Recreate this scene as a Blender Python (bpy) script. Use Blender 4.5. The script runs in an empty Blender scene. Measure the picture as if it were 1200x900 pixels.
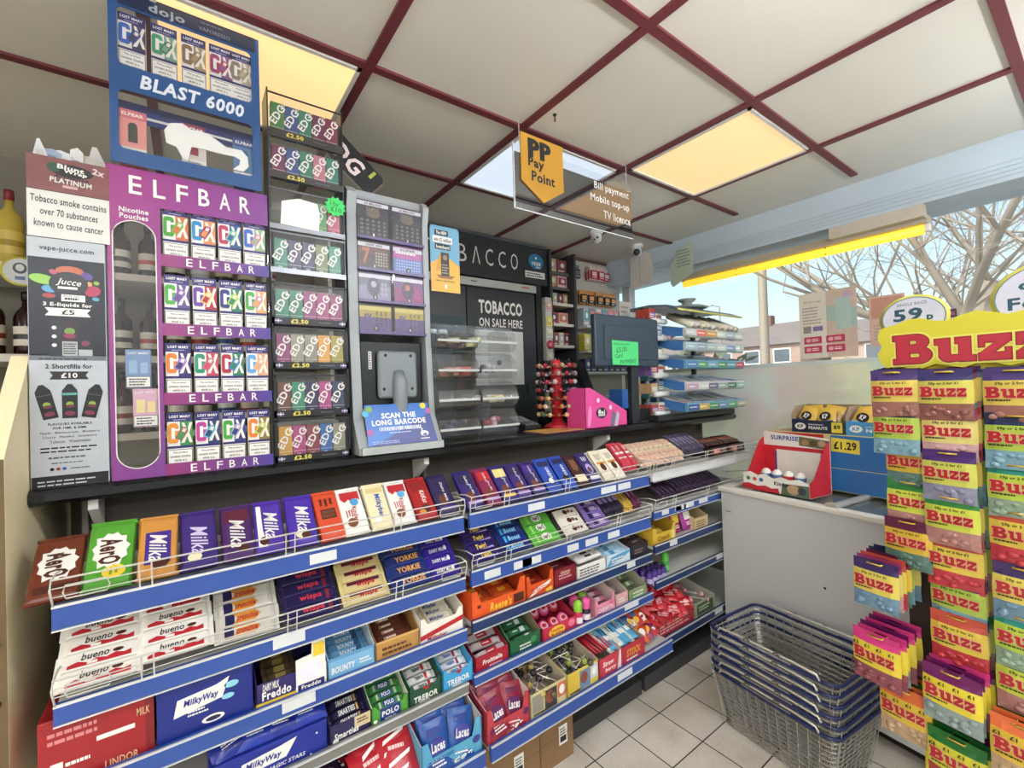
import bpy, bmesh, math, random
from mathutils import Matrix, Vector
R = math.radians
rnd = random.Random(7)
S = bpy.context.scene
C = S.collection

# ------------------------------------------------------------------ camera, world, sun, exposure
cam = bpy.data.objects.new('camera', bpy.data.cameras.new('camera'))
C.objects.link(cam)
S.camera = cam
cam.data.sensor_width = 36.0
cam.data.lens = 523.0 / 1200.0 * 36.0
cam.data.clip_start = 0.02
cam.data.clip_end = 400
_y, _p, _r = R(53.78), R(-0.696), R(-1.786)
_F = Vector((math.cos(_y) * math.cos(_p), math.sin(_y) * math.cos(_p), -math.sin(_p)))
_r0 = Vector((math.sin(_y), -math.cos(_y), 0)); _u0 = _r0.cross(_F)
_R = math.cos(_r) * _r0 + math.sin(_r) * _u0
_U = -math.sin(_r) * _r0 + math.cos(_r) * _u0
_m = Matrix((_R, _U, -_F)).transposed().to_4x4()
_m.translation = Vector((0, 0, 1.5))
cam.matrix_world = _m

S.view_settings.view_transform = 'Standard'
S.view_settings.look = 'None'
S.view_settings.gamma = 1
S.view_settings.use_curve_mapping = False
S.view_settings.exposure = 0.74

SKY_STRENGTH = 0.165
w = bpy.data.worlds.new('world'); S.world = w; w.use_nodes = True
nt = w.node_tree; nt.nodes.clear()
sk = nt.nodes.new('ShaderNodeTexSky'); sk.sky_type = 'NISHITA'
sk.sun_disc = False; sk.sun_elevation = R(38); sk.sun_rotation = R(250); sk.air_density = 1.3; sk.dust_density = 3.0; sk.ozone_density = 1.2
bg = nt.nodes.new('ShaderNodeBackground'); bg.inputs['Strength'].default_value = SKY_STRENGTH
wo = nt.nodes.new('ShaderNodeOutputWorld')
nt.links.new(sk.outputs['Color'], bg.inputs['Color']); nt.links.new(bg.outputs['Background'], wo.inputs['Surface'])
sun = bpy.data.objects.new('sun', bpy.data.lights.new('sun', 'SUN')); C.objects.link(sun)
sun.data.energy = 3.2; sun.data.angle = R(1.0); sun.data.color = (1, .94, .84)
sun.rotation_euler = (R(46), R(0), R(-115))
LAMP_SEEN = 0.50      # radiance of the three luminaires over the counter
LAMP_FILL = 47.0      # radiance of the unseen tubes added as fill over the shop floor

# ------------------------------------------------------------------ materials
def lin(h):
    if isinstance(h, (tuple, list)): return tuple(h)
    h = h.lstrip('#'); o = []
    for i in (0, 2, 4):
        c = int(h[i:i + 2], 16) / 255
        o.append(c / 12.92 if c <= .04045 else ((c + .055) / 1.055) ** 2.4)
    return tuple(o)
_mats = {}
def M(col, rough=.45, metal=0.0, var=.10, scale=14.0, bump=0.0, spec=None, emit=0.0, alpha=1.0, trans=0.0):
    key = (col, rough, metal, var, scale, bump, spec, emit, alpha, trans)
    if key in _mats: return _mats[key]
    m = bpy.data.materials.new('mat_%d' % len(_mats)); m.use_nodes = True
    n = m.node_tree; b = n.nodes['Principled BSDF']; c = lin(col)
    tc = n.nodes.new('ShaderNodeTexCoord'); no = n.nodes.new('ShaderNodeTexNoise')
    no.inputs['Scale'].default_value = scale; no.inputs['Detail'].default_value = 4
    n.links.new(tc.outputs['Object'], no.inputs['Vector'])
    mx = n.nodes.new('ShaderNodeMix'); mx.data_type = 'RGBA'
    mx.inputs['A'].default_value = tuple(max(0, x * (1 - var)) for x in c) + (1,)
    mx.inputs['B'].default_value = tuple(min(1, x * (1 + var)) for x in c) + (1,)
    n.links.new(no.outputs['Fac'], mx.inputs['Factor']); n.links.new(mx.outputs['Result'], b.inputs['Base Color'])
    b.inputs['Roughness'].default_value = rough; b.inputs['Metallic'].default_value = metal
    if spec is not None: b.inputs['Specular IOR Level'].default_value = spec
    if bump:
        bp = n.nodes.new('ShaderNodeBump'); bp.inputs['Strength'].default_value = bump; bp.inputs['Distance'].default_value = .01
        n.links.new(no.outputs['Fac'], bp.inputs['Height']); n.links.new(bp.outputs['Normal'], b.inputs['Normal'])
    if emit:
        n.links.new(mx.outputs['Result'], b.inputs['Emission Color']); b.inputs['Emission Strength'].default_value = emit
    if alpha < 1: b.inputs['Alpha'].default_value = alpha
    if trans: b.inputs['Transmission Weight'].default_value = trans
    _mats[key] = m
    return m
def glassy(name, tint, opac, gl=.06, scale=3.0, col2=None, rough=.06):
    """thin clear sheet: mostly straight-through light, a little gloss and a little haze"""
    m = bpy.data.materials.new(name); m.use_nodes = True; n = m.node_tree; n.nodes.clear()
    o = n.nodes.new('ShaderNodeOutputMaterial'); t = n.nodes.new('ShaderNodeBsdfTransparent')
    t.inputs['Color'].default_value = tuple(tint) + (1,)
    d = n.nodes.new('ShaderNodeBsdfDiffuse'); tl = n.nodes.new('ShaderNodeBsdfTranslucent')
    g = n.nodes.new('ShaderNodeBsdfGlossy'); g.inputs['Roughness'].default_value = rough
    no = n.nodes.new('ShaderNodeTexNoise'); no.inputs['Scale'].default_value = scale; no.inputs['Detail'].default_value = 3
    tc = n.nodes.new('ShaderNodeTexCoord'); n.links.new(tc.outputs['Object'], no.inputs['Vector'])
    if col2:
        cr = n.nodes.new('ShaderNodeValToRGB'); e = cr.color_ramp.elements
        e[0].position = .30; e[0].color = lin(col2[0]) + (1,); e[1].position = .70; e[1].color = lin(col2[-1]) + (1,)
        for i, c in enumerate(col2[1:-1]):
            x = e.new(.30 + .40 * (i + 1) / (len(col2) - 1)); x.color = lin(c) + (1,)
        n.links.new(no.outputs['Fac'], cr.inputs['Fac'])
        n.links.new(cr.outputs['Color'], d.inputs['Color']); n.links.new(cr.outputs['Color'], tl.inputs['Color'])
    else:
        d.inputs['Color'].default_value = (.8, .8, .8, 1); tl.inputs['Color'].default_value = (.8, .8, .8, 1)
    a = n.nodes.new('ShaderNodeMixShader'); a.inputs[0].default_value = .5
    n.links.new(d.outputs[0], a.inputs[1]); n.links.new(tl.outputs[0], a.inputs[2])
    b = n.nodes.new('ShaderNodeMixShader'); b.inputs[0].default_value = opac
    n.links.new(t.outputs[0], b.inputs[1]); n.links.new(a.outputs[0], b.inputs[2])
    c = n.nodes.new('ShaderNodeMixShader'); c.inputs[0].default_value = gl
    n.links.new(b.outputs[0], c.inputs[1]); n.links.new(g.outputs[0], c.inputs[2]); n.links.new(c.outputs[0], o.inputs['Surface'])
    return m
GLASS = glassy('window_glass', (.96, .98, .98), .03, .04)
ACRYL = glassy('clear_acrylic', (.97, .98, .98), .035, .07, 8)
FILM = glassy('clear_film', (.97, .97, .97), .03, .015, 30, rough=.35)
SIGNGREY = glassy('smoked_acrylic', (.80, .80, .80), .42, .06, 8, ['#3a4046', '#42484e'])
SIGNPALE = glassy('frosted_acrylic', (.95, .92, .88), .72, .05, 8, ['#d8c8b4', '#dccdb9'])
VINYL = glassy('window_vinyl', (.92, .95, .92), .80, .02, 1.6, ['#f0f4ee', '#cfeae4', '#fbf8dc', '#eee8d6', '#f4e6e0', '#f2f4ea'], .3)
WHITE = M('#e9e7e0', .5); BLACK = M('#14151a', .4); STEEL = M('#b9bbbd', .28, 1.0, .06); CHROME = M('#c9cbcd', .2, 1.0, .05)
INK = M('#16161b', .6); PAPER = M('#efeee8', .7)

# ------------------------------------------------------------------ mesh building
I4 = Matrix.Identity(4)
def T(x, y, z): return Matrix.Translation((x, y, z))
def RX(a): return Matrix.Rotation(R(a), 4, 'X')
def RY(a): return Matrix.Rotation(R(a), 4, 'Y')
def RZ(a): return Matrix.Rotation(R(a), 4, 'Z')
def frame(o, ex, ey):
    ex = Vector(ex).normalized(); ey = Vector(ey).normalized(); ez = ex.cross(ey)
    m = Matrix((ex, ey, ez)).transposed().to_4x4(); m.translation = Vector(o); return m
def FRONT(x, y, z): return frame((x, y, z), (1, 0, 0), (0, 0, 1))          # drawing plane facing -Y
def LEFTW(x, y, z): return frame((x, y, z), (0, -1, 0), (0, 0, 1))         # drawing plane facing -X
def SLOPE(x, y, z, a): return frame((x, y, z), (1, 0, 0), (0, math.cos(R(a)), math.sin(R(a))))
_tc = {}
def text2d(s, bold=0.0, shear=0.0):
    bold = min(bold, .034); k = (s, bold, shear)
    if k in _tc: return _tc[k]
    cu = bpy.data.curves.new('t', 'FONT'); cu.body = s; cu.resolution_u = 2; cu.offset = bold; cu.shear = shear; cu.space_character = 1 + bold * 3
    o = bpy.data.objects.new('t', cu); me = bpy.data.meshes.new_from_object(o)
    v = [(p.co.x, p.co.y) for p in me.vertices]; f = [tuple(p.vertices) for p in me.polygons]
    bpy.data.objects.remove(o); bpy.data.curves.remove(cu); bpy.data.meshes.remove(me)
    x0 = min(p[0] for p in v); x1 = max(p[0] for p in v); y0 = min(p[1] for p in v); y1 = max(p[1] for p in v)
    v = [((x - x0) / (x1 - x0) - .5, (y - y0) / (y1 - y0) - .5) for x, y in v]
    _tc[k] = (v, f); return _tc[k]
def slab_shapes(c, x0, x1, y0, y1, g):
    """heavy slab-serif letters as overlapping outlines, each grown outward by g"""
    w_, h = x1 - x0, y1 - y0; o = []
    def r(a, b, c_, d): o.append([(a - g, b - g), (c_ + g, b - g), (c_ + g, d + g), (a - g, d + g)])
    if c == 'B':
        r(x0 + .06 * w_, y0, x0 + .40 * w_, y1); r(x0 - .04 * w_, y0, x0 + .5 * w_, y0 + .16 * h); r(x0 - .04 * w_, y1 - .16 * h, x0 + .5 * w_, y1)
        for b, t, xr in ((y0, y0 + .55 * h, x1), (y0 + .47 * h, y1, x1 - .07 * w_)):
            cy = (b + t) / 2; ry = (t - b) / 2; xc = xr - .34 * w_
            pts = [(xc + (.34 * w_ + g) * math.cos(R(a)), cy + (ry + g) * math.sin(R(a))) for a in range(-90, 91, 15)]
            iy = max(.02 * h, .36 * ry - g); ix = max(.01 * w_, .10 * w_ - g); pin = [(xc - .04 * w_ + ix * math.cos(R(a)), cy + iy * math.sin(R(a))) for a in range(90, -91, -30)]
            o.append([(x0 + .40 * w_, cy - ry - g), ] + pts + [(x0 + .40 * w_, cy + ry + g), (x0 + .40 * w_, cy + iy)] + pin + [(x0 + .40 * w_, cy - iy)])
    elif c == 'u':
        r(x0 + .08 * w_, y0 + .22 * h, x0 + .36 * w_, y1); r(x0 - .04 * w_, y1 - .22 * h, x0 + .30 * w_, y1); r(x1 - .36 * w_, y0, x1 - .08 * w_, y1); r(x1 - .46 * w_, y1 - .22 * h, x1 - .3 * w_, y1); r(x1 - .3 * w_, y0, x1 + .05 * w_, y0 + .20 * h)
        pts = [(x0 + .36 * w_ + (.28 * w_ + g) * math.cos(R(a)), y0 + .30 * h + (.30 * h + g) * math.sin(R(a))) for a in range(180, 271, 15)]
        o.append(pts + [(x1 - .3 * w_, y0 + .05 * h - g), (x1 - .3 * w_, y0 + .26 * h + g), (x0 + .36 * w_, y0 + .26 * h + g)])
    else:
        r(x0, y1 - .26 * h, x1, y1); r(x0, y0, x1, y0 + .26 * h); r(x0, y1 - .44 * h, x0 + .14 * w_, y1); r(x1 - .14 * w_, y0, x1, y0 + .44 * h)
        o.append([(x0 - g, y0 + .26 * h), (x0 + .42 * w_ + g, y0 + .26 * h), (x1 + g, y1 - .26 * h), (x1 - .42 * w_ - g, y1 - .26 * h)])
    return o
def slab_word(b, cx, cy, w_, h, layers, fr, small=.72):
    for mat, g, l in layers:
        x = cx - w_ / 2
        for i, (c, q) in enumerate(zip('Buzz', (.30, .27, .215, .215))):
            hh = h if i == 0 else h * small
            for k, p in enumerate(slab_shapes(c, x + .025 * w_, x + q * w_ - .012 * w_, cy - h / 2, cy - h / 2 + hh, g)): b.poly(p, mat, fr, l + k * .04)
            x += q * w_
class MB:
    def __init__(s): s.v = []; s.f = []; s.mi = []; s.sm = []; s.mats = []
    def add(s, vs, fs, mat, m=I4, smooth=False):
        if mat not in s.mats: s.mats.append(mat)
        k = s.mats.index(mat); o = len(s.v)
        s.v += [tuple(m @ Vector(p)) for p in vs]
        s.f += [tuple(o + i for i in f) for f in fs]; s.mi += [k] * len(fs); s.sm += [smooth] * len(fs)
        return s
    def box(s, a, b, mat, m=I4):
        x0, y0, z0 = a; x1, y1, z1 = b
        vs = [(x0, y0, z0), (x1, y0, z0), (x1, y1, z0), (x0, y1, z0), (x0, y0, z1), (x1, y0, z1), (x1, y1, z1), (x0, y1, z1)]
        return s.add(vs, [(0, 3, 2, 1), (4, 5, 6, 7), (0, 1, 5, 4), (1, 2, 6, 5), (2, 3, 7, 6), (3, 0, 4, 7)], mat, m)
    def rbox(s, a, b, mat, r=.004, m=I4, seg=2):
        bm = bmesh.new(); bmesh.ops.create_cube(bm, size=1)
        for p in bm.verts: p.co = Vector([a[i] + (p.co[i] + .5) * (b[i] - a[i]) for i in range(3)])
        bmesh.ops.bevel(bm, geom=bm.edges[:], offset=r, segments=seg, affect='EDGES', profile=.5)
        bm.verts.index_update()
        s.add([tuple(p.co) for p in bm.verts], [tuple(q.index for q in f.verts) for f in bm.faces], mat, m, False); bm.free(); return s
    def prism(s, pts, d0, d1, mat, m=I4):
        """2-D outline (counter-clockwise) in the frame's x,y swept along its normal from d0 to d1"""
        n = len(pts); vs = [(x, y, d0) for x, y in pts] + [(x, y, d1) for x, y in pts]
        fs = [tuple(range(n - 1, -1, -1)), tuple(range(n, 2 * n))] + [(i, (i + 1) % n, n + (i + 1) % n, n + i) for i in range(n)]
        return s.add(vs, fs, mat, m)
    def lathe(s, prof, mat, n=14, m=I4, cap=True):
        vs = []; fs = []
        for r, z in prof:
            for i in range(n): a = 2 * math.pi * i / n; vs.append((r * math.cos(a), r * math.sin(a), z))
        for k in range(len(prof) - 1):
            for i in range(n): j = (i + 1) % n; fs.append((k * n + i, k * n + j, (k + 1) * n + j, (k + 1) * n + i))
        if cap: fs += [tuple(range(n - 1, -1, -1)), tuple(range((len(prof) - 1) * n, len(prof) * n))]
        return s.add(vs, fs, mat, m, True)
    def tube(s, path, r, mat, n=6, m=I4, closed=False):
        P = [Vector(p) for p in path]; k = len(P); vs = []; fs = []
        rr = r if isinstance(r, (list, tuple)) else [r] * k
        for i, p in enumerate(P):
            a = P[i - 1] if (i > 0 or closed) else p; b = P[(i + 1) % k] if (i < k - 1 or closed) else p
            t = (b - a).normalized(); q = Vector((0, 0, 1)) if abs(t.z) < .95 else Vector((1, 0, 0))
            u = t.cross(q).normalized(); w_ = t.cross(u)
            for j in range(n):
                g = 2 * math.pi * j / n; vs.append(tuple(p + (u * math.cos(g) + w_ * math.sin(g)) * rr[i]))
        for i in range(k if closed else k - 1):
            a = i * n; b = ((i + 1) % k) * n
            for j in range(n): l = (j + 1) % n; fs.append((a + j, a + l, b + l, b + j))
        if not closed: fs += [tuple(range(n - 1, -1, -1)), tuple(range((k - 1) * n, k * n))]
        return s.add(vs, fs, mat, m, n > 4)
    def ball(s, c, r, mat, m=I4, n=10, k=6, sq=(1, 1, 1)):
        prof = [(max(1e-4, r * math.sin(math.pi * i / k)), -r * math.cos(math.pi * i / k)) for i in range(k + 1)]
        return s.lathe(prof, mat, n, m @ T(*c) @ Matrix.Diagonal((sq[0], sq[1], sq[2], 1)), False)
    # ---- printing on a frame (x right, y up, z out of the surface); l = layer
    def poly(s, pts, mat, fr, l=1): return s.add([(x, y, l * .00035) for x, y in pts], [tuple(range(len(pts)))], mat, fr)
    def rect(s, x, y, w_, h, mat, fr, l=1): return s.poly([(x, y), (x + w_, y), (x + w_, y + h), (x, y + h)], mat, fr, l)
    def ell(s, cx, cy, rx, ry, mat, fr, l=1, n=20, rot=0):
        c, q = math.cos(R(rot)), math.sin(R(rot)); pts = []
        for i in range(n):
            a = 2 * math.pi * i / n; x, y = rx * math.cos(a), ry * math.sin(a); pts.append((cx + c * x - q * y, cy + q * x + c * y))
        return s.poly(pts, mat, fr, l)
    def text(s, t, cx, cy, w_, h, mat, fr, l=2, rot=0, bold=0.0, shear=0.0):
        v, f = text2d(t, bold, shear); c, q = math.cos(R(rot)), math.sin(R(rot))
        return s.add([(cx + c * x * w_ - q * y * h, cy + q * x * w_ + c * y * h, l * .00035) for x, y in v], f, mat, fr)
    def lines(s, x, y, w_, h, n, mat, fr, l=2, seed=1, fill=.5):
        """small print too fine to read: n rows of short dashes"""
        q = random.Random(seed); p = h / n
        for i in range(n):
            a = x; lim = x + w_ * q.uniform(.75, 1)
            while a < lim - w_ * .04:
                b = min(lim, a + w_ * q.uniform(.06, .17)); s.rect(a, y + h - (i + 1) * p + p * .2, b - a, p * fill, mat, fr, l); a = b + w_ * .025
        return s
    def mesh(s, name):
        me = bpy.data.meshes.new(name); me.from_pydata(s.v, [], s.f)
        for m in s.mats: me.materials.append(m)
        me.polygons.foreach_set('material_index', s.mi); me.polygons.foreach_set('use_smooth', s.sm); me.update(); return me
    def build(s, name, parent=None, mat=None):
        o = bpy.data.objects.new(name, s.mesh(name)); C.objects.link(o)
        if parent: o.parent = parent
        if mat is not None: o.matrix_world = mat if not parent else o.matrix_world; o.matrix_basis = mat
        return o
def link(name, me, mat=I4, parent=None):
    o = bpy.data.objects.new(name, me); C.objects.link(o); o.matrix_basis = mat
    if parent: o.parent = parent
    return o
def tag(o, label, cat, group=None, kind=None):
    o['label'] = label; o['category'] = cat
    if group: o['group'] = group
    if kind: o['kind'] = kind
    return o
def empty(name, mat, label, cat, group=None):
    o = bpy.data.objects.new(name, None); C.objects.link(o); o.empty_display_size = .05; o.matrix_basis = mat
    return tag(o, label, cat, group)
def struct(o): o['kind'] = 'structure'; return o
def copy_tree(o, mat, label, group=None):
    c = o.copy(); C.objects.link(c); c.matrix_basis = mat; c['label'] = label
    if group: c['group'] = group
    for ch in list(o.children):
        d = ch.copy(); C.objects.link(d); d.parent = c
        for g in list(ch.children): e = g.copy(); C.objects.link(e); e.parent = d
    return c
ORD = ['first', 'second', 'third', 'fourth', 'fifth', 'sixth', 'seventh', 'eighth', 'ninth', 'tenth', 'eleventh', 'twelfth', 'thirteenth', 'fourteenth', 'fifteenth', 'sixteenth', 'seventeenth', 'eighteenth']

# ------------------------------------------------------------------ room shell
ZC = 2.62; XS = 3.12; XG = 3.30; YB = 2.95
def floor_mat():
    m = bpy.data.materials.new('floor_tiles'); m.use_nodes = True; n = m.node_tree; b = n.nodes['Principled BSDF']
    tc = n.nodes.new('ShaderNodeTexCoord'); br = n.nodes.new('ShaderNodeTexBrick')
    br.offset = 0; br.inputs['Scale'].default_value = 1; br.inputs['Brick Width'].default_value = .2115; br.inputs['Row Height'].default_value = .2115
    br.inputs['Mortar Size'].default_value = .0028; br.inputs['Mortar Smooth'].default_value = .2
    mp = n.nodes.new('ShaderNodeMapping'); mp.inputs['Location'].default_value = (-.031, -.022, 0)
    n.links.new(tc.outputs['Object'], mp.inputs['Vector']); n.links.new(mp.outputs['Vector'], br.inputs['Vector'])
    br.inputs['Color1'].default_value = lin('#e6ded2') + (1,); br.inputs['Color2'].default_value = lin('#dcd4c7') + (1,); br.inputs['Mortar'].default_value = lin('#2a2622') + (1,)
    no = n.nodes.new('ShaderNodeTexNoise'); no.inputs['Scale'].default_value = 160; no.inputs['Detail'].default_value = 3
    no2 = n.nodes.new('ShaderNodeTexNoise'); no2.inputs['Scale'].default_value = 5; no2.inputs['Detail'].default_value = 6
    r1 = n.nodes.new('ShaderNodeValToRGB'); r1.color_ramp.elements[0].position = .33; r1.color_ramp.elements[0].color = (.74, .70, .66, 1); r1.color_ramp.elements[1].position = .52; r1.color_ramp.elements[1].color = (1, 1, 1, 1)
    r2 = n.nodes.new('ShaderNodeValToRGB'); r2.color_ramp.elements[0].position = .3; r2.color_ramp.elements[0].color = (.62, .57, .5, 1); r2.color_ramp.elements[1].position = .58; r2.color_ramp.elements[1].color = (1, 1, 1, 1)
    n.links.new(tc.outputs['Object'], no.inputs['Vector']); n.links.new(tc.outputs['Object'], no2.inputs['Vector'])
    n.links.new(no.outputs['Fac'], r1.inputs['Fac']); n.links.new(no2.outputs['Fac'], r2.inputs['Fac'])
    a = n.nodes.new('ShaderNodeMix'); a.data_type = 'RGBA'; a.blend_type = 'MULTIPLY'; a.inputs['Factor'].default_value = .55
    c = n.nodes.new('ShaderNodeMix'); c.data_type = 'RGBA'; c.blend_type = 'MULTIPLY'; c.inputs['Factor'].default_value = .55
    n.links.new(br.outputs['Color'], a.inputs['A']); n.links.new(r1.outputs['Color'], a.inputs['B'])
    n.links.new(a.outputs['Result'], c.inputs['A']); n.links.new(r2.outputs['Color'], c.inputs['B'])
    n.links.new(c.outputs['Result'], b.inputs['Base Color']); b.inputs['Roughness'].default_value = .42
    bp = n.nodes.new('ShaderNodeBump'); bp.inputs['Strength'].default_value = .25; bp.inputs['Distance'].default_value = .003; bp.invert = True
    n.links.new(br.outputs['Fac'], bp.inputs['Height']); n.links.new(bp.outputs['Normal'], b.inputs['Normal'])
    return m
struct(MB().box((-2.6, -3.2, -.06), (XG + .12, YB + .1, 0), floor_mat()).build('floor'))
CEILW = M('#dedacd', .33, 0, .03, 3); RED = M('#6b2d33', .5, 0, .12, 6); WALLM = M('#dcd8ce', .6, 0, .06, 5)
struct(MB().box((-2.6, -3.2, ZC), (XG + .12, YB + .1, ZC + .08), CEILW).build('ceiling'))
struct(MB().box((-2.6, YB, 0), (XG + .12, YB + .1, ZC), M('#8f897d', .7, 0, .12, 5)).build('wall_back'))
b = MB().box((-2.7, -3.2, 0), (-2.6, YB + .1, .35), WALLM); b.box((-2.7, -3.2, 2.48), (-2.6, YB + .1, ZC), WALLM); b.box((-2.7, 1.6, .35), (-2.6, YB + .1, 2.48), WALLM); b.box((-2.7, -1.0, .35), (-2.6, -.9, 2.48), WALLM)  # unseen wall, opened up so extra daylight reaches the room
struct(b.build('wall_left'))
b = MB().box((-2.7, -3.3, 0), (XG + .12, -3.2, .25), WALLM); b.box((-2.7, -3.3, 2.48), (XG + .12, -3.2, ZC), WALLM)  # also opened up for extra daylight, out of view
for x in (-2.7, -.7, 1.3, XG + .02): b.box((x, -3.3, .25), (x + .1, -3.2, 2.48), WALLM)
struct(b.build('wall_front'))
struct(MB().box((-2.66, -3.2, .35), (-2.655, 1.6, 2.48), GLASS).build('fill_window_left'))  # added pane in the left opening, there for the sky light
struct(MB().box((-2.6, -3.26, .25), (XG, -3.255, 2.48), GLASS).build('fill_window_front'))  # added pane behind the camera, there for the sky light
# window wall: low plinth, head beam (soffit box), glass between mullions
SOFF = M('#c2d0d8', .55, 0, .08, 3)
struct(MB().box((XG - .02, -3.2, 0), (XG + .12, YB, .28), M('#9a9a94', .6)).build('wall_right'))
so = MB().box((XS, -3.2, 2.40), (XG + .14, YB, ZC), SOFF)
so.box((XS - .012, -3.2, 2.40), (XS, YB, 2.412), SOFF)
for k in range(4): so.box((XS - .006, -3.2, 2.425 + k * .022), (XS, YB, 2.437 + k * .022), SOFF)
struct(so.build('trim_1'))
gl = MB().box((XG, -3.2, .28), (XG + .006, YB, 2.40), GLASS)
struct(gl.build('window_1'))
vn = MB().box((XG - .004, -1.2, .28), (XG - .002, YB, 1.615), VINYL)
vn.box((XG - .006, -1.2, 1.60), (XG - .004, YB, 1.625), M('#c9d4d2', .5))
struct(vn.build('trim_2'))
mul = MB()
for y in (-2.4, -1.2): mul.box((XG - .03, y - .03, .28), (XG + .05, y + .03, 2.40), M('#c9cbc8', .4))
mul.box((XG - .03, 2.62, .28), (XG + .05, 2.70, 2.40), M('#c9cbc8', .4))
struct(mul.build('trim_3'))
# red ceiling grid
gx = [-1.35, -.68, -.08, .526, 1.18, 1.843, 2.465]; gy = [-2.4, -1.75, -1.1, -.45, .19, .835, 1.484, 2.075]
g = MB()
for i, x in enumerate(gx): g.box((x - .016, -3.2, ZC - .010), (x + .016, YB - .05, ZC + .002), RED)
for i, y in enumerate(gy):
    xe = XS - .14 if i in (5, 6) else XS
    g.box((-2.6, y - .016, ZC - .0095), (xe, y + .016, ZC + .002), RED)
struct(g.build('trim_4'))
def lum(x0, x1, y0, y1, col, st, label):
    o = empty('ceiling_light', T((x0 + x1) / 2, (y0 + y1) / 2, ZC), label, 'ceiling light', 'square ceiling light panels')
    hx, hy = (x1 - x0) / 2 - .02, (y1 - y0) / 2 - .02
    f = MB(); al = M('#d9d6ce', .4)
    for a, b in (((-hx, -hy), (hx, -hy + .014)), ((-hx, hy - .014), (hx, hy)), ((-hx, -hy), (-hx + .014, hy)), ((hx - .014, -hy), (hx, hy))):
        f.box((a[0], a[1], -.014), (b[0], b[1], 0), al)
    f.build('light_frame', o)
    MB().box((-hx + .014, -hy + .014, -.007), (hx - .014, hy - .014, -.001), M(col, .5, 0, .015, 9, emit=st)).build('diffuser', o)
    return o
lum(-.08, .526, 1.484, 2.075, '#ffd99a', LAMP_SEEN * 1.1, 'warm cream ceiling light panel behind the tall blue display')
lum(1.18, 1.843, 1.484, 2.075, '#d6e3f5', LAMP_SEEN * 1.05, 'cool white ceiling light panel behind the hanging sign')
lum(1.843, 2.465, .835, 1.484, '#f2c892', LAMP_SEEN, 'warm ceiling light panel right of the hanging sign, nearest the window')
FILL_TUBE = M('#f3f6ff', .5, 0, .01, 5, emit=LAMP_FILL)
for k, (x, y) in enumerate([(-.75, -.55), (1.0, .02), (2.35, -.30), (-.6, -1.9), (1.2, -1.7)]):  # unseen tubes, added to brighten the floor, ceiling and shelf fronts
    t = empty('tube_light', T(x, y, 2.36), 'added fill tube hung out of view to brighten the shop', 'tube light', 'added fill tubes')
    MB().box((-.62, -.04, .03), (.62, .04, .07), M('#dcdad4', .4)).build('housing', t)
    b = MB(); b.tube([(-.60, 0, 0), (.60, 0, 0)], .018, FILL_TUBE, 10); b.build('tube', t)
    b = MB()
    for e in (-.5, .5): b.tube([(e, 0, .07), (e, 0, ZC - 2.36)], .003, STEEL, 5)
    for e in (-.61, .61): b.box((e - .012, -.02, -.022), (e + .012, .02, .03), WHITE)
    b.build('hanger', t)
# ------------------------------------------------------------------ sweet shelving: three bays
LIP = M('#2f4f9a', .45, 0, .12, 9); LIPW = M('#d4d6d4', .4, 0, .06); LIPG = M('#85837c', .4, .3); SHELFM = M('#c9c7bf', .45, 0, .05); BACKP = M('#4b443c', .7, 0, .12, 4)
NAVY = M('#1d3360', .4); EDGE = M('#dfe2e4', .3, .4)
WIRE = M('#d6d4cc', .3, .2, .08)
def fence(x0, x1, yf, z0, h, par, seed):
    b = MB(); q = random.Random(seed)
    r = .0016
    for k in range(4):
        z = z0 + h * k / 3; y = yf - .004 - .012 * k / 3
        b.tube([(x0, y, z), (x1, y, z)], r * (1.3 if k == 3 else .8), WIRE, 4)
    def vert(x): b.tube([(x, yf - .004, z0), (x, yf - .016, z0 + h)], r, WIRE, 4)
    x = x0 + .14
    while x < x1 - .05: vert(x); vert(x + .022); x += .30
    for e, s in ((x0, 1), (x1, -1)):                      # rounded end loop and the wires running back
        b.tube([(e, yf - .004, z0), (e - s * .004, yf - .010, z0 + h * .6), (e, yf - .016, z0 + h), (e, yf + .03, z0 + h * 1.02), (e, yf + .20, z0 + .03)], r * 1.4, WIRE, 5)
        b.tube([(e + s * .02, yf - .006, z0 + .012), (e + s * .085, yf - .006, z0 + .012), (e + s * .09, yf - .010, z0 + h * .45), (e + s * .085, yf - .013, z0 + h * .72), (e + s * .02, yf - .013, z0 + h * .72), (e + s * .016, yf - .010, z0 + h * .45)], r, WIRE, 4, closed=True)
    return b.build('wire_fence', par)
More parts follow.
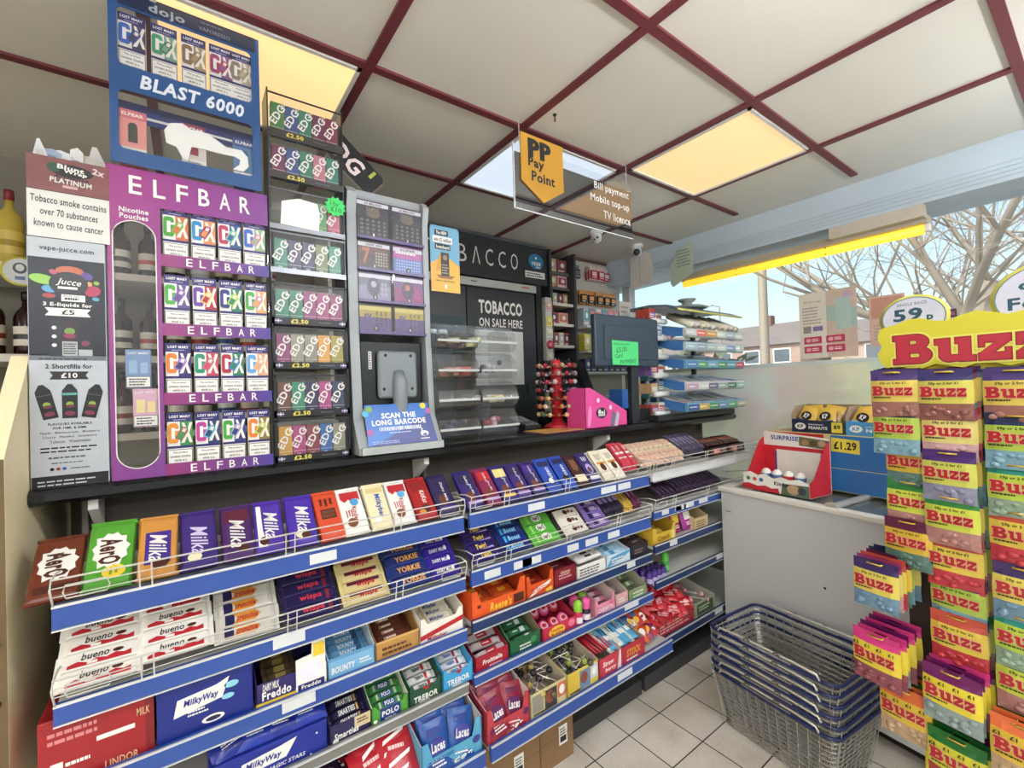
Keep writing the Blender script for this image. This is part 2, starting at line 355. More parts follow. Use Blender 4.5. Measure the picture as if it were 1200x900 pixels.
def bay(x0, x1, tiers, label, seed):
    t = empty('shelf_unit', T(x0, 0, 0), label, 'shop shelving', 'shelving bays under the counter')
    mv = Matrix.Translation((-x0, 0, 0))
    MB().box((x0, 1.715, .02), (x1, 1.735, 1.235), BACKP, mv).build('back_panel', t)
    for x in (x0 + .001, x1 - .013): MB().box((x, 1.69, .0), (x + .012, 1.714, 1.235), M('#6d675d', .5, .3), mv).build('upright', t)
    MB().box((x0, 1.42, .0), (x1, 1.70, .07), M('#3a3a3c', .5), mv).build('base', t)
    for k, (zt, zb, yf, col) in enumerate(tiers):
        s = MB().box((x0 + .002, yf + .012, zt - .022), (x1 - .002, 1.712, zt - .010), SHELFM, mv)
        for bx in (x0 + .003, x1 - .006): s.prism([(1.68, zt - .075), (1.71, zt - .075), (1.71, zt - .022), (yf + .06, zt - .022), (yf + .06, zt - .03)], bx, bx + .003, SHELFM, mv @ frame((0, 0, 0), (0, 1, 0), (0, 0, 1)))
        so_ = s.build('shelf', t)
        r_ = MB().prism([(yf + .012, zb), (yf + .012, zt), (yf, zt), (yf - .003, zb + .004)], x0 + .001, x1 - .001, col, mv @ frame((0, 0, 0), (0, 1, 0), (0, 0, 1)))
        r_.box((x0 + .001, yf - .0045, zt - .004), (x1 - .001, yf + .001, zt + .001), EDGE, mv)
        r_.box((x0 + .001, yf - .0055, zb), (x1 - .001, yf - .002, zb + .003), EDGE, mv)
        q = random.Random(seed * 10 + k); fr = mv @ FRONT(0, yf - .003, zb)
        n_tick = {0: 3, 1: 6}.get(k, 1) if x0 > .5 else 1
        for i in range(n_tick):
            a = q.uniform(x0 + .05, x1 - .15); r_.rect(a, .012, q.uniform(.05, .10), .028, M('#d9dcdc', .35), fr, 2)
        r_.build('price_rail', so_)
        if k < 2: fence(x0 + .004 - x0, x1 - .004 - x0, yf, zt + .001, .058, t, seed + k)
    return t
bay(-.235, .757, [(1.075, 1.022, 1.335, LIP), (.868, .824, 1.335, LIP), (.695, .650, 1.335, LIP), (.512, .480, 1.335, LIPG), (.345, .292, 1.24, LIP)], 'blue-railed sweet shelving bay nearest the cream end panel', 1)
bay(.778, 1.765, [(1.077, 1.025, 1.335, LIP), (.880, .826, 1.335, LIP), (.708, .668, 1.335, NAVY), (.523, .488, 1.335, LIP), (.343, .292, 1.24, LIP)], 'middle blue-railed sweet shelving bay under the counter', 2)
bay(1.790, 2.83, [(1.078, 1.035, 1.335, LIPW), (.893, .855, 1.335, LIP), (.733, .693, 1.335, NAVY), (.560, .524, 1.335, NAVY), (.276, .236, 1.335, NAVY)], 'far sweet shelving bay running behind the white freezer', 3)

# ------------------------------------------------------------------ wrapped bars
COL = {'w': '#f1eee6', 'k': '#17151a', 'y': '#e9c63a', 'r': '#b8202a', 'br': '#4a1f12', 'cr': '#efe2bd', 'g': '#c99b45', 'pu': '#3d2382', 'nv': '#1d1c4a', 'bl': '#2a56b4', 'lb': '#79b4d8', 'gr': '#4c9a30', 'or': '#d85a22', 'pk': '#d8567f', 'li': '#a58fc9', 'si': '#b7b4b0', 'dg': '#1d5a34', 'mr': '#5a1830', 'og': '#cf8a35'}
def K(c, rough=.36): return M(COL.get(c, c), rough, 0, .07, 25)
def art(b, ops, L, W, fr):
    for o in ops:
        k = o[0]
        if k == 'rect': b.rect(o[1] * L, o[2] * W, o[3] * L, o[4] * W, K(o[5]), fr, o[6] if len(o) > 6 else 1)
        elif k == 'ell': b.ell(o[1] * L, o[2] * W, o[3] * L, o[4] * W, K(o[5]), fr, o[6] if len(o) > 6 else 2)
        elif k == 'text': b.text(o[1], o[2] * L, o[3] * W, o[4] * L, o[5] * W, K(o[6]), fr, o[9] if len(o) > 9 else 4, 0, o[7] if len(o) > 7 else .02, o[8] if len(o) > 8 else 0)
        elif k == 'lines': b.lines(o[1] * L, o[2] * W, o[3] * L, o[4] * W, o[5], K(o[6]), fr, 3, o[7] if len(o) > 7 else 1)
        elif k == 'poly': b.poly([(x * L, y * W) for x, y in o[1]], K(o[2]), fr, o[3] if len(o) > 3 else 2)
        elif k == 'splash':
            n = 22; q = random.Random(3); pts = []
            for i in range(n):
                a = 2 * math.pi * i / n; rr = 1 if i % 2 else q.uniform(1.12, 1.3); pts.append((o[1] * L + o[3] * L * rr * math.cos(a), o[2] * W + o[4] * W * rr * math.sin(a)))
            b.poly(pts, K(o[5]), fr, 2)
def bar(L, W, t, base, ops=(), crimp=.008, rough=.30):
    b = MB(); m = K(base, rough)
    xs = [(-L / 2, .12, 1.0), (-L / 2 + crimp, .14, .98), (-L / 2 + crimp + .005, .72, .93), (-L / 2 + crimp + .013, 1, .97), (L / 2 - crimp - .013, 1, .97), (L / 2 - crimp - .005, .72, .93), (L / 2 - crimp, .14, .98), (L / 2, .12, 1.0)]
    sec = [(-.5, 0), (-.46, .36), (-.38, .5), (.38, .5), (.46, .36), (.5, 0), (.46, -.36), (.38, -.5), (-.38, -.5), (-.46, -.36)]
    vs = []; n = len(sec)
    for x, ts, ws in xs: vs += [(x, a * W * ws, c * t * ts) for a, c in sec]
    fs = []
    for i in range(len(xs) - 1):
        for j in range(n): k = (j + 1) % n; fs.append((i * n + j, i * n + k, (i + 1) * n + k, (i + 1) * n + j))
    fs = [f[::-1] for f in fs]
    fs += [tuple(range(n)), tuple(range(len(vs) - 1, len(vs) - n - 1, -1))]
    b.add(vs, fs, m)
    art(b, ops, L - 2 * crimp - .026, W * .76, T(0, 0, t / 2))
    return b.mesh('bar')
def slab(L, W, t, base, ops=(), rough=.30):
    """large flat bar, art reads along its length"""
    return bar(L, W, t, base, ops, .006, rough)
def up(me_frame, L): return me_frame @ T(0, L / 2, 0) @ RZ(-90)

BIG = 'large chocolate bars leaning on the top shelf'
def big(x, w_, base, ops, phrase, n=2, L=.165, y=1.358, z=1.078, a=46, dz=0.0, cat='chocolate bar'):
    me = slab(L, w_ * .97, .012, base, ops)
    for k in range(n):
        fr = SLOPE(x + rnd.uniform(-.002, .002), y, z, a + rnd.uniform(-1.5, 1.5)) @ T(0, dz + .006 * k, .006 - .0145 * k)
        o = link('chocolate_bar', me, up(fr, L) @ RZ(rnd.uniform(-2, 2)))
        tag(o, phrase + (', in front' if n > 1 and k == 0 else ', behind its twin' if k == 1 else ', rearmost of three' if n > 1 else ''), cat, BIG)
milka = lambda c2: [('rect', -.5, -.5, .55, 1, c2), ('poly', [(-.5, -.5), (-.12, -.5), (-.25, .5), (-.5, .5)], 'pu', 2), ('text', 'Milka', .05, .02, .72, .66, 'w', .015, .35)]
big(-.236, .088, '#6a2e18', [('splash', -.05, 0, .30, .44, 'w'), ('text', 'AerO', -.02, 0, .48, .62, 'br', .04), ('rect', .36, -.5, .14, 1, 'br'), ('lines', -.26, -.38, .05, .7, 1, 'br')], 'brown bubbly chocolate sharing bar with white splash', 2, .170, a=38, y=1.350)
big(-.146, .088, '#4f9a2f', [('splash', -.05, 0, .30, .44, 'w'), ('text', 'AerO', -.02, 0, .48, .62, 'br', .04), ('ell', .36, .15, .12, .32, 'y'), ('lines', .30, .0, .13, .3, 2, 'gr')], 'green mint bubbly chocolate sharing bar with white splash', 2, .172)
big(-.060, .080, '#c78a3e', [('rect', -.28, -.42, .66, .84, 'pu', 2), ('text', 'Milka', .05, 0, .56, .58, 'w', .015, .35), ('ell', .38, .1, .10, .28, 'br', 3)], 'caramel and violet wrapped chocolate bar', 2)
big(.022, .080, '#3a2470', [('text', 'Milka', .04, 0, .62, .6, '#d8cdea', .015, .35), ('ell', .40, -.2, .09, .25, 'cr', 3)], 'plain violet chocolate bar between caramel and maroon ones', 3)
big(.104, .076, '#46205e', [('rect', -.5, -.5, .28, 1, 'mr'), ('text', 'Milka', .05, 0, .66, .6, 'w', .015, .35), ('ell', .42, .2, .08, .24, 'br', 3)], 'violet chocolate bar with maroon end', 2)
big(.182, .076, '#4a2c98', [('poly', [(-.5, -.5), (.5, -.5), (.5, -.12), (.1, -.28), (-.5, -.3)], 'w', 2), ('text', 'Milka', .0, .1, .66, .6, 'w', .015, .35), ('ell', .36, -.25, .10, .2, 'br', 3)], 'violet and white chocolate bar with cow-hide edge', 2)
big(.262, .080, '#43289a', [('text', 'Milka', -.02, .08, .66, .6, 'w', .015, .35), ('ell', .36, -.1, .10, .22, 'cr', 3), ('ell', .40, .12, .08, .2, 'br', 4)], 'bright violet hazelnut chocolate bar beside an orange one', 2)
big(.338, .072, '#cf4a2a', [('rect', -.14, -.40, .26, .8, 'br', 2), ('rect', -.10, -.34, .08, .68, '#6b3a22', 3), ('rect', 0, -.34, .08, .68, '#6b3a22', 3), ('lines', -.42, -.4, .22, .8, 3, 'br')], 'orange-red wrapped bar picturing dark chocolate squares', 2)
kid = [('rect', -.5, -.5, .18, 1, 'r', 2), ('poly', [(-.32, -.5), (-.22, -.3), (-.3, -.1), (-.2, .1), (-.3, .3), (-.24, .5), (-.5, .5), (-.5, -.5)], 'r', 3), ('ell', -.2, .18, .10, .22, '#4f9fd0', 4), ('text', 'Kinder', .12, .1, .40, .24, 'r', .02), ('ell', .34, -.15, .12, .26, '#7a4a2a', 3), ('lines', 0, -.4, .22, .4, 3, 'r', 5)]
big(.410, .078, '#f0eee8', kid, 'white and red milk chocolate pack next to the orange-red bar', 2)
big(.486, .072, '#eee0b8', [('text', 'Milkybar', .02, .05, .66, .40, '#2f57a8', .03), ('rect', -.5, -.5, .14, 1, '#d9c688', 2), ('ell', .38, -.2, .08, .2, 'w')], 'cream white-chocolate bar with blue lettering', 2)
big(.560, .076, '#efece6', kid, 'white and red milk chocolate pack next to a dark red one', 2)
big(.638, .076, '#a31c20', [('rect', -.5, -.5, .3, 1, '#8a1418', 2), ('text', 'KitKat', -.02, .1, .4, .3, 'w', .02, .2), ('ell', .34, 0, .12, .3, 'br'), ('ell', .42, -.25, .07, .2, 'og', 3)], 'dark red wafer sharing bar', 2)
big(.716, .078, '#221a48', [('text', 'Dairy Milk', -.05, .12, .62, .2, 'w', .01, .2), ('ell', .2, -.1, .18, .26, '#5a2c1a'), ('rect', .38, -.5, .12, 1, 'pu', 2)], 'navy purple chocolate bar at the end of the near bay', 2)
dm = lambda c, c2: [('rect', -.5, -.5, .30, 1, c2, 1), ('text', 'Cadbury', -.28, .05, .34, .22, 'w', .01, .3), ('text', 'Dairy Milk', .02, .15, .34, .2, 'w', .01, .2), ('ell', .24, -.1, .16, .3, '#6a3520'), ('rect', .40, -.5, .10, 1, 'y' if c == 'y' else 'li', 2)]
for x, w_, c, ops, ph in [
    (.825, .076, '#2b1c66', dm('p', 'nv'), 'deep purple chocolate bar at the start of the middle bay'),
    (.902, .070, '#7c1a4a', dm('p', 'r'), 'crimson and purple fruit chocolate bar'),
    (.975, .070, '#2f2270', dm('y', '#e2cf7c'), 'purple chocolate bar with pale yellow top'),
    (1.048, .072, '#31206e', dm('p', 'nv'), 'dark purple chocolate bar right of the pale yellow one'),
    (1.122, .072, '#2a1d5c', dm('p', 'pu'), 'dark purple chocolate bar left of the bright blue ones'),
    (1.200, .078, '#2449a8', [('text', 'OREO', -.05, .1, .44, .26, 'w', .03), ('ell', .25, -.05, .14, .3, 'k'), ('ell', .25, -.05, .1, .22, 'w', 3), ('rect', -.5, -.5, .18, 1, 'nv', 2)], 'bright blue cookie chocolate bar, left of the blue pair'),
    (1.282, .078, '#2345a0', [('text', 'OREO', -.05, .1, .44, .26, 'w', .03), ('ell', .25, -.05, .14, .3, 'k'), ('rect', -.5, -.5, .18, 1, 'nv', 2), ('rect', .3, -.5, .2, 1, '#3b62c8', 1)], 'bright blue cookie chocolate bar, right of the blue pair'),
    (1.362, .074, '#3a1a1a', [('rect', .22, -.5, .28, 1, 'cr', 2), ('lines', -.4, -.3, .5, .6, 3, '#a8745a')], 'dark brown chocolate bar with cream foot'),
    (1.440, .072, '#2c2466', [('ell', .05, 0, .2, .34, '#b9a7d6'), ('ell', .1, -.05, .12, .2, '#5a3420', 3), ('rect', .36, -.5, .14, 1, 'w', 2), ('lines', -.45, -.3, .2, .6, 3, 'w')], 'purple chocolate bar with lilac oval picture')]:
    big(x, w_, c, ops, ph, 2)
nut = [('rect', -.12, -.5, .1, 1, 'og'), ('ell', .1, 0, .16, .3, 'br'), ('lines', -.45, -.35, .28, .7, 3, '#8a7a55')]
big(1.520, .070, '#e7dfc8', nut, 'cream nougat bar beside the purple oval bar', 2)
big(1.594, .070, '#eae3d0', nut, 'cream nougat bar beside the red striped bars', 2)

def ridge(xs, y0, z0, a, L, W, t, base, ops, phrase, layers, group, name='chocolate_bar', cat='chocolate bar'):
    """bars laid side by side pointing at the customer, in layers"""
    me = bar(L, W, t, base, ops)
    for i, x in enumerate(xs):
        for k in range(layers):
            fr = SLOPE(x, y0 + rnd.uniform(-.003, .003), z0, a) @ T(0, .012 * k, t * (.5 + k) + .001)
            o = link(name, me, up(fr, L) @ RZ(rnd.uniform(-3, 3)))
            pos = '' if len(xs) == 1 else ', %s from left' % ORD[i]
            tag(o, phrase + pos + ('' if layers == 1 else ', upper' if k == layers - 1 else ', lower'), cat, group)
ridge([1.668 + .036 * i for i in range(3)], 1.40, 1.088, 42, .150, .034, .018, '#c23848', [('rect', -.1, -.5, .12, 1, 'w'), ('lines', -.45, -.3, .3, .6, 2, 'w'), ('rect', .2, -.5, .06, 1, 'w')], 'red and white striped wafer bar on the top shelf', 2, 'red striped bars on the top shelf')
ridge([1.812 + .040 * i for i in range(9)], 1.40, 1.090, 30, .150, .036, .020, '#dcb9a0', [('rect', -.2, -.5, .34, 1, 'cr'), ('lines', -.1, -.3, .2, .6, 2, 'br'), ('rect', .3, -.5, .1, 1, '#c98f8a')], 'beige and pink biscuit bar on the far top shelf', 2, 'beige bars on the far top shelf')
ridge([2.185 + .037 * i for i in range(6)], 1.42, 1.100, 30, .155, .033, .020, '#4c4258', [('rect', -.3, -.5, .3, 1, '#8f86a6'), ('lines', .05, -.3, .3, .6, 2, '#cfc8dc')], 'grey-violet bar on the far top shelf', 2, 'grey-violet bars on the far top shelf')

for x0, x1, tx, ph in ((2.43, 2.61, 'Mars', 'black box of brown bars with red oval badge, left of two'), (2.62, 2.81, 'Twix', 'black box of brown bars with red oval badge, right of two')):
    b = MB(); b.box((0, 0, 0), (x1 - x0, .002, .050), M('#2a2326', .4)); b.box((0, .15, 0), (x1 - x0, .152, .075), M('#2a2326', .4)); b.box((0, 0, 0), (x1 - x0, .152, .002), M('#2a2326', .4))
    for s in (0, x1 - x0 - .002): b.prism([(0, 0), (.152, 0), (.152, .075), (0, .050)], s, s + .002, M('#2a2326', .4), frame((0, 0, 0), (0, 1, 0), (0, 0, 1)))
    fr = FRONT(0, -.0003, 0); b.ell((x1 - x0) * .35, .026, .05, .019, K('#a8323a'), fr, 1); b.text(tx, (x1 - x0) * .35, .026, .06, .018, K('#e8d8c0'), fr, 2, 0, .03, .2); b.lines((x1 - x0) * .66, .014, .05, .022, 2, K('#b8a8a0'), fr, 1, 3)
    tag(b.build('display_box', None, T(x0, 1.40, 1.078) @ RX(-8)), ph, 'display tray', 'black bar boxes on the far top shelf')
    ridge([x0 + .022 + .034 * i for i in range(5)], 1.425, 1.125, 14, .12, .031, .018, '#4a2a24', [('rect', -.2, -.5, .3, 1, '#a8583a'), ('lines', .1, -.3, .3, .6, 1, 'cr')], 'brown bar in the %s black box' % ('left' if tx == 'Mars' else 'right'), 1, 'brown bars in the black boxes')

# ------------------------------------------------------------------ second shelf: bars lying in tiers
def tier(x, L, W, t, base, ops, phrase, n, y=1.352, z=.876, a=40, group=None, rough=.28, back=1):
    me = bar(L, W, t, base, ops, .008, rough)
    names = ['lowest', 'second lowest', 'third up', 'fourth up', 'fifth up', 'sixth up']
    for k in range(n):
        fr = SLOPE(x, y, z, a) @ T(rnd.uniform(-.003, .003), W * .5 + W * .96 * k, t * .5 + .001)
        o = link('chocolate_bar', me, fr @ RZ(rnd.uniform(-1.5, 1.5)))
        tag(o, phrase + ', ' + ('topmost' if k == n - 1 else names[k]), 'chocolate bar', group or 'bars piled on the second shelf')
bueno = [('poly', [(-.5, -.5), (.5, -.5), (.5, -.1), (.38, -.22), (.25, -.05), (.1, -.25), (-.05, -.12), (-.2, -.3), (-.35, -.1), (-.5, -.28)], 'r', 1), ('text', 'bueno', -.08, .14, .44, .5, 'k', .015, .2), ('ell', .28, .1, .09, .14, 'br'), ('rect', -.2, -.46, .16, .2, 'w', 2)]
tier(-.165, .150, .040, .018, '#ece7dd', bueno, 'red and white hazelnut wafer bar beside the cream end panel', 4)
tier(-.030, .150, .040, .018, '#ece7dd', bueno, 'red and white hazelnut wafer bar left of the honeycomb bars', 4, y=1.356, z=.884)
tier(.122, .145, .036, .020, '#cfcac0', [('rect', -.5, -.5, .2, 1, 'nv'), ('poly', [(-.34, -.5), (.16, -.5), (.28, 0), (.16, .5), (-.34, .5), (-.22, 0)], 'og', 2), ('text', 'crunchie', -.02, 0, .46, .6, 'r', .03, .15)], 'silver and gold honeycomb bar', 5, a=38)
tier(.276, .145, .038, .019, '#231b4c', [('text', 'wispa', .02, 0, .56, .74, '#d13a44', .05, .1), ('rect', .40, -.5, .1, 1, '#7a2030')], 'navy bar with red bubbly lettering', 5, a=38)
tier(.428, .140, .036, .019, '#d8c48a', [('rect', -.5, .1, 1, .4, 'mr'), ('text', 'wispa', .05, 0, .56, .8, '#b8202a', .05, .1)], 'gold and maroon bar with red lettering', 5, a=38)
tier(.574, .140, .040, .021, '#1f2f6e', [('text', 'YORKIE', .02, 0, .80, .66, '#e8a63c', .05, .05)], 'blue bar with big orange capitals', 4, a=40)
tier(.690, .118, .040, .018, '#33208a', [('text', 'DAIRY MILK', .0, 0, .78, .42, 'w', .03, .1), ('ell', .42, .1, .06, .3, 'w')], 'purple milk chocolate bar at the end of the near second shelf', 4, a=40)
tier(.855, .130, .036, .022, '#2a1a5e', [('text', 'Twirl', -.05, .02, .5, .74, '#e8c84a', .04, .2), ('poly', [(-.1, -.5), (.5, -.2), (.5, -.5)], 'li', 2)], 'purple bar with yellow lettering at the start of the middle bay', 4, z=.888)
tier(.992, .130, .036, .022, '#1b2a6e', [('text', 'Boost', 0, 0, .62, .74, '#8fd0ee', .05, .15), ('rect', -.5, -.5, .12, 1, '#38a0d8')], 'navy bar with pale blue lettering', 4, z=.888)
tier(1.140, .140, .045, .018, '#58ac3c', [('splash', 0, 0, .22, .42, 'w'), ('text', 'AerO', 0, 0, .34, .6, 'br', .04), ('rect', -.5, -.5, .1, 1, '#9cd06a')], 'green mint bubbly bar', 3, z=.888)
tier(1.300, .130, .042, .018, '#e6dfd2', [('ell', -.1, 0, .14, .36, 'br'), ('ell', .14, .02, .10, .26, '#8a5a34'), ('ell', .34, -.1, .07, .2, 'br')], 'white bar with brown ring pictures', 3, z=.890)
tier(1.440, .120, .036, .018, '#7d64a6', [('rect', -.5, -.5, .3, 1, 'nv'), ('lines', -.1, -.3, .5, .6, 2, 'w')], 'lilac and navy bar', 4, z=.890)
ridge([1.520 + .034 * i for i in range(4)], 1.385, .900, 34, .135, .031, .018, '#2c2438', [('rect', -.1, -.5, .28, 1, 'li'), ('lines', -.4, -.3, .26, .6, 2, 'w')], 'black and lilac bar on the middle second shelf', 2, 'black and lilac bars')
ridge([1.658 + .030 * i for i in range(2)], 1.385, .900, 34, .135, .029, .018, '#c9a243', [('rect', -.2, -.5, .08, 1, 'br'), ('lines', -.05, -.3, .4, .6, 2, 'br')], 'gold wrapped caramel bar on the middle second shelf', 2, 'gold wrapped bars')
ridge([1.720 + .030 * i for i in range(2)], 1.385, .900, 34, .135, .028, .018, '#5c2444', [('lines', -.3, -.3, .5, .6, 2, '#d8a8c0')], 'plum coloured bar on the middle second shelf', 2, 'plum coloured bars')
ridge([1.97 + .036 * i for i in range(16)], 1.40, .905, 24, .150, .032, .018, '#3a2a40', [('rect', -.15, -.5, .22, 1, '#6f5a80'), ('lines', .1, -.3, .3, .6, 2, '#bba8c6'), ('rect', -.48, -.5, .1, 1, '#5f5364')], 'dark violet bar on the far second shelf', 1, 'dark violet bars on the far second shelf')
ridge([2.10 + .036 * i for i in range(12)], 1.40, .925, 24, .150, .032, .018, '#3a2a40', [('rect', -.15, -.5, .22, 1, '#6f5a80'), ('lines', .1, -.3, .3, .6, 2, '#bba8c6'), ('rect', -.48, -.5, .1, 1, '#5f5364')], 'dark violet bar lying on top on the far second shelf', 1, 'dark violet bars on the far second shelf')

# ------------------------------------------------------------------ display trays
TRAYS = 'cardboard display trays on the sweet shelves'
def tray(x0, x1, y0, z0, d, hf, hb, outer, inner, ops, label, scoop=0, wall=.0022, cat='display tray', name='display_tray', sideart=(), back=True, ramp=.5):
    w_ = x1 - x0; b = MB(); mo = K(outer, .42); mi = K(inner, .6)
    b.box((-w_ / 2, 0, 0), (w_ / 2, d, .002), mi)
    if scoop: pts = [(-w_ / 2, 0), (w_ / 2, 0), (w_ / 2, hf + scoop), (w_ / 2 * .80, hf + scoop), (w_ / 2 * .66, hf), (-w_ / 2 * .66, hf), (-w_ / 2 * .80, hf + scoop), (-w_ / 2, hf + scoop)]
    else: pts = [(-w_ / 2, 0), (w_ / 2, 0), (w_ / 2, hf), (-w_ / 2, hf)]
    b.prism(pts, 0, wall, mo, frame((0, 0, 0), (1, 0, 0), (0, 0, 1)) @ T(0, 0, -wall))
    hs = hf + scoop; side = [(0, 0), (d, 0), (d, hb), (d * ramp, hb), (d * ramp * .35, hs + (hb - hs) * .25), (0, hs)]
    for s in (-1, 1):
        fr = frame((s * w_ / 2, 0, 0), (0, 1, 0), (0, 0, 1))
        b.prism(side, *((0, wall) if s < 0 else (-wall, 0)), mi, fr)
        b.prism(side, *((-.0006, 0) if s < 0 else (0, .0006)), mo, fr)
    if back: b.box((-w_ / 2, d - wall, 0), (w_ / 2, d, hb), mi)
    art(b, ops, w_, hf, FRONT(0, -.0003, hf / 2))
    o = b.build(name, None, T((x0 + x1) / 2, y0, z0)); tag(o, label, cat, TRAYS); return o
def fill(x0, x1, y0, z0, d, n, L, W, t, base, ops, phrase, a=35, zr=.05, group=None, name='chocolate_bar', cat='chocolate bar', two=1):
    me = bar(L, W, t, base, ops); q = (x1 - x0) / two
    for j in range(two):
        for k in range(n):
            fr = SLOPE(x0 + q * (j + .5), y0 + .012 + (d - .05) * k / max(1, n - 1), z0 + .012 + zr * k / max(1, n - 1), a) @ T(0, W / 2, t / 2)
            o = link(name, me, fr @ RZ(rnd.uniform(-2.5, 2.5)))
            tag(o, phrase + (', %s from front' % ORD[k]) + ('' if two == 1 else ', left row' if j == 0 else ', right row'), cat, group or phrase)
def carton(x0, x1, y0, z0, d, h, col, ops, label, topcol=None, dent=0, cat='box', name='sweet_carton', side=None):
    w_ = x1 - x0; b = MB(); b.rbox((-w_ / 2, 0, 0), (w_ / 2, d, h), K(col, .38), .003)
    art(b, ops, w_, h, FRONT(0, -.0002, h / 2))
    if topcol: b.rect(-w_ / 2 + .006, .006, w_ - .012, d - .012, K(topcol), frame((0, 0, h), (1, 0, 0), (0, 1, 0)), 1)
    o = b.build(name, None, T((x0 + x1) / 2, y0, z0)); tag(o, label, cat, 'sweet cartons on the lower shelves'); return o
Z3 = .687; Y3 = 1.352
carton(-.262, -.072, Y3, Z3, .24, .145, '#9c1a20', [('rect', -.02, -.02, .34, .07, 'w'), ('lines', -.42, .12, .5, .22, 2, '#d8868a', 3), ('rect', -.40, -.34, .10, .2, 'w'), ('lines', -.28, -.25, .26, .1, 1, 'w'), ('text', 'LINDOR', .2, -.42, .30, .12, '#e2b58a', .02), ('rect', .42, -.5, .08, 1, '#7c1418'), ('text', 'MILK', .40, .2, .12, .12, '#e2b58a', .01)], 'large red chocolate carton with white stripe on the third shelf', '#86151b')
carton(-.068, .128, Y3, Z3, .24, .135, '#17287e', [('poly', [(-.34, -.10), (.16, .0), (.24, .34), (.10, .26), (-.30, .20)], 'w', 2), ('text', 'MilkyWay', -.06, .09, .36, .15, '#1b2c8a', .03, .2, 4), ('ell', .26, .18, .08, .06, '#8fd0de'), ('ell', .22, -.02, .07, .05, '#8fd0de'), ('lines', -.2, -.16, .22, .12, 2, 'w'), ('ell', .06, -.32, .12, .07, 'w'), ('ell', .06, -.32, .08, .04, 'nv', 4)], 'deep blue carton with white lettering on the third shelf', '#101c60')
o = tray(.134, .308, Y3, Z3, .20, .062, .13, '#2c2363', '#2c2363', [('rect', -.5, -.5, 1, .2, 'y'), ('text', 'DAIRY MILK', -.30, .30, .22, .3, 'w', .02, .1), ('text', 'Freddo', -.22, -.05, .40, .36, 'w', .04), ('ell', .12, -.25, .08, .18, 'w'), ('poly', [(.10, -.30), (.5, -.30), (.5, .5), (.16, .5), (.06, .1)], 'w', 2), ('lines', .16, -.1, .3, .5, 3, '#2c2363', 6)], 'purple and yellow tray with a tall white card at its right')
b = MB(); cp = [(-.038, 0), (.038, 0), (.038, .125), (.004, .125), (.002, .095), (-.038, .090)]
b.prism(cp, 0, .002, K('w', .45)); b.rect(.006, .085, .030, .036, K('y'), T(0, 0, .0021), 1); b.ell(0, .052, .030, .026, K('#e8e6f0'), T(0, 0, .0021), 1); b.rect(-.034, .004, .068, .018, K('#2c2363'), T(0, 0, .0021), 2); b.text('Freddo', 0, .013, .05, .011, K('w'), T(0, 0, .0021), 3, 0, .03)
b.build('header_card', o, FRONT(.046, -.003, .003))
fill(.136, .262, Y3, Z3, .19, 6, .085, .035, .012, '#4a3b22', [('rect', -.3, -.4, .6, .8, '#8a7a3a')], 'small gold and purple bar in the purple tray', 40, .03, two=1)
tray(.312, .446, Y3, Z3, .20, .060, .12, '#7db3d6', '#cfdfe8', [('text', 'BOUNTY', -.18, -.08, .50, .30, 'w', .05, .1), ('lines', .16, -.2, .28, .3, 2, 'w'), ('rect', -.5, .36, 1, .14, '#5f98c2')], 'light blue coconut-bar tray on the third shelf')
fill(.316, .442, Y3, Z3, .19, 7, .122, .034, .018, '#5b8fb4', [('text', 'BOUNTY', 0, 0, .6, .5, '#e8f0f4', .03), ('rect', .3, -.5, .2, 1, '#274a70')], 'pale blue coconut bar in the light blue tray', 38, .045)
tray(.450, .590, Y3, Z3, .20, .058, .12, '#b98a4a', '#a87a44', [('lines', -.36, -.30, .7, .5, 2, '#5a3218'), ('rect', -.5, .40, 1, .10, '#d6ab66')], 'tan cardboard tray of dark toffee bars')
fill(.456, .584, Y3, Z3, .19, 7, .120, .032, .018, '#5c2b1c', [('rect', -.4, -.2, .5, .4, '#b58a62'), ('lines', -.3, -.2, .5, .4, 1, 'w')], 'dark brown toffee bar in the tan tray', 38, .045)
tray(.594, .752, Y3, Z3, .20, .060, .125, '#efe9dc', '#e6e0d2', [('poly', [(-.5, -.3), (.5, .1), (.5, .36), (-.5, -.05)], 'r', 2), ('text', 'Milkybar', -.12, -.32, .46, .22, '#a8242c', .03, .15), ('rect', -.5, .42, 1, .08, 'w')], 'white tray with red swoosh on the third shelf', .02)
fill(.606, .742, Y3, Z3, .19, 6, .128, .036, .018, '#e2d9c2', [('text', 'Milkybar', 0, 0, .6, .6, '#34408a', .03), ('rect', -.5, -.5, .12, 1, '#b8a878')], 'cream bar with blue lettering in the white tray', 38, .045)
Z3 = .70
tray(.786, 1.024, Y3, Z3, .20, .052, .115, '#e2571f', '#c8481a', [('text', "Reese's", .02, 0, .40, .62, '#f0c23a', .05, .15), ('rect', .26, -.3, .2, .6, 'br'), ('rect', -.40, .2, .06, .2, 'br')], 'long bright orange tray at the start of the middle third shelf', .045)
fill(.80, 1.01, Y3, Z3, .19, 4, .100, .040, .016, '#c7491c', [('rect', -.3, -.3, .6, .6, '#e07a28'), ('text', "Reese's", 0, 0, .5, .5, '#f0c23a', .04)], 'orange peanut-butter pack in the long orange tray', 30, .02, two=2)
tray(1.028, 1.164, Y3, Z3, .20, .052, .11, '#d9531f', '#b8421a', [('poly', [(-.42, -.4), (.3, .1), (.42, .45), (-.2, .1)], 'w', 2), ('text', 'NUTRAGEOUS', -.02, .0, .66, .36, '#c0321a', .04, .2, 3), ('rect', .2, -.4, .24, .3, '#f0c23a')], 'short orange-red tray beside the long orange one', .035)
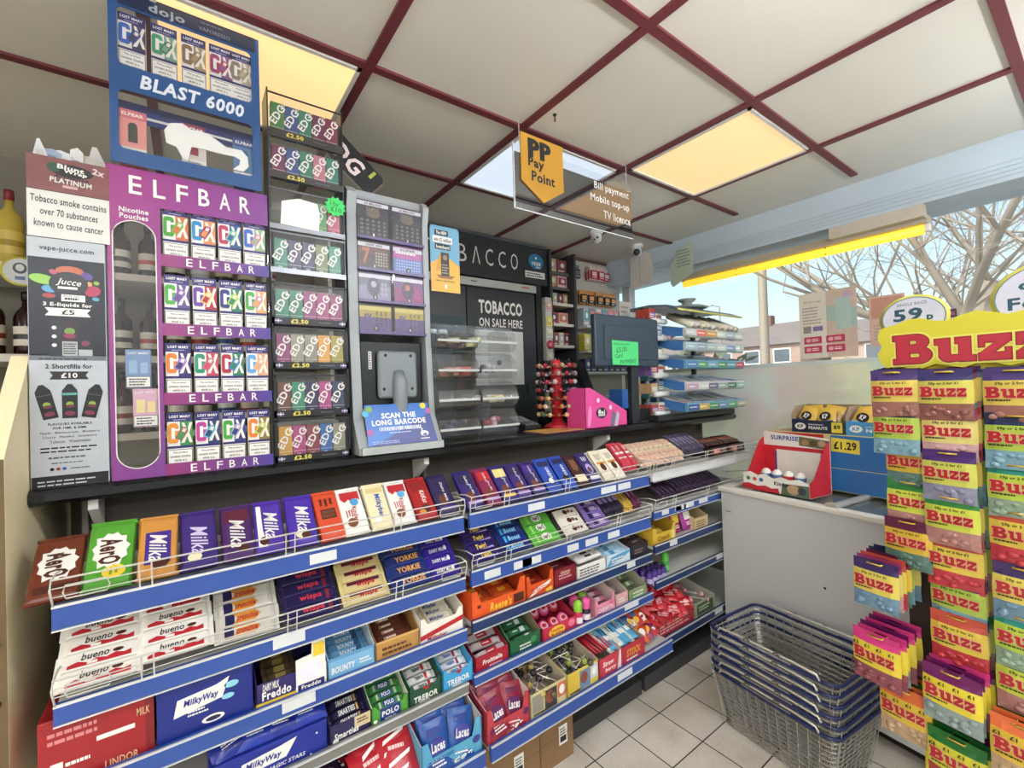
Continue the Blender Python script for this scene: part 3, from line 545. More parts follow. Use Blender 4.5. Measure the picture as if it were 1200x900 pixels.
fill(1.034, 1.158, Y3, Z3, .19, 5, .118, .034, .016, '#8e2416', [('lines', -.4, -.2, .7, .4, 1, 'og')], 'brick red nut bar in the short orange tray', 34, .03)
tray(1.168, 1.288, Y3, Z3, .20, .075, .10, '#7c1a28', '#6a1622', [('lines', -.3, -.1, .6, .3, 2, '#d9a0a8', 4), ('text', 'Galaxy', 0, .25, .46, .2, '#e2c0a0', .02, .2)], 'dark crimson tray between orange and white ones')
fill(1.174, 1.282, Y3, Z3 + .025, .19, 5, .104, .034, .016, '#6e1a26', [('lines', -.4, -.2, .7, .4, 1, '#d9a0a8')], 'crimson bar in the dark crimson tray', 28, .02)
tray(1.294, 1.466, Y3, Z3, .20, .055, .06, '#ece9e2', '#e4e0d8', [('lines', -.42, -.3, .84, .6, 3, '#5a4a44', 8)], 'low white tray of white wafer bars')
fill(1.300, 1.460, Y3, Z3 + .045, .19, 6, .150, .034, .018, '#ebe8e2', [('rect', -.2, -.3, .36, .5, '#4a3a36'), ('rect', .25, -.3, .2, .5, '#c8b8a8')], 'white wafer bar with dark panel in the low white tray', 20, .01)
tray(1.472, 1.630, Y3, Z3, .20, .055, .085, '#cfdfe6', '#dbe6ea', [('poly', [(-.5, -.4), (.1, -.1), (.5, .3), (.5, .5), (-.3, .3)], '#5a9cc4', 2), ('lines', -.3, -.2, .6, .4, 2, 'w', 9)], 'pale ice-blue tray on the middle third shelf')
fill(1.478, 1.624, Y3, Z3 + .02, .19, 5, .136, .034, .018, '#a9cfe2', [('rect', -.4, -.4, .3, .8, '#4f90bc'), ('lines', -.05, -.2, .4, .4, 1, 'w')], 'ice-blue bar in the pale ice-blue tray', 30, .03)
tray(1.636, 1.758, Y3, Z3, .20, .062, .08, '#2c2528', '#3a3032', [('lines', -.3, -.2, .6, .4, 2, '#8a7a78', 10)], 'black-brown tray left of the yellow one')
fill(1.642, 1.752, Y3, Z3 + .035, .19, 4, .106, .034, .016, '#352a2c', [('lines', -.4, -.2, .7, .4, 1, '#a89088')], 'black-brown bar in the black-brown tray', 28, .02)
Z3 = .726
tray(1.800, 1.985, Y3, Z3, .20, .050, .10, '#d6b03a', '#b8952e', [('text', 'Crunch', -.05, 0, .5, .5, '#8a5a1a', .03), ('rect', .3, -.4, .16, .8, '#e8d27a')], 'yellow tray on the far third shelf', .03)
fill(1.808, 1.978, Y3, Z3, .19, 5, .10, .032, .016, '#caa23c', [('rect', -.3, -.3, .5, .6, '#e6cf7a')], 'yellow wrapped bar in the yellow tray', 34, .03)
def pouch(w_, h, t, base, ops, rough=.25):
    """soft bag standing or lying: pillow with crimped head and foot"""
    b = MB(); m = K(base, rough); nx, ny = 6, 8; vs = []; fs = []
    for s in (1, -1):
        for j in range(ny + 1):
            for i in range(nx + 1):
                u, v = i / nx * 2 - 1, j / ny * 2 - 1
                q = max(0, (1 - abs(u) ** 2.6)) ** .6 * max(0, (1 - abs(v) ** 3)) ** .7
                vs.append((u * w_ / 2 * (1 - .03 * (1 - abs(v))), v * h / 2, s * t / 2 * q))
    N = (nx + 1) * (ny + 1)
    for s in (0, 1):
        for j in range(ny):
            for i in range(nx):
                a = s * N + j * (nx + 1) + i; f = (a, a + 1, a + nx + 2, a + nx + 1); fs.append(f if s == 0 else f[::-1])
    b.add(vs, fs, m, I4, True)
    art(b, ops, w_ * .8, h * .8, T(0, 0, t / 2 * 1.02))
    return b.mesh('pouch')
for i, (c, l) in enumerate([('#b03a6a', 'pink sweet pouch right of the yellow tray'), ('#5a3080', 'purple sweet pouch right of the yellow tray'), ('#a83a90', 'magenta sweet pouch right of the yellow tray')]):
    o = link('sweet_pouch', pouch(.085, .12, .03, c, [('rect', -.4, -.1, .8, .4, 'y' if i == 0 else 'w'), ('lines', -.3, -.4, .6, .2, 2, 'w')]), SLOPE(2.035 + .052 * i, 1.40, Z3 + .062, 72) @ T(0, 0, -.034 * (i % 2))); tag(o, l, 'sweet bag', 'sweet pouches on the far third shelf')
tray(2.16, 2.285, Y3, Z3, .20, .060, .115, '#c9b48a', '#b8a37a', [('lines', -.4, -.3, .8, .6, 3, '#7a6238', 11)], 'beige cardboard tray beside the freezer')
Z4 = .502
carton(.030, .306, Y3, Z4, .20, .085, '#1a2c8e', [('poly', [(-.28, -.16), (.12, -.10), (.22, .38), (.06, .30), (-.25, .22)], 'w', 2), ('text', 'MilkyWay', -.07, .06, .30, .24, '#1b2c8a', .03, .2, 4), ('text', 'MAGIC STARS', .12, -.26, .34, .12, 'w', .02, .2), ('ell', -.4, .3, .01, .03, 'w'), ('ell', .4, .2, .01, .03, 'w'), ('ell', -.36, -.2, .01, .03, 'w'), ('ell', .34, -.4, .01, .03, 'w')], 'deep blue star-sweet carton on the fourth shelf', '#142274')
for k in range(4):
    o = link('sweet_pouch', pouch(.10, .09, .03, '#2338a4' if k % 2 else '#1b2b8c', [('poly', [(-.2, -.2), (.2, .1), (.1, .3)], '#8fc8e8'), ('lines', -.3, -.3, .5, .2, 2, 'w')]), SLOPE(.075 + .062 * k, 1.40, Z4 + .112, 38) @ RZ(rnd.uniform(-20, 20))); tag(o, 'blue sweet pouch lying on the star-sweet carton, %s from the left' % ORD[k], 'sweet bag', 'blue pouches on the star-sweet carton')
tray(.312, .428, Y3, Z4, .20, .055, .10, '#2a2350', '#2a2350', [('text', 'Smarties', -.1, -.1, .6, .34, 'w', .05, .2), ('rect', .10, -.1, .40, .6, '#d8c49a', 1), ('lines', .16, .1, .3, .3, 2, 'br'), ('ell', -.36, -.3, .07, .12, 'w')], 'navy and sand tray on the fourth shelf')
fill(.316, .424, Y3, Z4 + .01, .19, 6, .108, .026, .022, '#2c2444', [('text', 'SMARTIES', 0, 0, .74, .8, 'w', .06, .1), ('rect', .42, -.5, .08, 1, '#c89a5a')], 'navy tube with white capitals in the navy and sand tray', 34, .055, name='sweet_tube', cat='sweets')
tray(.432, .548, Y3, Z4, .20, .042, .10, '#4e9a34', '#d8d6c8', [('rect', -.28, -.5, .56, 1, '#1f3a7c'), ('text', 'POLO', 0, .12, .46, .4, 'w', .06), ('text', 'POLO', 0, -.32, .3, .2, 'w', .04), ('ell', -.4, -.2, .05, .12, 'w')], 'bright green mint tray on the fourth shelf', .014)
fill(.436, .544, Y3, Z4 + .01, .19, 6, .106, .024, .022, '#3e8a3a', [('rect', -.3, -.5, .6, 1, '#24407e'), ('text', 'POLO', 0, 0, .44, .7, 'w', .06), ('rect', -.5, -.5, .1, 1, 'si'), ('rect', .4, -.5, .1, 1, 'si')], 'green and blue mint tube in the bright green tray', 34, .055, name='mint_tube', cat='sweets')
tray(.552, .664, Y3, Z4, .20, .052, .105, '#1c4a34', '#1c4a34', [('text', 'TREBOR', 0, -.1, .74, .36, 'w', .05), ('lines', -.2, -.42, .4, .16, 1, 'w'), ('poly', [(-.1, .5), (.14, .5), (.02, .24)], 'r')], 'dark green mint tray on the fourth shelf', .016)
fill(.556, .660, Y3, Z4 + .012, .19, 6, .102, .025, .022, '#e8e6e0', [('text', 'TREBOR', -.1, 0, .5, .6, '#1c4a34', .05), ('rect', .2, -.5, .16, 1, 'r')], 'white mint tube in the dark green tray', 34, .06, name='mint_tube', cat='sweets')
tray(.668, .782, Y3 - .004, Z4 + .006, .20, .052, .105, '#3f9fd2', '#3f9fd2', [('text', 'TREBOR', 0, -.08, .74, .36, 'w', .05), ('lines', -.2, -.42, .4, .16, 1, 'w'), ('poly', [(-.1, .5), (.14, .5), (.02, .26)], 'r')], 'sky blue mint tray on the fourth shelf', .016)
fill(.672, .778, Y3, Z4 + .014, .19, 6, .104, .025, .022, '#e6e8ea', [('text', 'TREBOR', -.1, 0, .5, .6, '#2a6ab0', .05), ('rect', .22, -.5, .14, 1, '#a8305a')], 'white mint tube in the sky blue tray', 34, .06, name='mint_tube', cat='sweets')
Z4 = .514
tray(.796, .936, Y3, Z4, .20, .055, .10, '#a8182c', '#8a1424', [('text', 'Fruittella', 0, .05, .6, .3, 'w', .03, .15), ('lines', -.1, -.4, .5, .2, 1, '#f0c0c4')], 'crimson chew tray on the middle fourth shelf')
fill(.800, .932, Y3, Z4 + .018, .19, 5, .13, .026, .020, '#b8a6a8', [('rect', -.2, -.5, .5, 1, '#a81c30'), ('lines', -.15, -.2, .4, .4, 1, 'w')], 'silver and red chew tube in the crimson tray', 34, .05, name='sweet_tube', cat='sweets')
tray(.944, 1.090, Y3, Z4, .20, .058, .12, '#1d5a38', '#8a8268', [('lines', -.2, -.3, .4, .4, 2, 'w', 12), ('ell', .25, .1, .10, .2, '#3c8a50')], 'mid green mint tray with grey sides on the middle fourth shelf')
fill(.950, 1.084, Y3, Z4 + .012, .19, 5, .11, .026, .020, '#2c6a44', [('rect', .1, -.5, .3, 1, '#c9d2cc'), ('lines', -.4, -.2, .4, .4, 1, 'w')], 'green mint tube in the mid green tray', 34, .05, name='mint_tube', cat='sweets')
tray(1.102, 1.282, Y3, Z4, .20, .050, .085, '#c42a48', '#b82442', [('ell', -.1, -.05, .24, .42, 'y'), ('text', 'Hubba', -.1, .1, .36, .26, '#b8202a', .05, .1), ('text', 'Bubba', -.1, -.22, .36, .26, '#b8202a', .05, .1), ('ell', .34, .1, .1, .3, '#e87a94')], 'cherry red bubble-gum tray with yellow badge')
for k in range(6):
    b = MB(); c = ['#d6427a', '#c8283e', '#e05c94', '#d03a52', '#cf3a80', '#c02a3c'][k]; fr = T(1.140 + .052 * (k % 3), 1.395 + .065 * (k // 3), Z4 + .030 + .030 * (k // 3)) @ RX(38)
    b.lathe([(.002, -.010), (.021, -.010), (.026, -.006), (.026, .006), (.021, .010), (.002, .010)], K(c, .25), 18); b.ell(0, 0, .017, .017, K('#f0b8c4'), T(0, 0, .0102), 1); b.ell(0, .003, .011, .008, K('r'), T(0, 0, .0102), 2)
    o = b.build('gum_tape', None, fr); tag(o, 'round pink gum tape in the cherry red tray, %s %s' % (['left', 'middle', 'right'][k % 3], ['front', 'rear'][k // 3]), 'sweets', 'round gum tapes in the cherry tray')
def bottle(body, capc, label2, n=12):
    b = MB(); b.lathe([(.016, 0), (.020, .003), (.020, .045), (.017, .055), (.0165, .058)], K(body, .3), n); b.lathe([(.019, .056), (.0195, .060), (.0195, .086), (.017, .094), (.010, .098), (.001, .099)], K(capc, .3), n)
    b.lathe([(.0203, .012), (.0203, .036)], K(label2), n, cap=False); return b.mesh('bottle')
for k, (x, y, c, cc) in enumerate([(1.300, 1.362, '#c82a5a', '#8cc63f'), (1.346, 1.362, '#3a2438', '#e0559a'), (1.322, 1.408, '#c82a5a', '#e0559a'), (1.368, 1.404, '#55306a', '#8cc63f')]):
    o = link('sweet_bottle', bottle(c, cc, '#e6d8dc'), T(x, y, Z4 + .002)); tag(o, ['crimson sweet bottle with lime cap at the front left', 'dark sweet bottle with pink cap at the front right', 'crimson sweet bottle with pink cap at the rear', 'violet sweet bottle with lime cap at the rear'][k] + ' beside the cherry red tray', 'sweet bottle', 'capped sweet bottles')
tray(1.392, 1.518, Y3, Z4, .20, .050, .105, '#df8fa4', '#d8c0c0', [('text', 'CHEWITS', 0, -.05, .70, .36, '#f4e4e8', .05), ('lines', -.4, -.4, .3, .2, 1, '#8a2a4a'), ('ell', .3, .3, .1, .16, '#c85a80')], 'rose pink chew tray with raised corners', .03)
fill(1.398, 1.512, Y3, Z4, .19, 5, .11, .024, .018, '#b6667a', [('rect', -.2, -.5, .4, 1, '#e6c8cc')], 'rose coloured chew tube in the rose pink tray', 34, .045, name='sweet_tube', cat='sweets')
tray(1.524, 1.606, Y3, Z4, .20, .058, .105, '#d9a7a4', '#d0c4ba', [('lines', -.3, -.2, .6, .4, 2, 'w', 14)], 'narrow salmon tray on the middle fourth shelf')
fill(1.529, 1.601, Y3, Z4, .19, 4, .066, .024, .018, '#a8787a', [('rect', -.2, -.5, .4, 1, '#d8c8c0')], 'salmon chew tube in the narrow salmon tray', 34, .045, name='sweet_tube', cat='sweets')
tray(1.612, 1.742, Y3, Z4, .20, .050, .11, '#8a9a70', '#a8a890', [('lines', -.3, -.3, .6, .6, 2, '#e0e6d0', 15), ('ell', -.25, 0, .12, .3, '#4c9a30')], 'sage green tray on the middle fourth shelf')
fill(1.618, 1.736, Y3, Z4, .19, 4, .10, .026, .018, '#6a7a58', [('rect', -.2, -.5, .3, 1, '#b8c8a0')], 'sage green chew tube in the sage tray', 34, .045, name='sweet_tube', cat='sweets')
for k in range(10):
    b = MB(); b.lathe([(.014, 0), (.017, .003), (.017, .052), (.013, .060), (.003, .0605)], K('#4a3080', .25), 12); b.lathe([(.0173, .012), (.0173, .034)], K('#b8aad0'), 12, cap=False); b.lathe([(.0125, .0605), (.0125, .068), (.002, .069)], K('#2c1c50'), 10)
    o = b.build('sweet_can', None, T(1.770 + .0365 * (k % 4) + .02, 1.372 + .040 * (k // 4), Z4 + .004 + (.018 if k % 4 else .018) + (.0 if k < 8 else 0))); tag(o, 'small purple sweet can, %s row, %s from left' % (['nearest', 'middle', 'rear'][k // 4], ORD[k % 4]), 'sweets', 'purple sweet cans')
o = link('sweet_bottle', bottle('#3f9a40', '#54b04a', '#78c46a'), T(1.955, 1.40, Z4 + .038)); tag(o, 'tall green sweet bottle at the end of the purple cans', 'sweet bottle', 'capped sweet bottles')
Z5 = .337; Y5 = 1.256
for k, (x, y, z, c, rz) in enumerate([(.315, 1.36, Z5 + .055, '#2a2030', 20), (.37, 1.31, Z5 + .035, '#3c2a48', -15), (.33, 1.42, Z5 + .08, '#7a2230', 8)]):
    o = link('sweet_pouch', pouch(.10, .13, .035, c, [('ell', 0, .1, .3, .26, '#6a4a80' if k < 2 else '#d8a0a0'), ('lines', -.3, -.4, .6, .25, 2, 'w')]), SLOPE(x, y, z, 35) @ RZ(rz)); tag(o, ['black sweet bag with violet disc at the bottom left', 'dark plum sweet bag with violet disc at the bottom left', 'maroon sweet bag with pale disc at the bottom left'][k], 'sweet bag', 'sweet bags on the bottom shelf')
for k in range(4):
    o = link('sweet_pouch', pouch(.125, .17, .035, '#b0202c', [('poly', [(-.35, -.1), (.3, .1), (.34, .18), (-.32, -.01)], 'w'), ('poly', [(-.35, -.32), (.2, -.16), (.24, -.08), (-.32, -.24)], 'w'), ('lines', -.3, .2, .6, .15, 1, '#f0c0c0')]), SLOPE(.430 + .062 * (k % 2), 1.31 + .05 * (k // 2), Z5 + .055 + .036 * (k // 2), 40) @ RZ(8 - 16 * (k % 2)) @ T(0, 0, .014 * (k % 2))); tag(o, 'bright red sweet bag with white streaks, %s %s' % (['left', 'right'][k % 2], ['in front', 'behind'][k // 2]), 'sweet bag', 'red bags on the bottom shelf')
def laces(x0, x1, col, inn, tx, label, phr, c2):
    tray(x0, x1, Y5, Z5, .22, .06, .165, col, inn, [('text', 'Laces', .05, -.18, .55, .36, 'w', .04, .2), ('ell', -.38, .1, .06, .16, c2), ('ell', .4, .28, .07, .2, c2), ('lines', -.4, .2, .5, .2, 2, tx, 3)], label, .05, ramp=.85)
    me = pouch(.088, .135, .022, tx, [('ell', 0, .0, .42, .22, c2), ('text', 'Laces', 0, 0, .66, .24, 'w', .03, .25), ('lines', -.4, .28, .8, .2, 3, c2, 5), ('lines', -.4, -.48, .8, .25, 3, '#e8e0e6', 7)])
    for k in range(8):
        o = link('lace_bag', me, SLOPE(x0 + (x1 - x0) * (.29 if k % 2 else .71), Y5 + .03 + .036 * (k // 2), Z5 + .068 + .012 * (k // 2), 62) @ RZ(rnd.uniform(-12, 12)) @ T(0, 0, .006 * (k % 2))); tag(o, phr + ', %s row from the front, %s' % (ORD[k // 2], 'left' if k % 2 else 'right'), 'sweet bag', phr)
laces(.545, .755, '#5aa6c8', '#b8b2b0', '#1f4f9a', 'large turquoise lace-sweet tray on the bottom shelf', 'shiny blue lace bag in the turquoise tray', '#3a3a8c')
laces(.775, .952, '#b83a44', '#c4b4b0', '#8a1c30', 'large coral red lace-sweet tray on the bottom shelf', 'shiny red lace bag in the coral red tray', '#5a1c58')
def lolly(head, stick='#efe9dc', r=.013, L=.085):
    b = MB(); b.tube([(0, 0, 0), (0, 0, L)], .0018, K(stick), 5); b.ball((0, 0, L + r * .7), r, K(head, .25), n=10, k=6); b.lathe([(.002, L - .006), (.006, L - .002), (.004, L + .002)], K(head), 8, cap=False); return b.mesh('lolly')
def lollytray(x0, x1, art_, label, phr, heads, n, seed, inner='#b8ac98', hf=.085, hb=.14, y0=None, z0=None, outer='#cdbf8e'):
    y0 = y0 or Y5; z0 = z0 or Z5
    tray(x0, x1, y0, z0, .26, hf, hb, outer, inner, art_, label, 0, ramp=.9)
    q = random.Random(seed); ms = [lolly(h) for h in heads]
    for k in range(n):
        m = T(q.uniform(x0 + .03, x1 - .03), y0 + .03 + .20 * (k + .5) / n, z0 + .055 + .035 * q.random()) @ RZ(q.uniform(0, 360)) @ RX(q.uniform(65, 105)) @ T(0, 0, -.045)
        o = link('lollipop', ms[k % len(ms)], m); tag(o, phr, 'lollipop', phr)
comic = lambda a, b_, c: [('rect', -.46, -.3, .3, .7, a, 1), ('rect', -.12, -.42, .34, .8, b_, 1), ('rect', .24, -.2, .24, .6, c, 1), ('lines', -.44, -.44, .4, .14, 1, 'k', 4), ('ell', .02, .05, .12, .26, '#8a4a34', 2), ('ell', .36, .1, .08, .2, 'w', 2)]
lollytray(.958, 1.128, comic('#8f8a7c', '#3a3a38', '#c86a4a'), 'grey and orange comic-print lolly tray on the bottom shelf', 'dark wrapped lollipop jumbled in the grey comic-print tray', ['#33302e', '#5a4a3a', '#b8a05a'], 22, 3)
lollytray(1.134, 1.300, comic('#d8b83a', '#6a86a4', '#c9cfd2'), 'yellow-edged comic-print lolly tray on the bottom shelf', 'dark wrapped lollipop jumbled in the yellow-edged tray', ['#2c3038', '#46443a', '#8a9a4a'], 24, 5, outer='#d6c058')
tray(1.306, 1.436, Y5, Z5, .26, .075, .125, '#c43a4c', '#c9b9ac', [('text', 'Straw', -.1, .16, .5, .26, 'w', .03, .2), ('text', 'berry', .0, -.2, .5, .26, 'w', .03, .2), ('poly', [(.3, -.5), (.5, -.5), (.5, .5), (.42, .5)], '#f0d8d8')], 'strawberry red pencil-sweet tray on the bottom shelf', 0, ramp=.9)
for k in range(9):
    b = MB(); b.tube([(0, 0, 0), (0, .10, .004), (0, .2, 0)], .0045, K('#a8182c', .3), 6)
    o = b.build('sweet_pencil', None, T(1.318 + .012 * k, Y5 + .035, Z5 + .075 + .004 * (k % 3)) @ RX(6) @ RZ(rnd.uniform(-3, 3))); tag(o, 'long red liquorice pencil, %s from the left of its tray' % ORD[k], 'sweets', 'red liquorice pencils')
tray(1.440, 1.590, Y5, Z5, .26, .075, .12, '#b83040', '#b8a89a', [('text', 'STIXX', 0, .05, .6, .4, '#e8a63c', .06, .1), ('lines', -.3, -.4, .6, .2, 1, 'w')], 'raspberry tray with amber lettering on the bottom shelf', 0, ramp=.9)
for k in range(8):
    o = link('sweet_sachet', bar(.17, .030, .012, '#5aa4cc' if k % 3 else '#d8dccf', [('rect', -.3, -.5, .2, 1, 'w'), ('rect', .28, -.5, .1, 1, '#e2d060'), ('lines', -.05, -.3, .3, .6, 1, 'nv')]), SLOPE(1.400 + .023 * k, Y5 + .10, Z5 + .085 + .006 * (k % 2), 14) @ RZ(90 + rnd.uniform(-6, 6))); tag(o, 'pale blue sherbet sachet laid across the red trays, %s from the left' % ORD[k], 'sweets', 'sherbet sachets')
q = random.Random(11)
for k in range(14):
    c = ['#b8242e', '#c8502a', '#8a1e50', '#c43a44', '#3a66a8', '#c06a2a'][k % 6]
    o = link('sweet_pouch', pouch(.062, .078, .024, c, [('ell', 0, 0, .3, .28, 'w' if k % 2 else '#f0c04a'), ('lines', -.3, -.4, .6, .2, 1, 'w')]), T(1.615 + .032 * (k % 4) + q.uniform(-.006, .006), Y5 + .06 + .052 * (k // 4), Z5 + .032 + .030 * (k // 4) + q.uniform(0, .012)) @ RZ(q.uniform(-60, 60)) @ RX(q.uniform(15, 50)))
    tag(o, 'small red or orange sweet sachet heaped at the end of the bottom shelf', 'sweet bag', 'sachet heap on the bottom shelf')
Z5 = .268; Y5 = 1.356
tray(1.800, 2.125, Y5, Z5, .26, .075, .165, '#a83038', '#cfc6ba', [('lines', -.4, -.3, .8, .6, 3, '#e6b0a8', 17)], 'wide red tray of loose red sweet bags on the far bottom shelf', 0, ramp=.95)
for k in range(22):
    c = ['#c21f2c', '#d63a40', '#b01826', '#e0525a'][k % 4]
    o = link('sweet_pouch', pouch(.085, .075, .026, c, [('lines', -.4, -.3, .8, .5, 2, '#f4c4c4', k), ('ell', .1, .1, .2, .2, '#e88a90')]), T(1.84 + .041 * (k % 7) + q.uniform(-.008, .008), Y5 + .035 + .056 * (k // 7), Z5 + .065 + .034 * (k // 7) + q.uniform(0, .02)) @ RZ(q.uniform(-70, 70)) @ RX(q.uniform(10, 50)))
    tag(o, 'shiny red sweet bag heaped in the wide red tray', 'sweet bag', 'red bags in the wide tray')
lollytray(2.135, 2.33, [('rect', -.4, -.4, .8, .75, '#3f5a34', 1), ('lines', -.3, -.2, .6, .4, 2, '#c8d0b0', 5)], 'clear tray of pink lollies beside the freezer', 'pink ball lollipop in the tray beside the freezer', ['#e0a8a0', '#d8988e'], 10, 9, '#b5b3a6', .075, .12, Y5, Z5, '#a8a690')
# stock cartons pushed under the bottom shelf
for k, (x0, x1, y0, h) in enumerate([(.80, 1.075, 1.36, .235), (1.085, 1.26, 1.37, .225), (1.30, 1.50, 1.46, .20)]):
    b = MB().rbox((0, 0, 0), (x1 - x0, .26, h), M('#8a6a48', .8, 0, .12, 9), .002); fr = FRONT(0, -.0002, 0)
    b.rect((x1 - x0) * .55, h * .3, .045, .075, K('w'), fr, 1); b.rect((x1 - x0) * .55 + .006, h * .3 + .01, .033, .022, K('k'), fr, 2); b.lines((x1 - x0) * .55 + .006, h * .3 + .036, .033, .03, 3, K('k'), fr, 2, k); b.rect(0, h * .47, x1 - x0, .002, M('#6a4e34', .8), fr, 1)
    tag(b.build('stock_carton', None, T(x0, y0, 0)), 'brown cardboard carton with white sticker under the bottom shelf, %s from the left' % ORD[k], 'cardboard box', 'cartons under the bottom shelf')
# ------------------------------------------------------------------ counter
GRANITE = M('#17181b', .16, 0, .8, 55)
ct = empty('counter', T(0, 0, 0), 'black speckled shop counter with rounded front edge above the sweet shelving', 'counter')
b = MB(); b.prism([(1.555, 1.262), (1.57, 1.25), (2.06, 1.25), (2.06, 1.29), (1.57, 1.29), (1.555, 1.28)], -.310, 3.02, GRANITE, frame((0, 0, 0), (0, 1, 0), (0, 0, 1))); b.build('worktop', ct)
for x in (-.21, .74, 1.78):
    MB().prism([(1.60, 1.247), (1.60, 1.22), (1.71, 1.15), (1.714, 1.247)], x, x + .02, WHITE, frame((0, 0, 0), (0, 1, 0), (0, 0, 1))).build('bracket', ct)
MB().box((-.30, 1.98, 0), (3.0, 2.0, 1.249), M('#6a6258', .7)).build('back_panel', ct)
# cream end panel
CREAM = M('#fbeabf', .5, 0, .05, 6)
ep = empty('end_panel', T(-.345, 1.5, 0), 'cream wooden counter end panel with a sloped top at the left edge', 'counter panel')
mv = Matrix.Translation((.345, -1.5, 0))
b = MB(); b.prism([(1.395, 0), (2.05, 0), (2.05, 1.62), (1.60, 1.62), (1.395, 1.39)], -.342, -.3105, CREAM, mv @ frame((0, 0, 0), (0, 1, 0), (0, 0, 1))); b.build('board', ep)
b = MB(); b.box((-.3425, 1.3935, 0), (-.3110, 1.3949, 1.386), M('#6a5738', .7, 0, .12, 8), mv); b.build('edge_strip', ep)
for z in (.62, .88, 1.0):
    MB().lathe([(.001, 0), (.008, 0), (.008, .004), (.001, .005)], BLACK, 10, mv @ T(-.327, 1.3934, z) @ RX(90)).build('screw_cap', ep)

ZT = 1.2905; YD = 1.575
def seen(n): return bpy.data.objects.get(n)
# ---- stacked leaflet box on top of the tall e-liquid card (leftmost)
jb = empty('display_card', T(-.236, YD, ZT), 'tall grey and black e-liquid display box at the left end of the counter', 'display box')
b = MB(); b.rbox((-.072, 0, 0), (.072, .12, .625), M('#b9bec4', .4, 0, .04), .002); fr = FRONT(0, -.0003, 0)
b.rect(-.070, .0, .140, .030, K('k'), fr, 1)
b.rect(-.070, .33, .140, .245, M('#141a24', .4, 0, .4, 5), fr, 1)
b.rect(-.070, .318, .140, .014, M('#6a707a', .4, 0, .3, 9), fr, 1)
b.text('vape-jucce.com', 0, .598, .100, .015, K('#2a2d36'), fr, 2, 0, .02)
for x, y, rx, ry, c, ro in [(-.045, .520, .024, .012, '#8cbf4a', -12), (-.026, .540, .008, .006, '#b0566a', -30), (-.033, .497, .014, .009, '#5aa0c8', -8), (-.034, .480, .012, .006, '#a8403a', 0), (.004, .546, .026, .012, '#b8603a', 0), (.036, .536, .012, .009, '#5a3a88', -30), (.046, .498, .016, .014, '#a82a4a', 20), (.040, .516, .006, .006, '#d8a060', 0), (.054, .520, .006, .005, '#8cae4a', -20), (.052, .478, .007, .005, '#4fa0b4', -10)]: b.ell(x, y, rx, ry, K(c), fr, 2, 18, ro)
b.ell(.002, .512, .036, .031, K('#10131c'), fr, 3, 26); b.text('Jucce', .002, .515, .046, .020, K('w'), fr, 4, -4, .01, .3); b.rect(-.018, .499, .036, .006, K('w'), fr, 4)
b.rect(-.012, .468, .044, .017, K('w'), fr, 4); b.lines(-.006, .4705, .032, .006, 1, K('k'), fr, 5, 1, .9); b.text('RH2 3Z1', .008, .481, .03, .005, K('k'), fr, 5)
b.text('3 E-liquids for', .000, .458, .090, .012, K('w'), fr, 2, 0, .03)
b.poly([(-.042, .450), (.042, .450), (.035, .440), (.042, .430), (-.042, .430), (-.035, .440)], K('w'), fr, 2); b.text('£5', 0, .440, .024, .013, K('k'), fr, 3, 0, .03)
b.rect(-.034, .328, .026, .092, K('#1b2028'), fr, 2); b.rect(-.012, .366, .028, .052, K('#2a1620'), fr, 3); b.ell(.002, .392, .010, .009, K('#6a8a3a'), fr, 4); b.ell(.002, .380, .012, .006, K('#8a2a4a'), fr, 5); b.rect(-.012, .330, .028, .036, K('#aeb4b4'), fr, 3); b.lines(-.010, .333, .024, .030, 5, K('k'), fr, 4, 2)
b.rect(.018, .330, .026, .055, K('#14171e'), fr, 3); b.rect(.022, .385, .018, .024, K('#0c0e12'), fr, 3); b.ell(.031, .362, .008, .007, K('#7a2a4a'), fr, 4); b.rect(.018, .330, .026, .016, K('#aeb4b4'), fr, 4)
for y in (.40, .378, .356): b.ell(-.026, y, .0045, .0045, K('w'), fr, 3, 12)
b.lines(-.054, .318, .108, .008, 1, K('#3a3f4a'), fr, 2, 4)
b.text('2 Shortfills for', 0, .303, .086, .012, K('#1a1c24'), fr, 2, 0, .03)
b.poly([(-.036, .290), (.036, .290), (.030, .280), (.036, .270), (-.036, .270), (-.030, .280)], K('k'), fr, 2); b.text('£10', 0, .280, .030, .013, K('w'), fr, 3, 0, .03)
for k, (x, ro) in enumerate([(-.034, 12), (0, 0), (.034, -12)]):
    f2 = fr @ T(x, .172, 0) @ RZ(ro)
    b.poly([(-.014, 0), (.014, 0), (.0145, .060), (.014, .070), (.004, .086), (-.004, .086), (-.014, .070), (-.0145, .060)], K('#15161c'), f2, 2 + k % 2); b.ell(0, .036, .007, .006, K('#8aa83a'), f2, 5); b.ell(.001, .030, .009, .004, K('#6a2a3a'), f2, 6); b.ell(0, .012, .010, .006, K('#7a2a44'), f2, 5); b.rect(-.0135, .058, .027, .002 if k != 1 else .006, K('#5aa89a' if k == 1 else '#5a4a54'), f2, 5)
b.text('FLAVOURS AVAILABLE', 0, .158, .080, .006, K('k'), fr, 2, 0, .02); b.text('FOR 10ML & 50ML', 0, .148, .062, .006, K('k'), fr, 2, 0, .02)
for i, s_ in enumerate(['Apple   Blackcurrant   Blueberry', 'Cherry   Menthol   Strawberry', 'Tobacco   Watermelon']): b.text(s_, 0, .136 - .011 * i, [.110, .100, .074][i], .007, K('#2a2d36'), fr, 2)
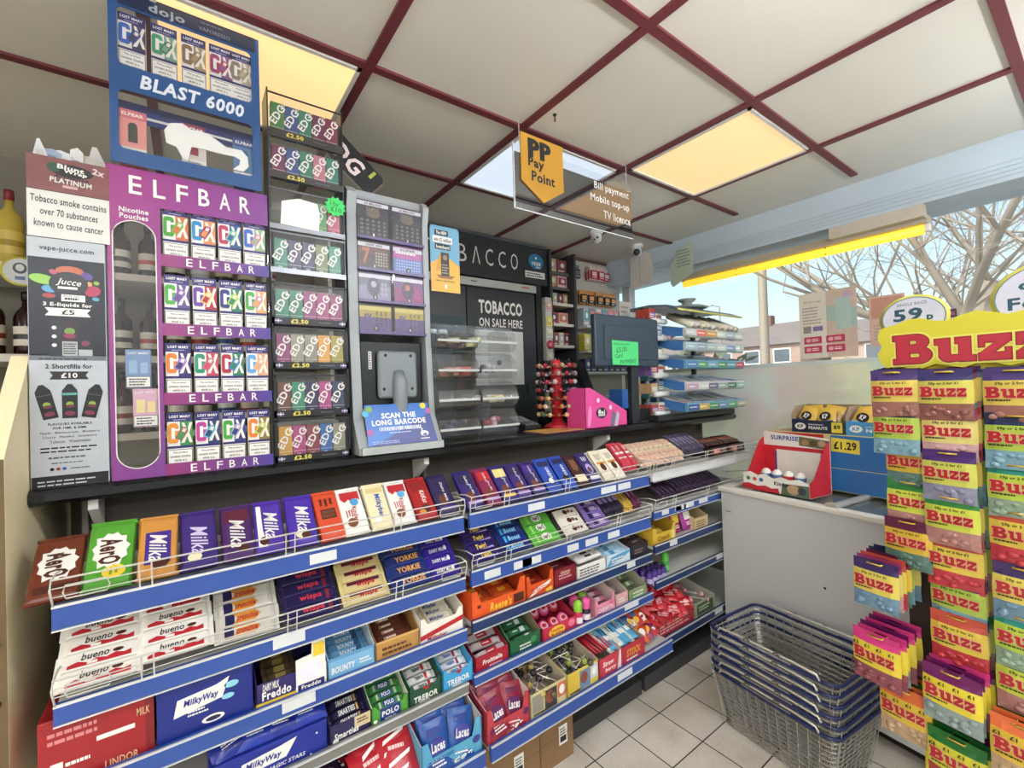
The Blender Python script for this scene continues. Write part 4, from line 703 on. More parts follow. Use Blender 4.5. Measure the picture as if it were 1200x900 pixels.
b.lines(-.054, .086, .108, .018, 2, K('#2a2d36'), fr, 2, 6, .4); b.lines(-.04, .070, .08, .010, 1, K('#5a5d66'), fr, 2, 7, .4); b.lines(-.035, .058, .07, .008, 1, K('#5a5d66'), fr, 2, 8, .3)
for i, c in enumerate(['k', '#a8344a', '#2a5aa8']): b.ell(-.034 + .011 * i, .046, .004, .004, K(c), fr, 2, 14)
b.lines(.000, .043, .04, .006, 1, K('#5a5d66'), fr, 2, 9); b.lines(-.06, .004, .12, .018, 2, K('#c8ccd0'), fr, 2, 10, .35)
b.build('printed_box', jb)
bw = empty('display_card', T(-.230, YD, ZT + .626), 'maroon and white tobacco warning box stacked on the tall grey display box', 'display box')
b = MB(); b.prism([(-.076, 0), (.076, 0), (.076, .205), (-.076, .205)], -.10, 0, M('#8a8478', .6), FRONT(0, 0, 0)); fr = FRONT(0, -.0003, 0)
b.rect(-.076, .118, .152, .087, M('#7c4a48', .45, 0, .35, 18), fr, 1); b.rect(-.076, 0, .152, .118, K('#d9d8d0'), fr, 1); b.rect(-.076, .117, .152, .0016, K('k'), fr, 2)
b.ell(-.028, .180, .012, .012, K('#2a4a34'), fr, 3); b.ell(.006, .176, .040, .017, K('k'), fr, 2); b.text('Blunt', .004, .183, .050, .012, K('w'), fr, 4, -5, .04); b.text('Wrap', .012, .172, .044, .012, K('w'), fr, 4, -5, .05); b.text('Double', .006, .160, .062, .012, K('k'), fr, 4, -4, .02, .3)
b.text('PLATINUM', .004, .147, .080, .016, K('k'), fr, 3, -3, .09); b.text('PLATINUM', .004, .147, .078, .014, K('#d8d4cc'), fr, 4, -3, .04); b.rect(-.012, .131, .028, .007, K('#c8a0a0'), fr, 3); b.text('2x', .056, .186, .024, .016, K('#d8c8c8'), fr, 3, -10, .05)
for i, s_ in enumerate(['Tobacco smoke contains', 'over 70 substances', 'known to cause cancer']): b.text(s_, 0, .094 - .030 * i, [.140, .106, .128][i], .018, K('#1a1a1c'), fr, 2, -1.5, .015)
b.build('printed_box', bw)
for k, (x, w_, h, a, c, tri) in enumerate([(-.284, .03, .050, 6, '#d5d8da', 1), (-.268, .034, .034, -8, '#9fb0c0', 0), (-.250, .04, .040, 4, '#e2e4e4', 0), (-.226, .026, .062, -4, '#e6e4de', 0), (-.206, .07, .050, -14, '#dcdad2', 0), (-.184, .058, .085, 6, '#e4e3e0', 1)]):
    b = MB(); p = [(-w_ / 2, 0), (w_ / 2, 0), (w_ * .12, h), (-w_ * .05, h)] if tri else [(-w_ / 2, 0), (w_ / 2, 0), (w_ / 2, h * .8), (0, h), (-w_ / 2, h * .85)]
    b.prism(p, 0, .0012, K(c, .6)); b.rect(-w_ / 4, .006, w_ / 2, h * .3, K('#7a8aa8' if k in (1, 3) else '#c8c6c0'), T(0, 0, .0013), 1)
    tag(b.build('leaflet', None, T(x, YD + .02 + .012 * k, ZT + .832) @ RX(84) @ RZ(a)), 'white paper scrap sticking up from the maroon warning box, %s from the left' % ORD[k], 'leaflet', 'papers in the maroon warning box')

# ---- vape boxes
def vape(acc1, acc2, dev, kind='bm'):
    """61 mm carton: navy head, big coloured numeral, device picture, white warning panel"""
    b = MB(); w_, h, d = .0585, .152, .024
    b.rbox((-w_ / 2, 0, 0), (w_ / 2, d, h), K('#ece9e4', .35), .0012); fr = FRONT(0, -.0003, 0)
    b.rect(-w_ / 2, .128, w_, .024, K('#2a2568'), fr, 1); b.text('LOST MARY', 0, .142, .048, .0075, K('w'), fr, 2, 0, .05); b.lines(-.015, .131, .03, .004, 1, K('#b8b4d8'), fr, 2, 2)
    b.rect(-w_ / 2, .052, w_, .007, K('#2a2568'), fr, 1); b.rect(0, .059, w_ / 2, .069, K(acc2), fr, 1)
    (lambda o6, i6: (b.poly(o6, K(acc1), fr, 3), b.poly(i6, K('#ece9e4'), fr, 4), b.rect(-.0155, .1015, .0125, .006, K('#ece9e4'), fr, 5)))([(-.0155 + sx * (.0045 + .0075 * math.cos(R(a))), .095 + sy * (.0195 + .009 * math.sin(R(a)))) for sx, sy, rg in ((1, 1, range(0, 91, 30)), (-1, 1, range(90, -1, -30)), (-1, -1, range(0, 91, 30)), (1, -1, range(90, -1, -30))) for a in rg], [(-.0195, .079), (-.0115, .079), (-.0115, .111), (-.0195, .111)]); b.poly([(.002, .066), (.010, .066), (.0165, .086), (.022, .066), (.029, .066), (.021, .095), (.029, .124), (.022, .124), (.0165, .104), (.010, .124), (.004, .124), (.011, .095)], K('#ece6da'), fr, 2)
    f2 = fr @ T(.0045, .093, 0) @ RZ(-28); b.poly([(-.009, -.018), (.009, -.018), (.010, .012), (.005, .020), (-.005, .020), (-.010, .012)], K(dev), f2, 4); b.rect(-.006, -.014, .012, .018, K(acc2), f2, 5); b.rect(-.004, .006, .008, .010, K('#e8d8d0'), f2, 5)
    b.rect(-.0285, .064, .022, .0035, K('#d8d4cc'), fr, 4); b.rect(.004, .060, .024, .007, K(acc2), fr, 4)
    b.rect(-w_ / 2 + .001, .002, w_ - .002, .047, K('k'), fr, 1); b.rect(-w_ / 2 + .0025, .0035, w_ - .005, .044, K('w'), fr, 2)
    for i, s_ in enumerate(['This product', 'contains nicotine', 'which is a', 'highly addictive']): b.text(s_, 0, .040 - .0105 * i, [.034, .046, .028, .044][i], .0065, K('k'), fr, 3, 0, .02)
    return b.mesh('vape')
def tall(top, mid, dev):
    b = MB(); b.rbox((-.029, 0, 0), (.029, .022, .150), K(mid, .35), .0012); fr = FRONT(0, -.0003, 0)
    b.rect(-.029, .126, .058, .024, K(top), fr, 1); b.text('ELFBAR', 0, .138, .046, .009, K('w'), fr, 2, 0, .02)
    b.poly([(-.010, .062), (.010, .062), (.010, .108), (.005, .116), (-.005, .116), (-.010, .108)], K(dev), fr, 2)
    b.rect(-.029, .002, .058, .046, K('#d9d8cf'), fr, 1)
    for i, s_ in enumerate(['This product', 'contains nicotine', 'which is a', 'highly addictive']): b.text(s_, 0, .040 - .0105 * i, [.034, .046, .028, .044][i], .0065, K('k'), fr, 3, 0, .02)
    return b.mesh('vape')
# ---- purple display with four rows of boxes
EX0, EX1 = -.160, .219; EZ = ZT; EH = .845
PURG = bpy.data.materials.new('magenta_violet_card'); PURG.use_nodes = True
n = PURG.node_tree; tc = n.nodes.new('ShaderNodeTexCoord'); sx = n.nodes.new('ShaderNodeSeparateXYZ'); ad = n.nodes.new('ShaderNodeMath'); ad.operation = 'MULTIPLY_ADD'; cr = n.nodes.new('ShaderNodeValToRGB'); mr = n.nodes.new('ShaderNodeMapRange')
n.links.new(tc.outputs['Object'], sx.inputs[0]); ad.inputs[1].default_value = -.35; n.links.new(sx.outputs['Z'], ad.inputs[0]); n.links.new(sx.outputs['X'], ad.inputs[2]); n.links.new(ad.outputs[0], mr.inputs['Value'])
mr.inputs['From Min'].default_value = -.42; mr.inputs['From Max'].default_value = .25; n.links.new(mr.outputs[0], cr.inputs['Fac'])
cr.color_ramp.elements[0].color = lin('#98347e') + (1,); cr.color_ramp.elements[1].color = lin('#4f4296') + (1,)
n.links.new(cr.outputs['Color'], n.nodes['Principled BSDF'].inputs['Base Color']); n.nodes['Principled BSDF'].inputs['Roughness'].default_value = .38
PURR = bpy.data.materials.new('violet_row_card'); PURR.use_nodes = True
n = PURR.node_tree; tc = n.nodes.new('ShaderNodeTexCoord'); sx = n.nodes.new('ShaderNodeSeparateXYZ'); cr = n.nodes.new('ShaderNodeValToRGB'); mr = n.nodes.new('ShaderNodeMapRange')
n.links.new(tc.outputs['Object'], sx.inputs[0]); n.links.new(sx.outputs['X'], mr.inputs['Value']); mr.inputs['From Min'].default_value = -.06; mr.inputs['From Max'].default_value = .19
n.links.new(mr.outputs[0], cr.inputs['Fac']); cr.color_ramp.elements[0].color = lin('#8e3070') + (1,); cr.color_ramp.elements[1].color = lin('#46388c') + (1,)
n.links.new(cr.outputs['Color'], n.nodes['Principled BSDF'].inputs['Base Color']); n.nodes['Principled BSDF'].inputs['Roughness'].default_value = .38
ed = empty('display_stand', T(.0295, YD, EZ), 'magenta and violet counter display with four rows of vape boxes and an arched window', 'display stand')
hw = (EX1 - EX0) / 2; D = .16
def header_text(b, fr):
    for i, c in enumerate('ELFBAR'): b.text(c, -hw + .060 + .0515 * i, 0, .027, .050, K('w'), fr, 2, 0, .012)
b = MB(); b.box((-hw, 0, EH - .098), (hw, .004, EH), PURG); header_text(b, FRONT(0, -.0003, EH - .046)); b.build('header', ed)
# left panel with arched slot
cx = -hw + .056; pw = .112; sl = .045; z0, z1 = .028, .70
b = MB(); b.box((-hw, 0, 0), (cx - sl, .004, EH - .098), PURG); b.box((cx + sl, 0, 0), (-hw + pw, .004, EH - .098), PURG)
na = 14; tp = [(cx + sl * math.cos(math.pi * i / na), z1 - sl + sl * math.sin(math.pi * i / na)) for i in range(na + 1)]
for i in range(na):
    (xa, za), (xb, zb) = tp[i], tp[i + 1]; b.prism([(xb, zb), (xa, za), (xa, EH - .098), (xb, EH - .098)], -.004, 0, PURG, FRONT(0, 0, 0))
    za, zb = z0 + sl - (za - z1 + sl) + 0, z0 + sl - (zb - z1 + sl); b.prism([(xb, 0), (xa, 0), (xa, za), (xb, zb)], -.004, 0, PURG, FRONT(0, 0, 0))
rim = [(cx + (sl) * math.cos(math.pi * i / na), -.001, z1 - sl + sl * math.sin(math.pi * i / na)) for i in range(na + 1)] + [(cx - sl * math.cos(math.pi * i / na), -.001, z0 + sl - sl * math.sin(math.pi * i / na)) for i in range(na + 1)]
b.tube(rim, .0016, K('w'), 5, I4, True)
fr = FRONT(0, -.0003, 0); b.text('Nicotine', cx, .728, .062, .014, K('w'), fr, 2, 0, .02); b.text('Pouches', cx, .711, .060, .014, K('w'), fr, 2, 0, .02)
lp = b.build('side_panel', ed)
MB().box((cx - sl, .0045, z0), (cx + sl, .006, z1), FILM).build('window_pane', lp)
b = MB()
for x in (-hw, -hw + pw - .003, hw - .003): b.box((x, .0045, 0), (x + .003, D, EH - .10), GLASS if x == -hw else ACRYL)
b.box((-hw, .0045, .002), (hw, D, .005), ACRYL); b.build('clear_case', ed)
rows = [.020, .218, .413, .607]; RZH = .045
for r, z in enumerate(rows):
    b = MB(); b.box((-hw + pw, .004, z - .004), (hw, D - .01, z - .001), ACRYL); b.box((-hw + pw, -.002, z - .022), (hw, .002, z + .012), PURR)
    fr = FRONT(0, -.0023, z - .005)
    for i, c in enumerate('ELFBAR'): b.text(c, -.013 + .031 * i, 0, .015, .022, K('w'), fr, 2, 0, .008)
    b.build('row_shelf', ed)
acc = [['#3f9a2a', '#2f8ac0', '#b8325a', '#2f62b8'], ['#4aa83a', '#6a3a9a', '#22307c', '#4aa04a'], ['#e07a24', '#1f8a6a', '#a8243a', '#5a9ad0'], ['#e08a24', '#b83a92', '#3fa03a', '#e07a2a']]
ac2 = [['#c86a3a', '#d88a5a', '#2a5a8a', '#8aa87a'], ['#5a4a8a', '#a8243a', '#2a7a5a', '#d89a5a'], ['#3a2a6a', '#c0405a', '#2a7a5a', '#d8a080'], ['#3f8a4a', '#2a3a6a', '#2a3a7a', '#8a7a3a']]
dv = ['#7aa83a', '#8a2a54', '#7ac0b0', '#c87aa0', '#8a5ab0', '#e0c070', '#a8c85a', '#b88aa0', '#9a7ac0', '#b06a80', '#3a7ab8', '#e0b080', '#8a6a5a', '#5ab0c8', '#a89ac8', '#b8cc5a']
hue = {'#3f9a2a': 'green', '#2f8ac0': 'light blue', '#b8325a': 'raspberry', '#2f62b8': 'royal blue', '#4aa83a': 'green', '#6a3a9a': 'purple', '#22307c': 'navy', '#4aa04a': 'green', '#e07a24': 'orange', '#1f8a6a': 'teal', '#a8243a': 'red', '#5a9ad0': 'pale blue', '#e08a24': 'orange', '#b83a92': 'magenta', '#3fa03a': 'green', '#e07a2a': 'orange'}
RN = ['bottom', 'third', 'second', 'top']
for r in range(4):
    for k in range(4):
        a = acc[3 - r][k]
        o = link('vape_box', vape(acc[3 - r][k] if False else acc[r][k] if False else acc[3 - r][k], ac2[3 - r][k], dv[(3 - r) * 4 + k]), T(.0295 - hw + pw + .034 + .0655 * k, YD + .010, EZ + rows[r]))
        tag(o, '%s-numbered vape box, %s in the %s row of the violet display' % (hue[a], ORD[k], RN[r]), 'vape box', 'vape boxes in the violet display')
# things seen through the arched slot
for k, (z, c1, c2, dx, ph) in enumerate([(.245, '#6f8fb8', '#8fb0d0', .006, 'pale blue vape box stuck behind the arched slot'), (.138, '#d8a8c0', '#e6d890', .020, 'pink and yellow vape box stuck behind the arched slot')]):
    b = MB(); b.rbox((-.027, 0, 0), (.027, .02, .105), K(c1, .35), .001); fr = FRONT(0, -.0003, 0); b.rect(-.020, .040, .018, .035, K(c2), fr, 1); b.rect(.004, .040, .016, .030, K(c2), fr, 1); b.rect(-.026, .002, .052, .030, K('k'), fr, 1); b.rect(-.0245, .0035, .049, .027, K('w'), fr, 2); b.lines(-.02, .006, .04, .022, 3, K('k'), fr, 3, k); b.text('LOST MARY', 0, .095, .044, .006, K('w'), fr, 2, 0, .03)
    tag(b.build('vape_box', None, T(cx + .0295 + dx - .004, YD + .0075, EZ + z)), ph, 'vape box', 'boxes behind the arched slot')

# ---- tall blue display on top
dj = empty('display_stand', T(.0275, YD - .015, EZ + EH + .003), 'tall blue card-fronted vape display with two rounded windows standing on the violet one', 'display stand')
BLUE = M('#295084', .4, 0, .06, 4); DBL = M('#26304a', .38, 0, .1, 6)
W2, H2 = .176, .478
def windowed(b, x0, x1, y0, y1, wins, mat, fr, t=.003):
    """card with rectangular windows stacked vertically: list of (ya,yb,xa,xb)"""
    ys = y0
    for (ya, yb, xa, xb) in wins:
        b.prism([(x0, ys), (x1, ys), (x1, ya), (x0, ya)], -t, 0, mat, fr); b.prism([(x0, ya), (xa, ya), (xa, yb), (x0, yb)], -t, 0, mat, fr); b.prism([(xb, ya), (x1, ya), (x1, yb), (xb, yb)], -t, 0, mat, fr)
        r = .014
        for cx_, cy_, sx_, sy_ in ((xa, ya, 1, 1), (xb, ya, -1, 1), (xb, yb, -1, -1), (xa, yb, 1, -1)):
            pts = [(cx_, cy_)] + [(cx_ + sx_ * r * (1 - math.sin(a)), cy_ + sy_ * r * (1 - math.cos(a))) for a in [math.pi / 2 * i / 5 for i in range(6)]]
            if sx_ * sy_ < 0: pts = pts[::-1]
            b.prism(pts[::-1] if False else pts, -t, 0, mat, fr)
        ys = yb
    b.prism([(x0, ys), (x1, ys), (x1, y1), (x0, y1)], -t, 0, mat, fr)
fr = FRONT(0, 0, 0)
b = MB(); windowed(b, -W2, W2, 0, H2, [(.040, .200, -.158, .154), (.268, .425, -.158, .154)], BLUE, fr)
b.rect(-W2 + .02, .430, 2 * W2 - .03, .046, DBL, FRONT(0, -.0003, 0), 1)
f2 = FRONT(0, -.0003, 0); b.text('dojo', -.050, .446, .082, .030, M('#8f98a4', .35), f2, 3, 0, .03); b.text('VAPORESSO', .062, .444, .078, .011, M('#7f8894', .35), f2, 3, 0, .0); b.lines(.028, .459, .07, .008, 1, M('#5f6a78', .4), f2, 3)
b.text('BLAST 6000', .010, .234, .245, .040, K('#dfe6ee'), f2, 3, 0, .06, .18)
b.build('card_front', dj)
b = MB(); b.box((-.158, .004, .040), (.154, .005, .200), FILM); b.box((-.158, .004, .268), (.154, .005, .425), FILM); b.build('window_pane', dj)
b = MB()
for x in (-W2, W2 - .003): b.box((x, .0045, 0), (x + .003, .10, H2), ACRYL)
b.box((-W2 + .003, .0045, .262), (W2 - .003, .10, .265), ACRYL); b.box((-W2 + .003, .0045, 0), (W2 - .003, .10, .003), ACRYL); b.build('clear_case', dj)
b = MB(); b.box((-W2 + .003, .088, .16), (W2 - .003, .090, .215), M('#2a3a7c', .4)); b.box((-W2 + .003, .087, .175), (W2 - .003, .088, .182), K('w')); b.build('back_strip', dj)
ZJ = EZ + EH + .003
jc = [('#2f62b8', '#3a3a5a', '#2a4a8a', 'blue'), ('#3f9a6a', '#7aa08a', '#3a7a5a', 'green'), ('#8a6a4a', '#a8906a', '#8a7a5a', 'tan'), ('#a03a6a', '#8a5a8a', '#a8304a', 'pink-violet'), ('#8a7a6a', '#b8a890', '#9a8a6a', 'grey-beige')]
for k, x in enumerate([-.128, -.058, .010, .077, .130]):
    b_ = vape(jc[k][0], jc[k][1], jc[k][2]); o = link('vape_box', b_, T(.0275 + x, YD - .003, ZJ + .2655)); tag(o, '%s vape box in the upper window of the tall blue display' % jc[k][3], 'vape box', 'boxes in the upper window of the blue display')
for k, (x, t_, m_, d_, ph) in enumerate([(-.130, '#c86a70', '#dc8f88', '#3a3a2a', 'coral vape box at the left of the lower window of the tall blue display'), (.006, '#8a2a44', '#cfc3bc', '#8a1c34', 'maroon-topped vape box in the middle of the lower window of the tall blue display'), (.132, '#2f4a80', '#4f7aa0', '#2a4a70', 'slate blue vape box at the right of the lower window of the tall blue display')]):
    o = link('vape_box', tall(t_, m_, d_), T(.0275 + x, YD - .003, ZJ + .0035 + (.004 if k == 1 else 0))); tag(o, ph, 'vape box')
b = MB(); P = [(-.058, .045), (-.036, .040), (-.030, .030), (-.022, .012), (-.010, .006), (.0, .050), (.030, .052), (.070, .050), (.105, .052), (.120, .046), (.118, .030), (.100, .012), (.128, .012), (.142, .030), (.140, .060), (.125, .076), (.085, .074), (.060, .090), (.030, .102), (.0, .100), (-.020, .112), (-.048, .104), (-.062, .080)]
b.prism(P, 0, .0008, PAPER, FRONT(0, 0, 0)); tag(b.build('torn_paper', None, T(.0275, YD - .0085, ZJ + .040)), 'torn white paper patch inside the lower window of the tall blue display', 'paper')

# ---- tower of small cartons in trays
tw = empty('display_stand', T(.340, YD, ZT), 'tall black-framed tower of eight small-carton trays beside the scratchcard dispenser', 'display stand')
TW = .116
tiers_ = [(.008, 1), (.150, 1), (.305, 1), (.447, 1), (.612, 0), (.752, 0), (.915, 2), (1.052, 2)]
b = MB()
for x in (-TW, TW - .004): b.box((x, 0, 0), (x + .004, .10, 1.195), M('#3a3b40', .3, .4))
b.box((-TW, .098, 0), (TW, .10, 1.195), ACRYL); b.build('frame', tw)
edgec = [['#c8963a', '#a8387a', '#7a2a3a', '#2a62a0', '#8a8a74'], ['#6a3a2a', '#2a8a6a', '#221a50', '#a83a80', '#1f3a5a'], ['#8a2a68', '#9a9484', '#8f8a7c', '#d89a34', '#a0922a'], ['#1f7a62', '#1a7458', '#8a2a6a', '#9a2a6e', '#8a2a62'], ['#2a8068', '#3a3a5a', '#2c2c54', '#6a7a44', '#2a8a70'], ['#c8c6c0', '#c8c6c0', '#c8c6c0', '#5a9a5a', '#b85a72'], ['#6a2348', '#2f4a82', '#2a7a5a', '#b8707e', '#2a7a68'], ['#3f7a3a', '#2f4a82', '#2f7a58', '#6a2348', '#7a1a3a']]
en = {'#c8963a': 'golden', '#a8387a': 'magenta', '#7a2a3a': 'maroon', '#2a62a0': 'blue', '#8a8a74': 'grey-green', '#6a3a2a': 'brown', '#2a8a6a': 'green', '#221a50': 'navy', '#a83a80': 'pink', '#1f3a5a': 'slate', '#8a2a68': 'plum', '#9a9484': 'grey', '#8f8a7c': 'grey', '#d89a34': 'orange', '#a0922a': 'olive'}
def small(c):
    b = MB(); b.rbox((-.0195, 0, 0), (.0195, .022, .106), K(c, .35), .001); fr = FRONT(0, -.0003, 0)
    b.poly([(-.0195, .0), (.0195, 0), (.0195, .032), (-.0195, .022)], K(c), fr, 1); b.rect(-.0195, .024, .039, .0012, K('#d8d4cc'), fr, 2)
    b.text('EDG', -.001, .067, .066, .023, K('w'), fr, 3, 62, .025); b.text('3', .0125, .097, .007, .010, K('w'), fr, 3, -28, .03)
    b.text('10', -.002, .014, .010, .007, K('w'), fr, 3, 0, .03); b.lines(-.008, .004, .016, .005, 1, K('w'), fr, 3, 2)
    return b.mesh('carton')
for r, (z, st) in enumerate(tiers_):
    b = MB(); b.box((-TW + .004, .003, z - .003), (TW - .004, .098, z), BLACK if st == 1 else ACRYL)
    if st == 1:
        b.box((-TW, -.003, z - .007), (TW, .0, z + .015), BLACK); b.box((-TW, -.003, z - .007), (-TW + .008, 0, z + .128), BLACK); b.box((TW - .008, -.003, z - .007), (TW, 0, z + .128), BLACK); b.box((-TW, -.003, z + .122), (TW, 0, z + .128), BLACK)
    elif st == 0: b.box((-TW, -.003, z - .007), (TW, .0, z + .010), M('#7c7e82', .3, .5)); b.box((-TW, -.003, z + .120), (TW, 0, z + .126), M('#5c5e62', .3, .5))
    else:
        b.box((-TW, -.003, z - .006), (TW, 0, z + .016), M('#3c3a38', .35)); b.box((-TW, -.003, z + .126), (TW, 0, z + .131), M('#4a4a4c', .3, .4))
    if st:
        fr = FRONT(0, -.0033, z + .004); b.text('£2.50', -.036, 0, .052, .014, K('#e0cf5a'), fr, 2, 0, .05); b.lines(.022, -.003, .05, .006, 1, M('#6a6a68', .5), fr, 2, r)
        for s in (-1, 1):
            if st == 1: b.rect(s * .098 - .010, -.006, .020, .012, K('#5a4a7a'), fr, 2); b.rect(s * .098 - .010, -.001, .020, .002, K('w'), fr, 3); b.rect(s * .098 - .001, -.006, .002, .012, K('w'), fr, 3)
    tr = b.build('tray', tw)
    MB().box((-TW + .008, -.0014, z + .015), (TW - .008, -.0006, z + .122), FILM).build('front_film', tr)
    for k in range(5):
        if r == 5 and k < 3: continue
        c = edgec[r][k]
        o = link('vape_carton', small(c), T(.340 - TW + .032 + .0415 * k, YD + .008 + (.002 * (k % 2)), ZT + z)); tag(o, '%s carton of the black tower, %s tray from the bottom' % (ORD[k] + ' from the left', ORD[r]), 'vape box', 'small cartons in the black tower')
b = MB(); b.prism([(-.085, 0), (.030, -.004), (.034, .050), (.028, .086), (-.030, .092), (-.080, .074)], 0, .0008, PAPER, FRONT(0, 0, 0)); tag(b.build('paper_patch', None, T(.340, YD - .0036, ZT + .762)), 'crumpled white paper over the sixth tray of the black tower', 'paper')
# tilted black card and green star
b = MB(); CP = [(-.13, -.050), (.105, -.050), (.125, -.030), (.125, .038), (.112, .050), (-.13, .050)]; b.prism(CP, 0, .004, K('#1a1a1e'), I4)
b.text('EDG', -.035, -.004, .17, .066, K('#e8d8d4'), T(0, 0, .0042), 2, 0, .03, .1); b.rect(.075, .008, .012, .034, K('#a8b04a'), T(0, 0, .0042), 2); b.tube([(p[0], p[1], .002) for p in CP], .0015, K('#d8c0bc'), 5, I4, True)
tag(b.build('sign_card', None, frame((.502, YD + .066, 2.352), (.72, -.06, -.66), (.66, 0, .72))), 'tilted black card sign with white lettering sticking out of the tower top', 'sign')
b = MB(); pts = [((.036 if i % 2 else .028) * math.cos(2 * math.pi * i / 24), (.036 if i % 2 else .028) * math.sin(2 * math.pi * i / 24)) for i in range(24)]
b.prism(pts, 0, .0012, K('#3fc964', .6), FRONT(0, 0, 0)); fr = FRONT(0, -.0015, 0); b.text('5 for', -.004, .010, .032, .015, K('#1a3a24'), fr, 1, -8, .0); b.text('£10', .002, -.010, .034, .016, K('#1a3a24'), fr, 1, -6, .0)
tag(b.build('price_star', None, T(.425, YD - .006, 2.142)), 'bright green star-shaped handwritten price tag on the black tower', 'price tag')

# ---- scratchcard dispenser with screen housing and counter mat
GREYP = M('#9a9fa0', .38, 0, .05, 7); DGREY = M('#5f6468', .4)
sd = empty('lottery_dispenser', T(.640, YD, ZT), 'grey lottery scratchcard dispenser with blue barcode mat at its foot', 'scratchcard dispenser')
mv = Matrix.Translation((-.640, -YD, -ZT))
side = [(0, 0), (.16, 0), (.16, .955), (.10, .965), (.04, .955), (.015, .93), (.030, .86), (.030, .42), (.012, .12), (-.045, .02), (-.045, 0)]
b = MB()
for x0, x1 in ((-.168, -.135), (.122, .145)):
    sh = .0
    b.prism(side, x0, x1, GREYP, frame((0, 0, 0), (0, 1, 0), (0, 0, 1)))
b.box((-.135, .145, 0), (.122, .16, .955), DGREY); b.box((-.135, .05, .925), (.122, .145, .955), GREYP); b.build('housing', sd)
b = MB(); b.prism([(-.048, 0), (.15, 0), (.15, .012), (-.048, .012)], -.135, .122, GREYP, frame((0, 0, 0), (0, 1, 0), (0, 0, 1))); b.box((-.16, -.056, 0), (.145, -.046, .026), M('#aab0ae', .4)); b.build('base', sd)
cards = [(.775, .148, [('#24222e', '#15141c', '£3 MILLION'), ('#2c2a3c', '#17161f', '£3 MILLION')]), (.660, .112, [('#5a3a30', '#3a2620', '£500 000'), ('#a8559a', '#5a78b8', 'SUPER')]), (.545, .112, [('#6a6a7a', '#8a88a0', ''), ('#6a3a78', '#8a2a6a', '')]), (.430, .108, [('#a8943a', '#5a4a78', ''), ('#a8943a', '#5a4a78', '')])]
CLR = ['black', 'dark navy', 'brown', 'pink and blue', 'grey', 'plum', 'yellow and violet', 'yellow and violet']
kk = 0
for r, (z, h, cs) in enumerate(cards):
    b = MB(); b.prism([(.026, z), (.034, z), (.034, z + h), (.026, z + h)], -.135, .122, FILM, frame((0, 0, 0), (0, 1, 0), (0, 0, 1))); b.box((-.135, .016, z - .004), (.122, .034, z + .006), M('#5a4f78', .3, 0)); b.box((-.006, .024, z), (.0, .04, z + h), ACRYL); b.build('card_slot', sd)
    for c in range(2):
        a_, d_, t_ = cs[c]; b = MB(); w_ = .118; b.box((-w_ / 2, 0, 0), (w_ / 2, .004, h - .012), K(a_)); fr = FRONT(0, -.0003, 0); q = random.Random(kk)
        b.rect(-w_ / 2, 0, w_, (h - .012) * .55, K(d_), fr, 1)
        b.rect(-w_ / 2, h - .030, w_, .014, K('#d4d2da') if r != 3 else K('#c8b860'), fr, 2)
        if t_: b.text(t_, 0, h - .023, .062, .008, K('k'), fr, 3, 0, .03)
        if r == 0:
            b.ell(0, .092, .026, .018, K('#6a5f52'), fr, 3); b.text('BLACK', 0, .108, .05, .012, K('#8a7a66'), fr, 4); b.text('PEARL' if False else 'FLAGS' if False else '', 0, 0, .001, .001, K('k'), fr) if False else None
            for i in range(5):
                for j in range(4): b.ell(-.042 + .021 * i, .018 + .015 * j, .006, .005, K('#6f6a66'), fr, 3, 10)
        elif r == 1 and c == 0: b.text('7', -.030, .048, .03, .06, K('#a8603a'), fr, 3, 0, .06); [b.rect(.004 + .010 * i, .014 + .011 * j, .006, .006, K('#b8a898'), fr, 3) for i in range(5) for j in range(5)]
        elif r == 1: b.lines(-.05, .07, .10, .016, 1, K('w'), fr, 3, 4); [b.ell(-.045 + .010 * i, .014 + .011 * j, .003, .003, K('#c8d4f0'), fr, 3, 8) for i in range(10) for j in range(4)]
        elif r == 2: b.ell(-.005, .05, .024, .034, K('#4a4858' if c == 0 else '#3a2448'), fr, 3); b.ell(-.005, .06, .010, .012, K('#b8b0b8' if c == 0 else '#b86a58'), fr, 4); [b.rect(.024 + .012 * i, .02 + .018 * j, .008, .012, K('#a8a6b8' if c == 0 else '#a8408a'), fr, 3) for i in range(2) for j in range(3)]
        else: b.text('£X', -.030, .05, .03, .034, K('#4a3a7a'), fr, 3, 0, .04); [b.text('£', .004 + .017 * i, .028 + .020 * j, .008, .014, K('k'), fr, 3, 0, .05) for i in range(3) for j in range(3)]
        b.ell(.0, .012, .009, .009, K('k'), fr, 5, 14); b.text(str(kk + 1), 0, .012, .006, .010, K('w'), fr, 6, 0, .03)
        kk += 1
        tag(b.build('scratchcard', None, T(.640 + (-.0705 if c == 0 else .0615), YD + .036, ZT + z + .006)), '%s scratchcard, %s in the %s row of the lottery dispenser' % (CLR[kk - 1], ['left', 'right'][c], ['top', 'second', 'third', 'bottom'][r]), 'scratchcard', 'scratchcards in the lottery dispenser')
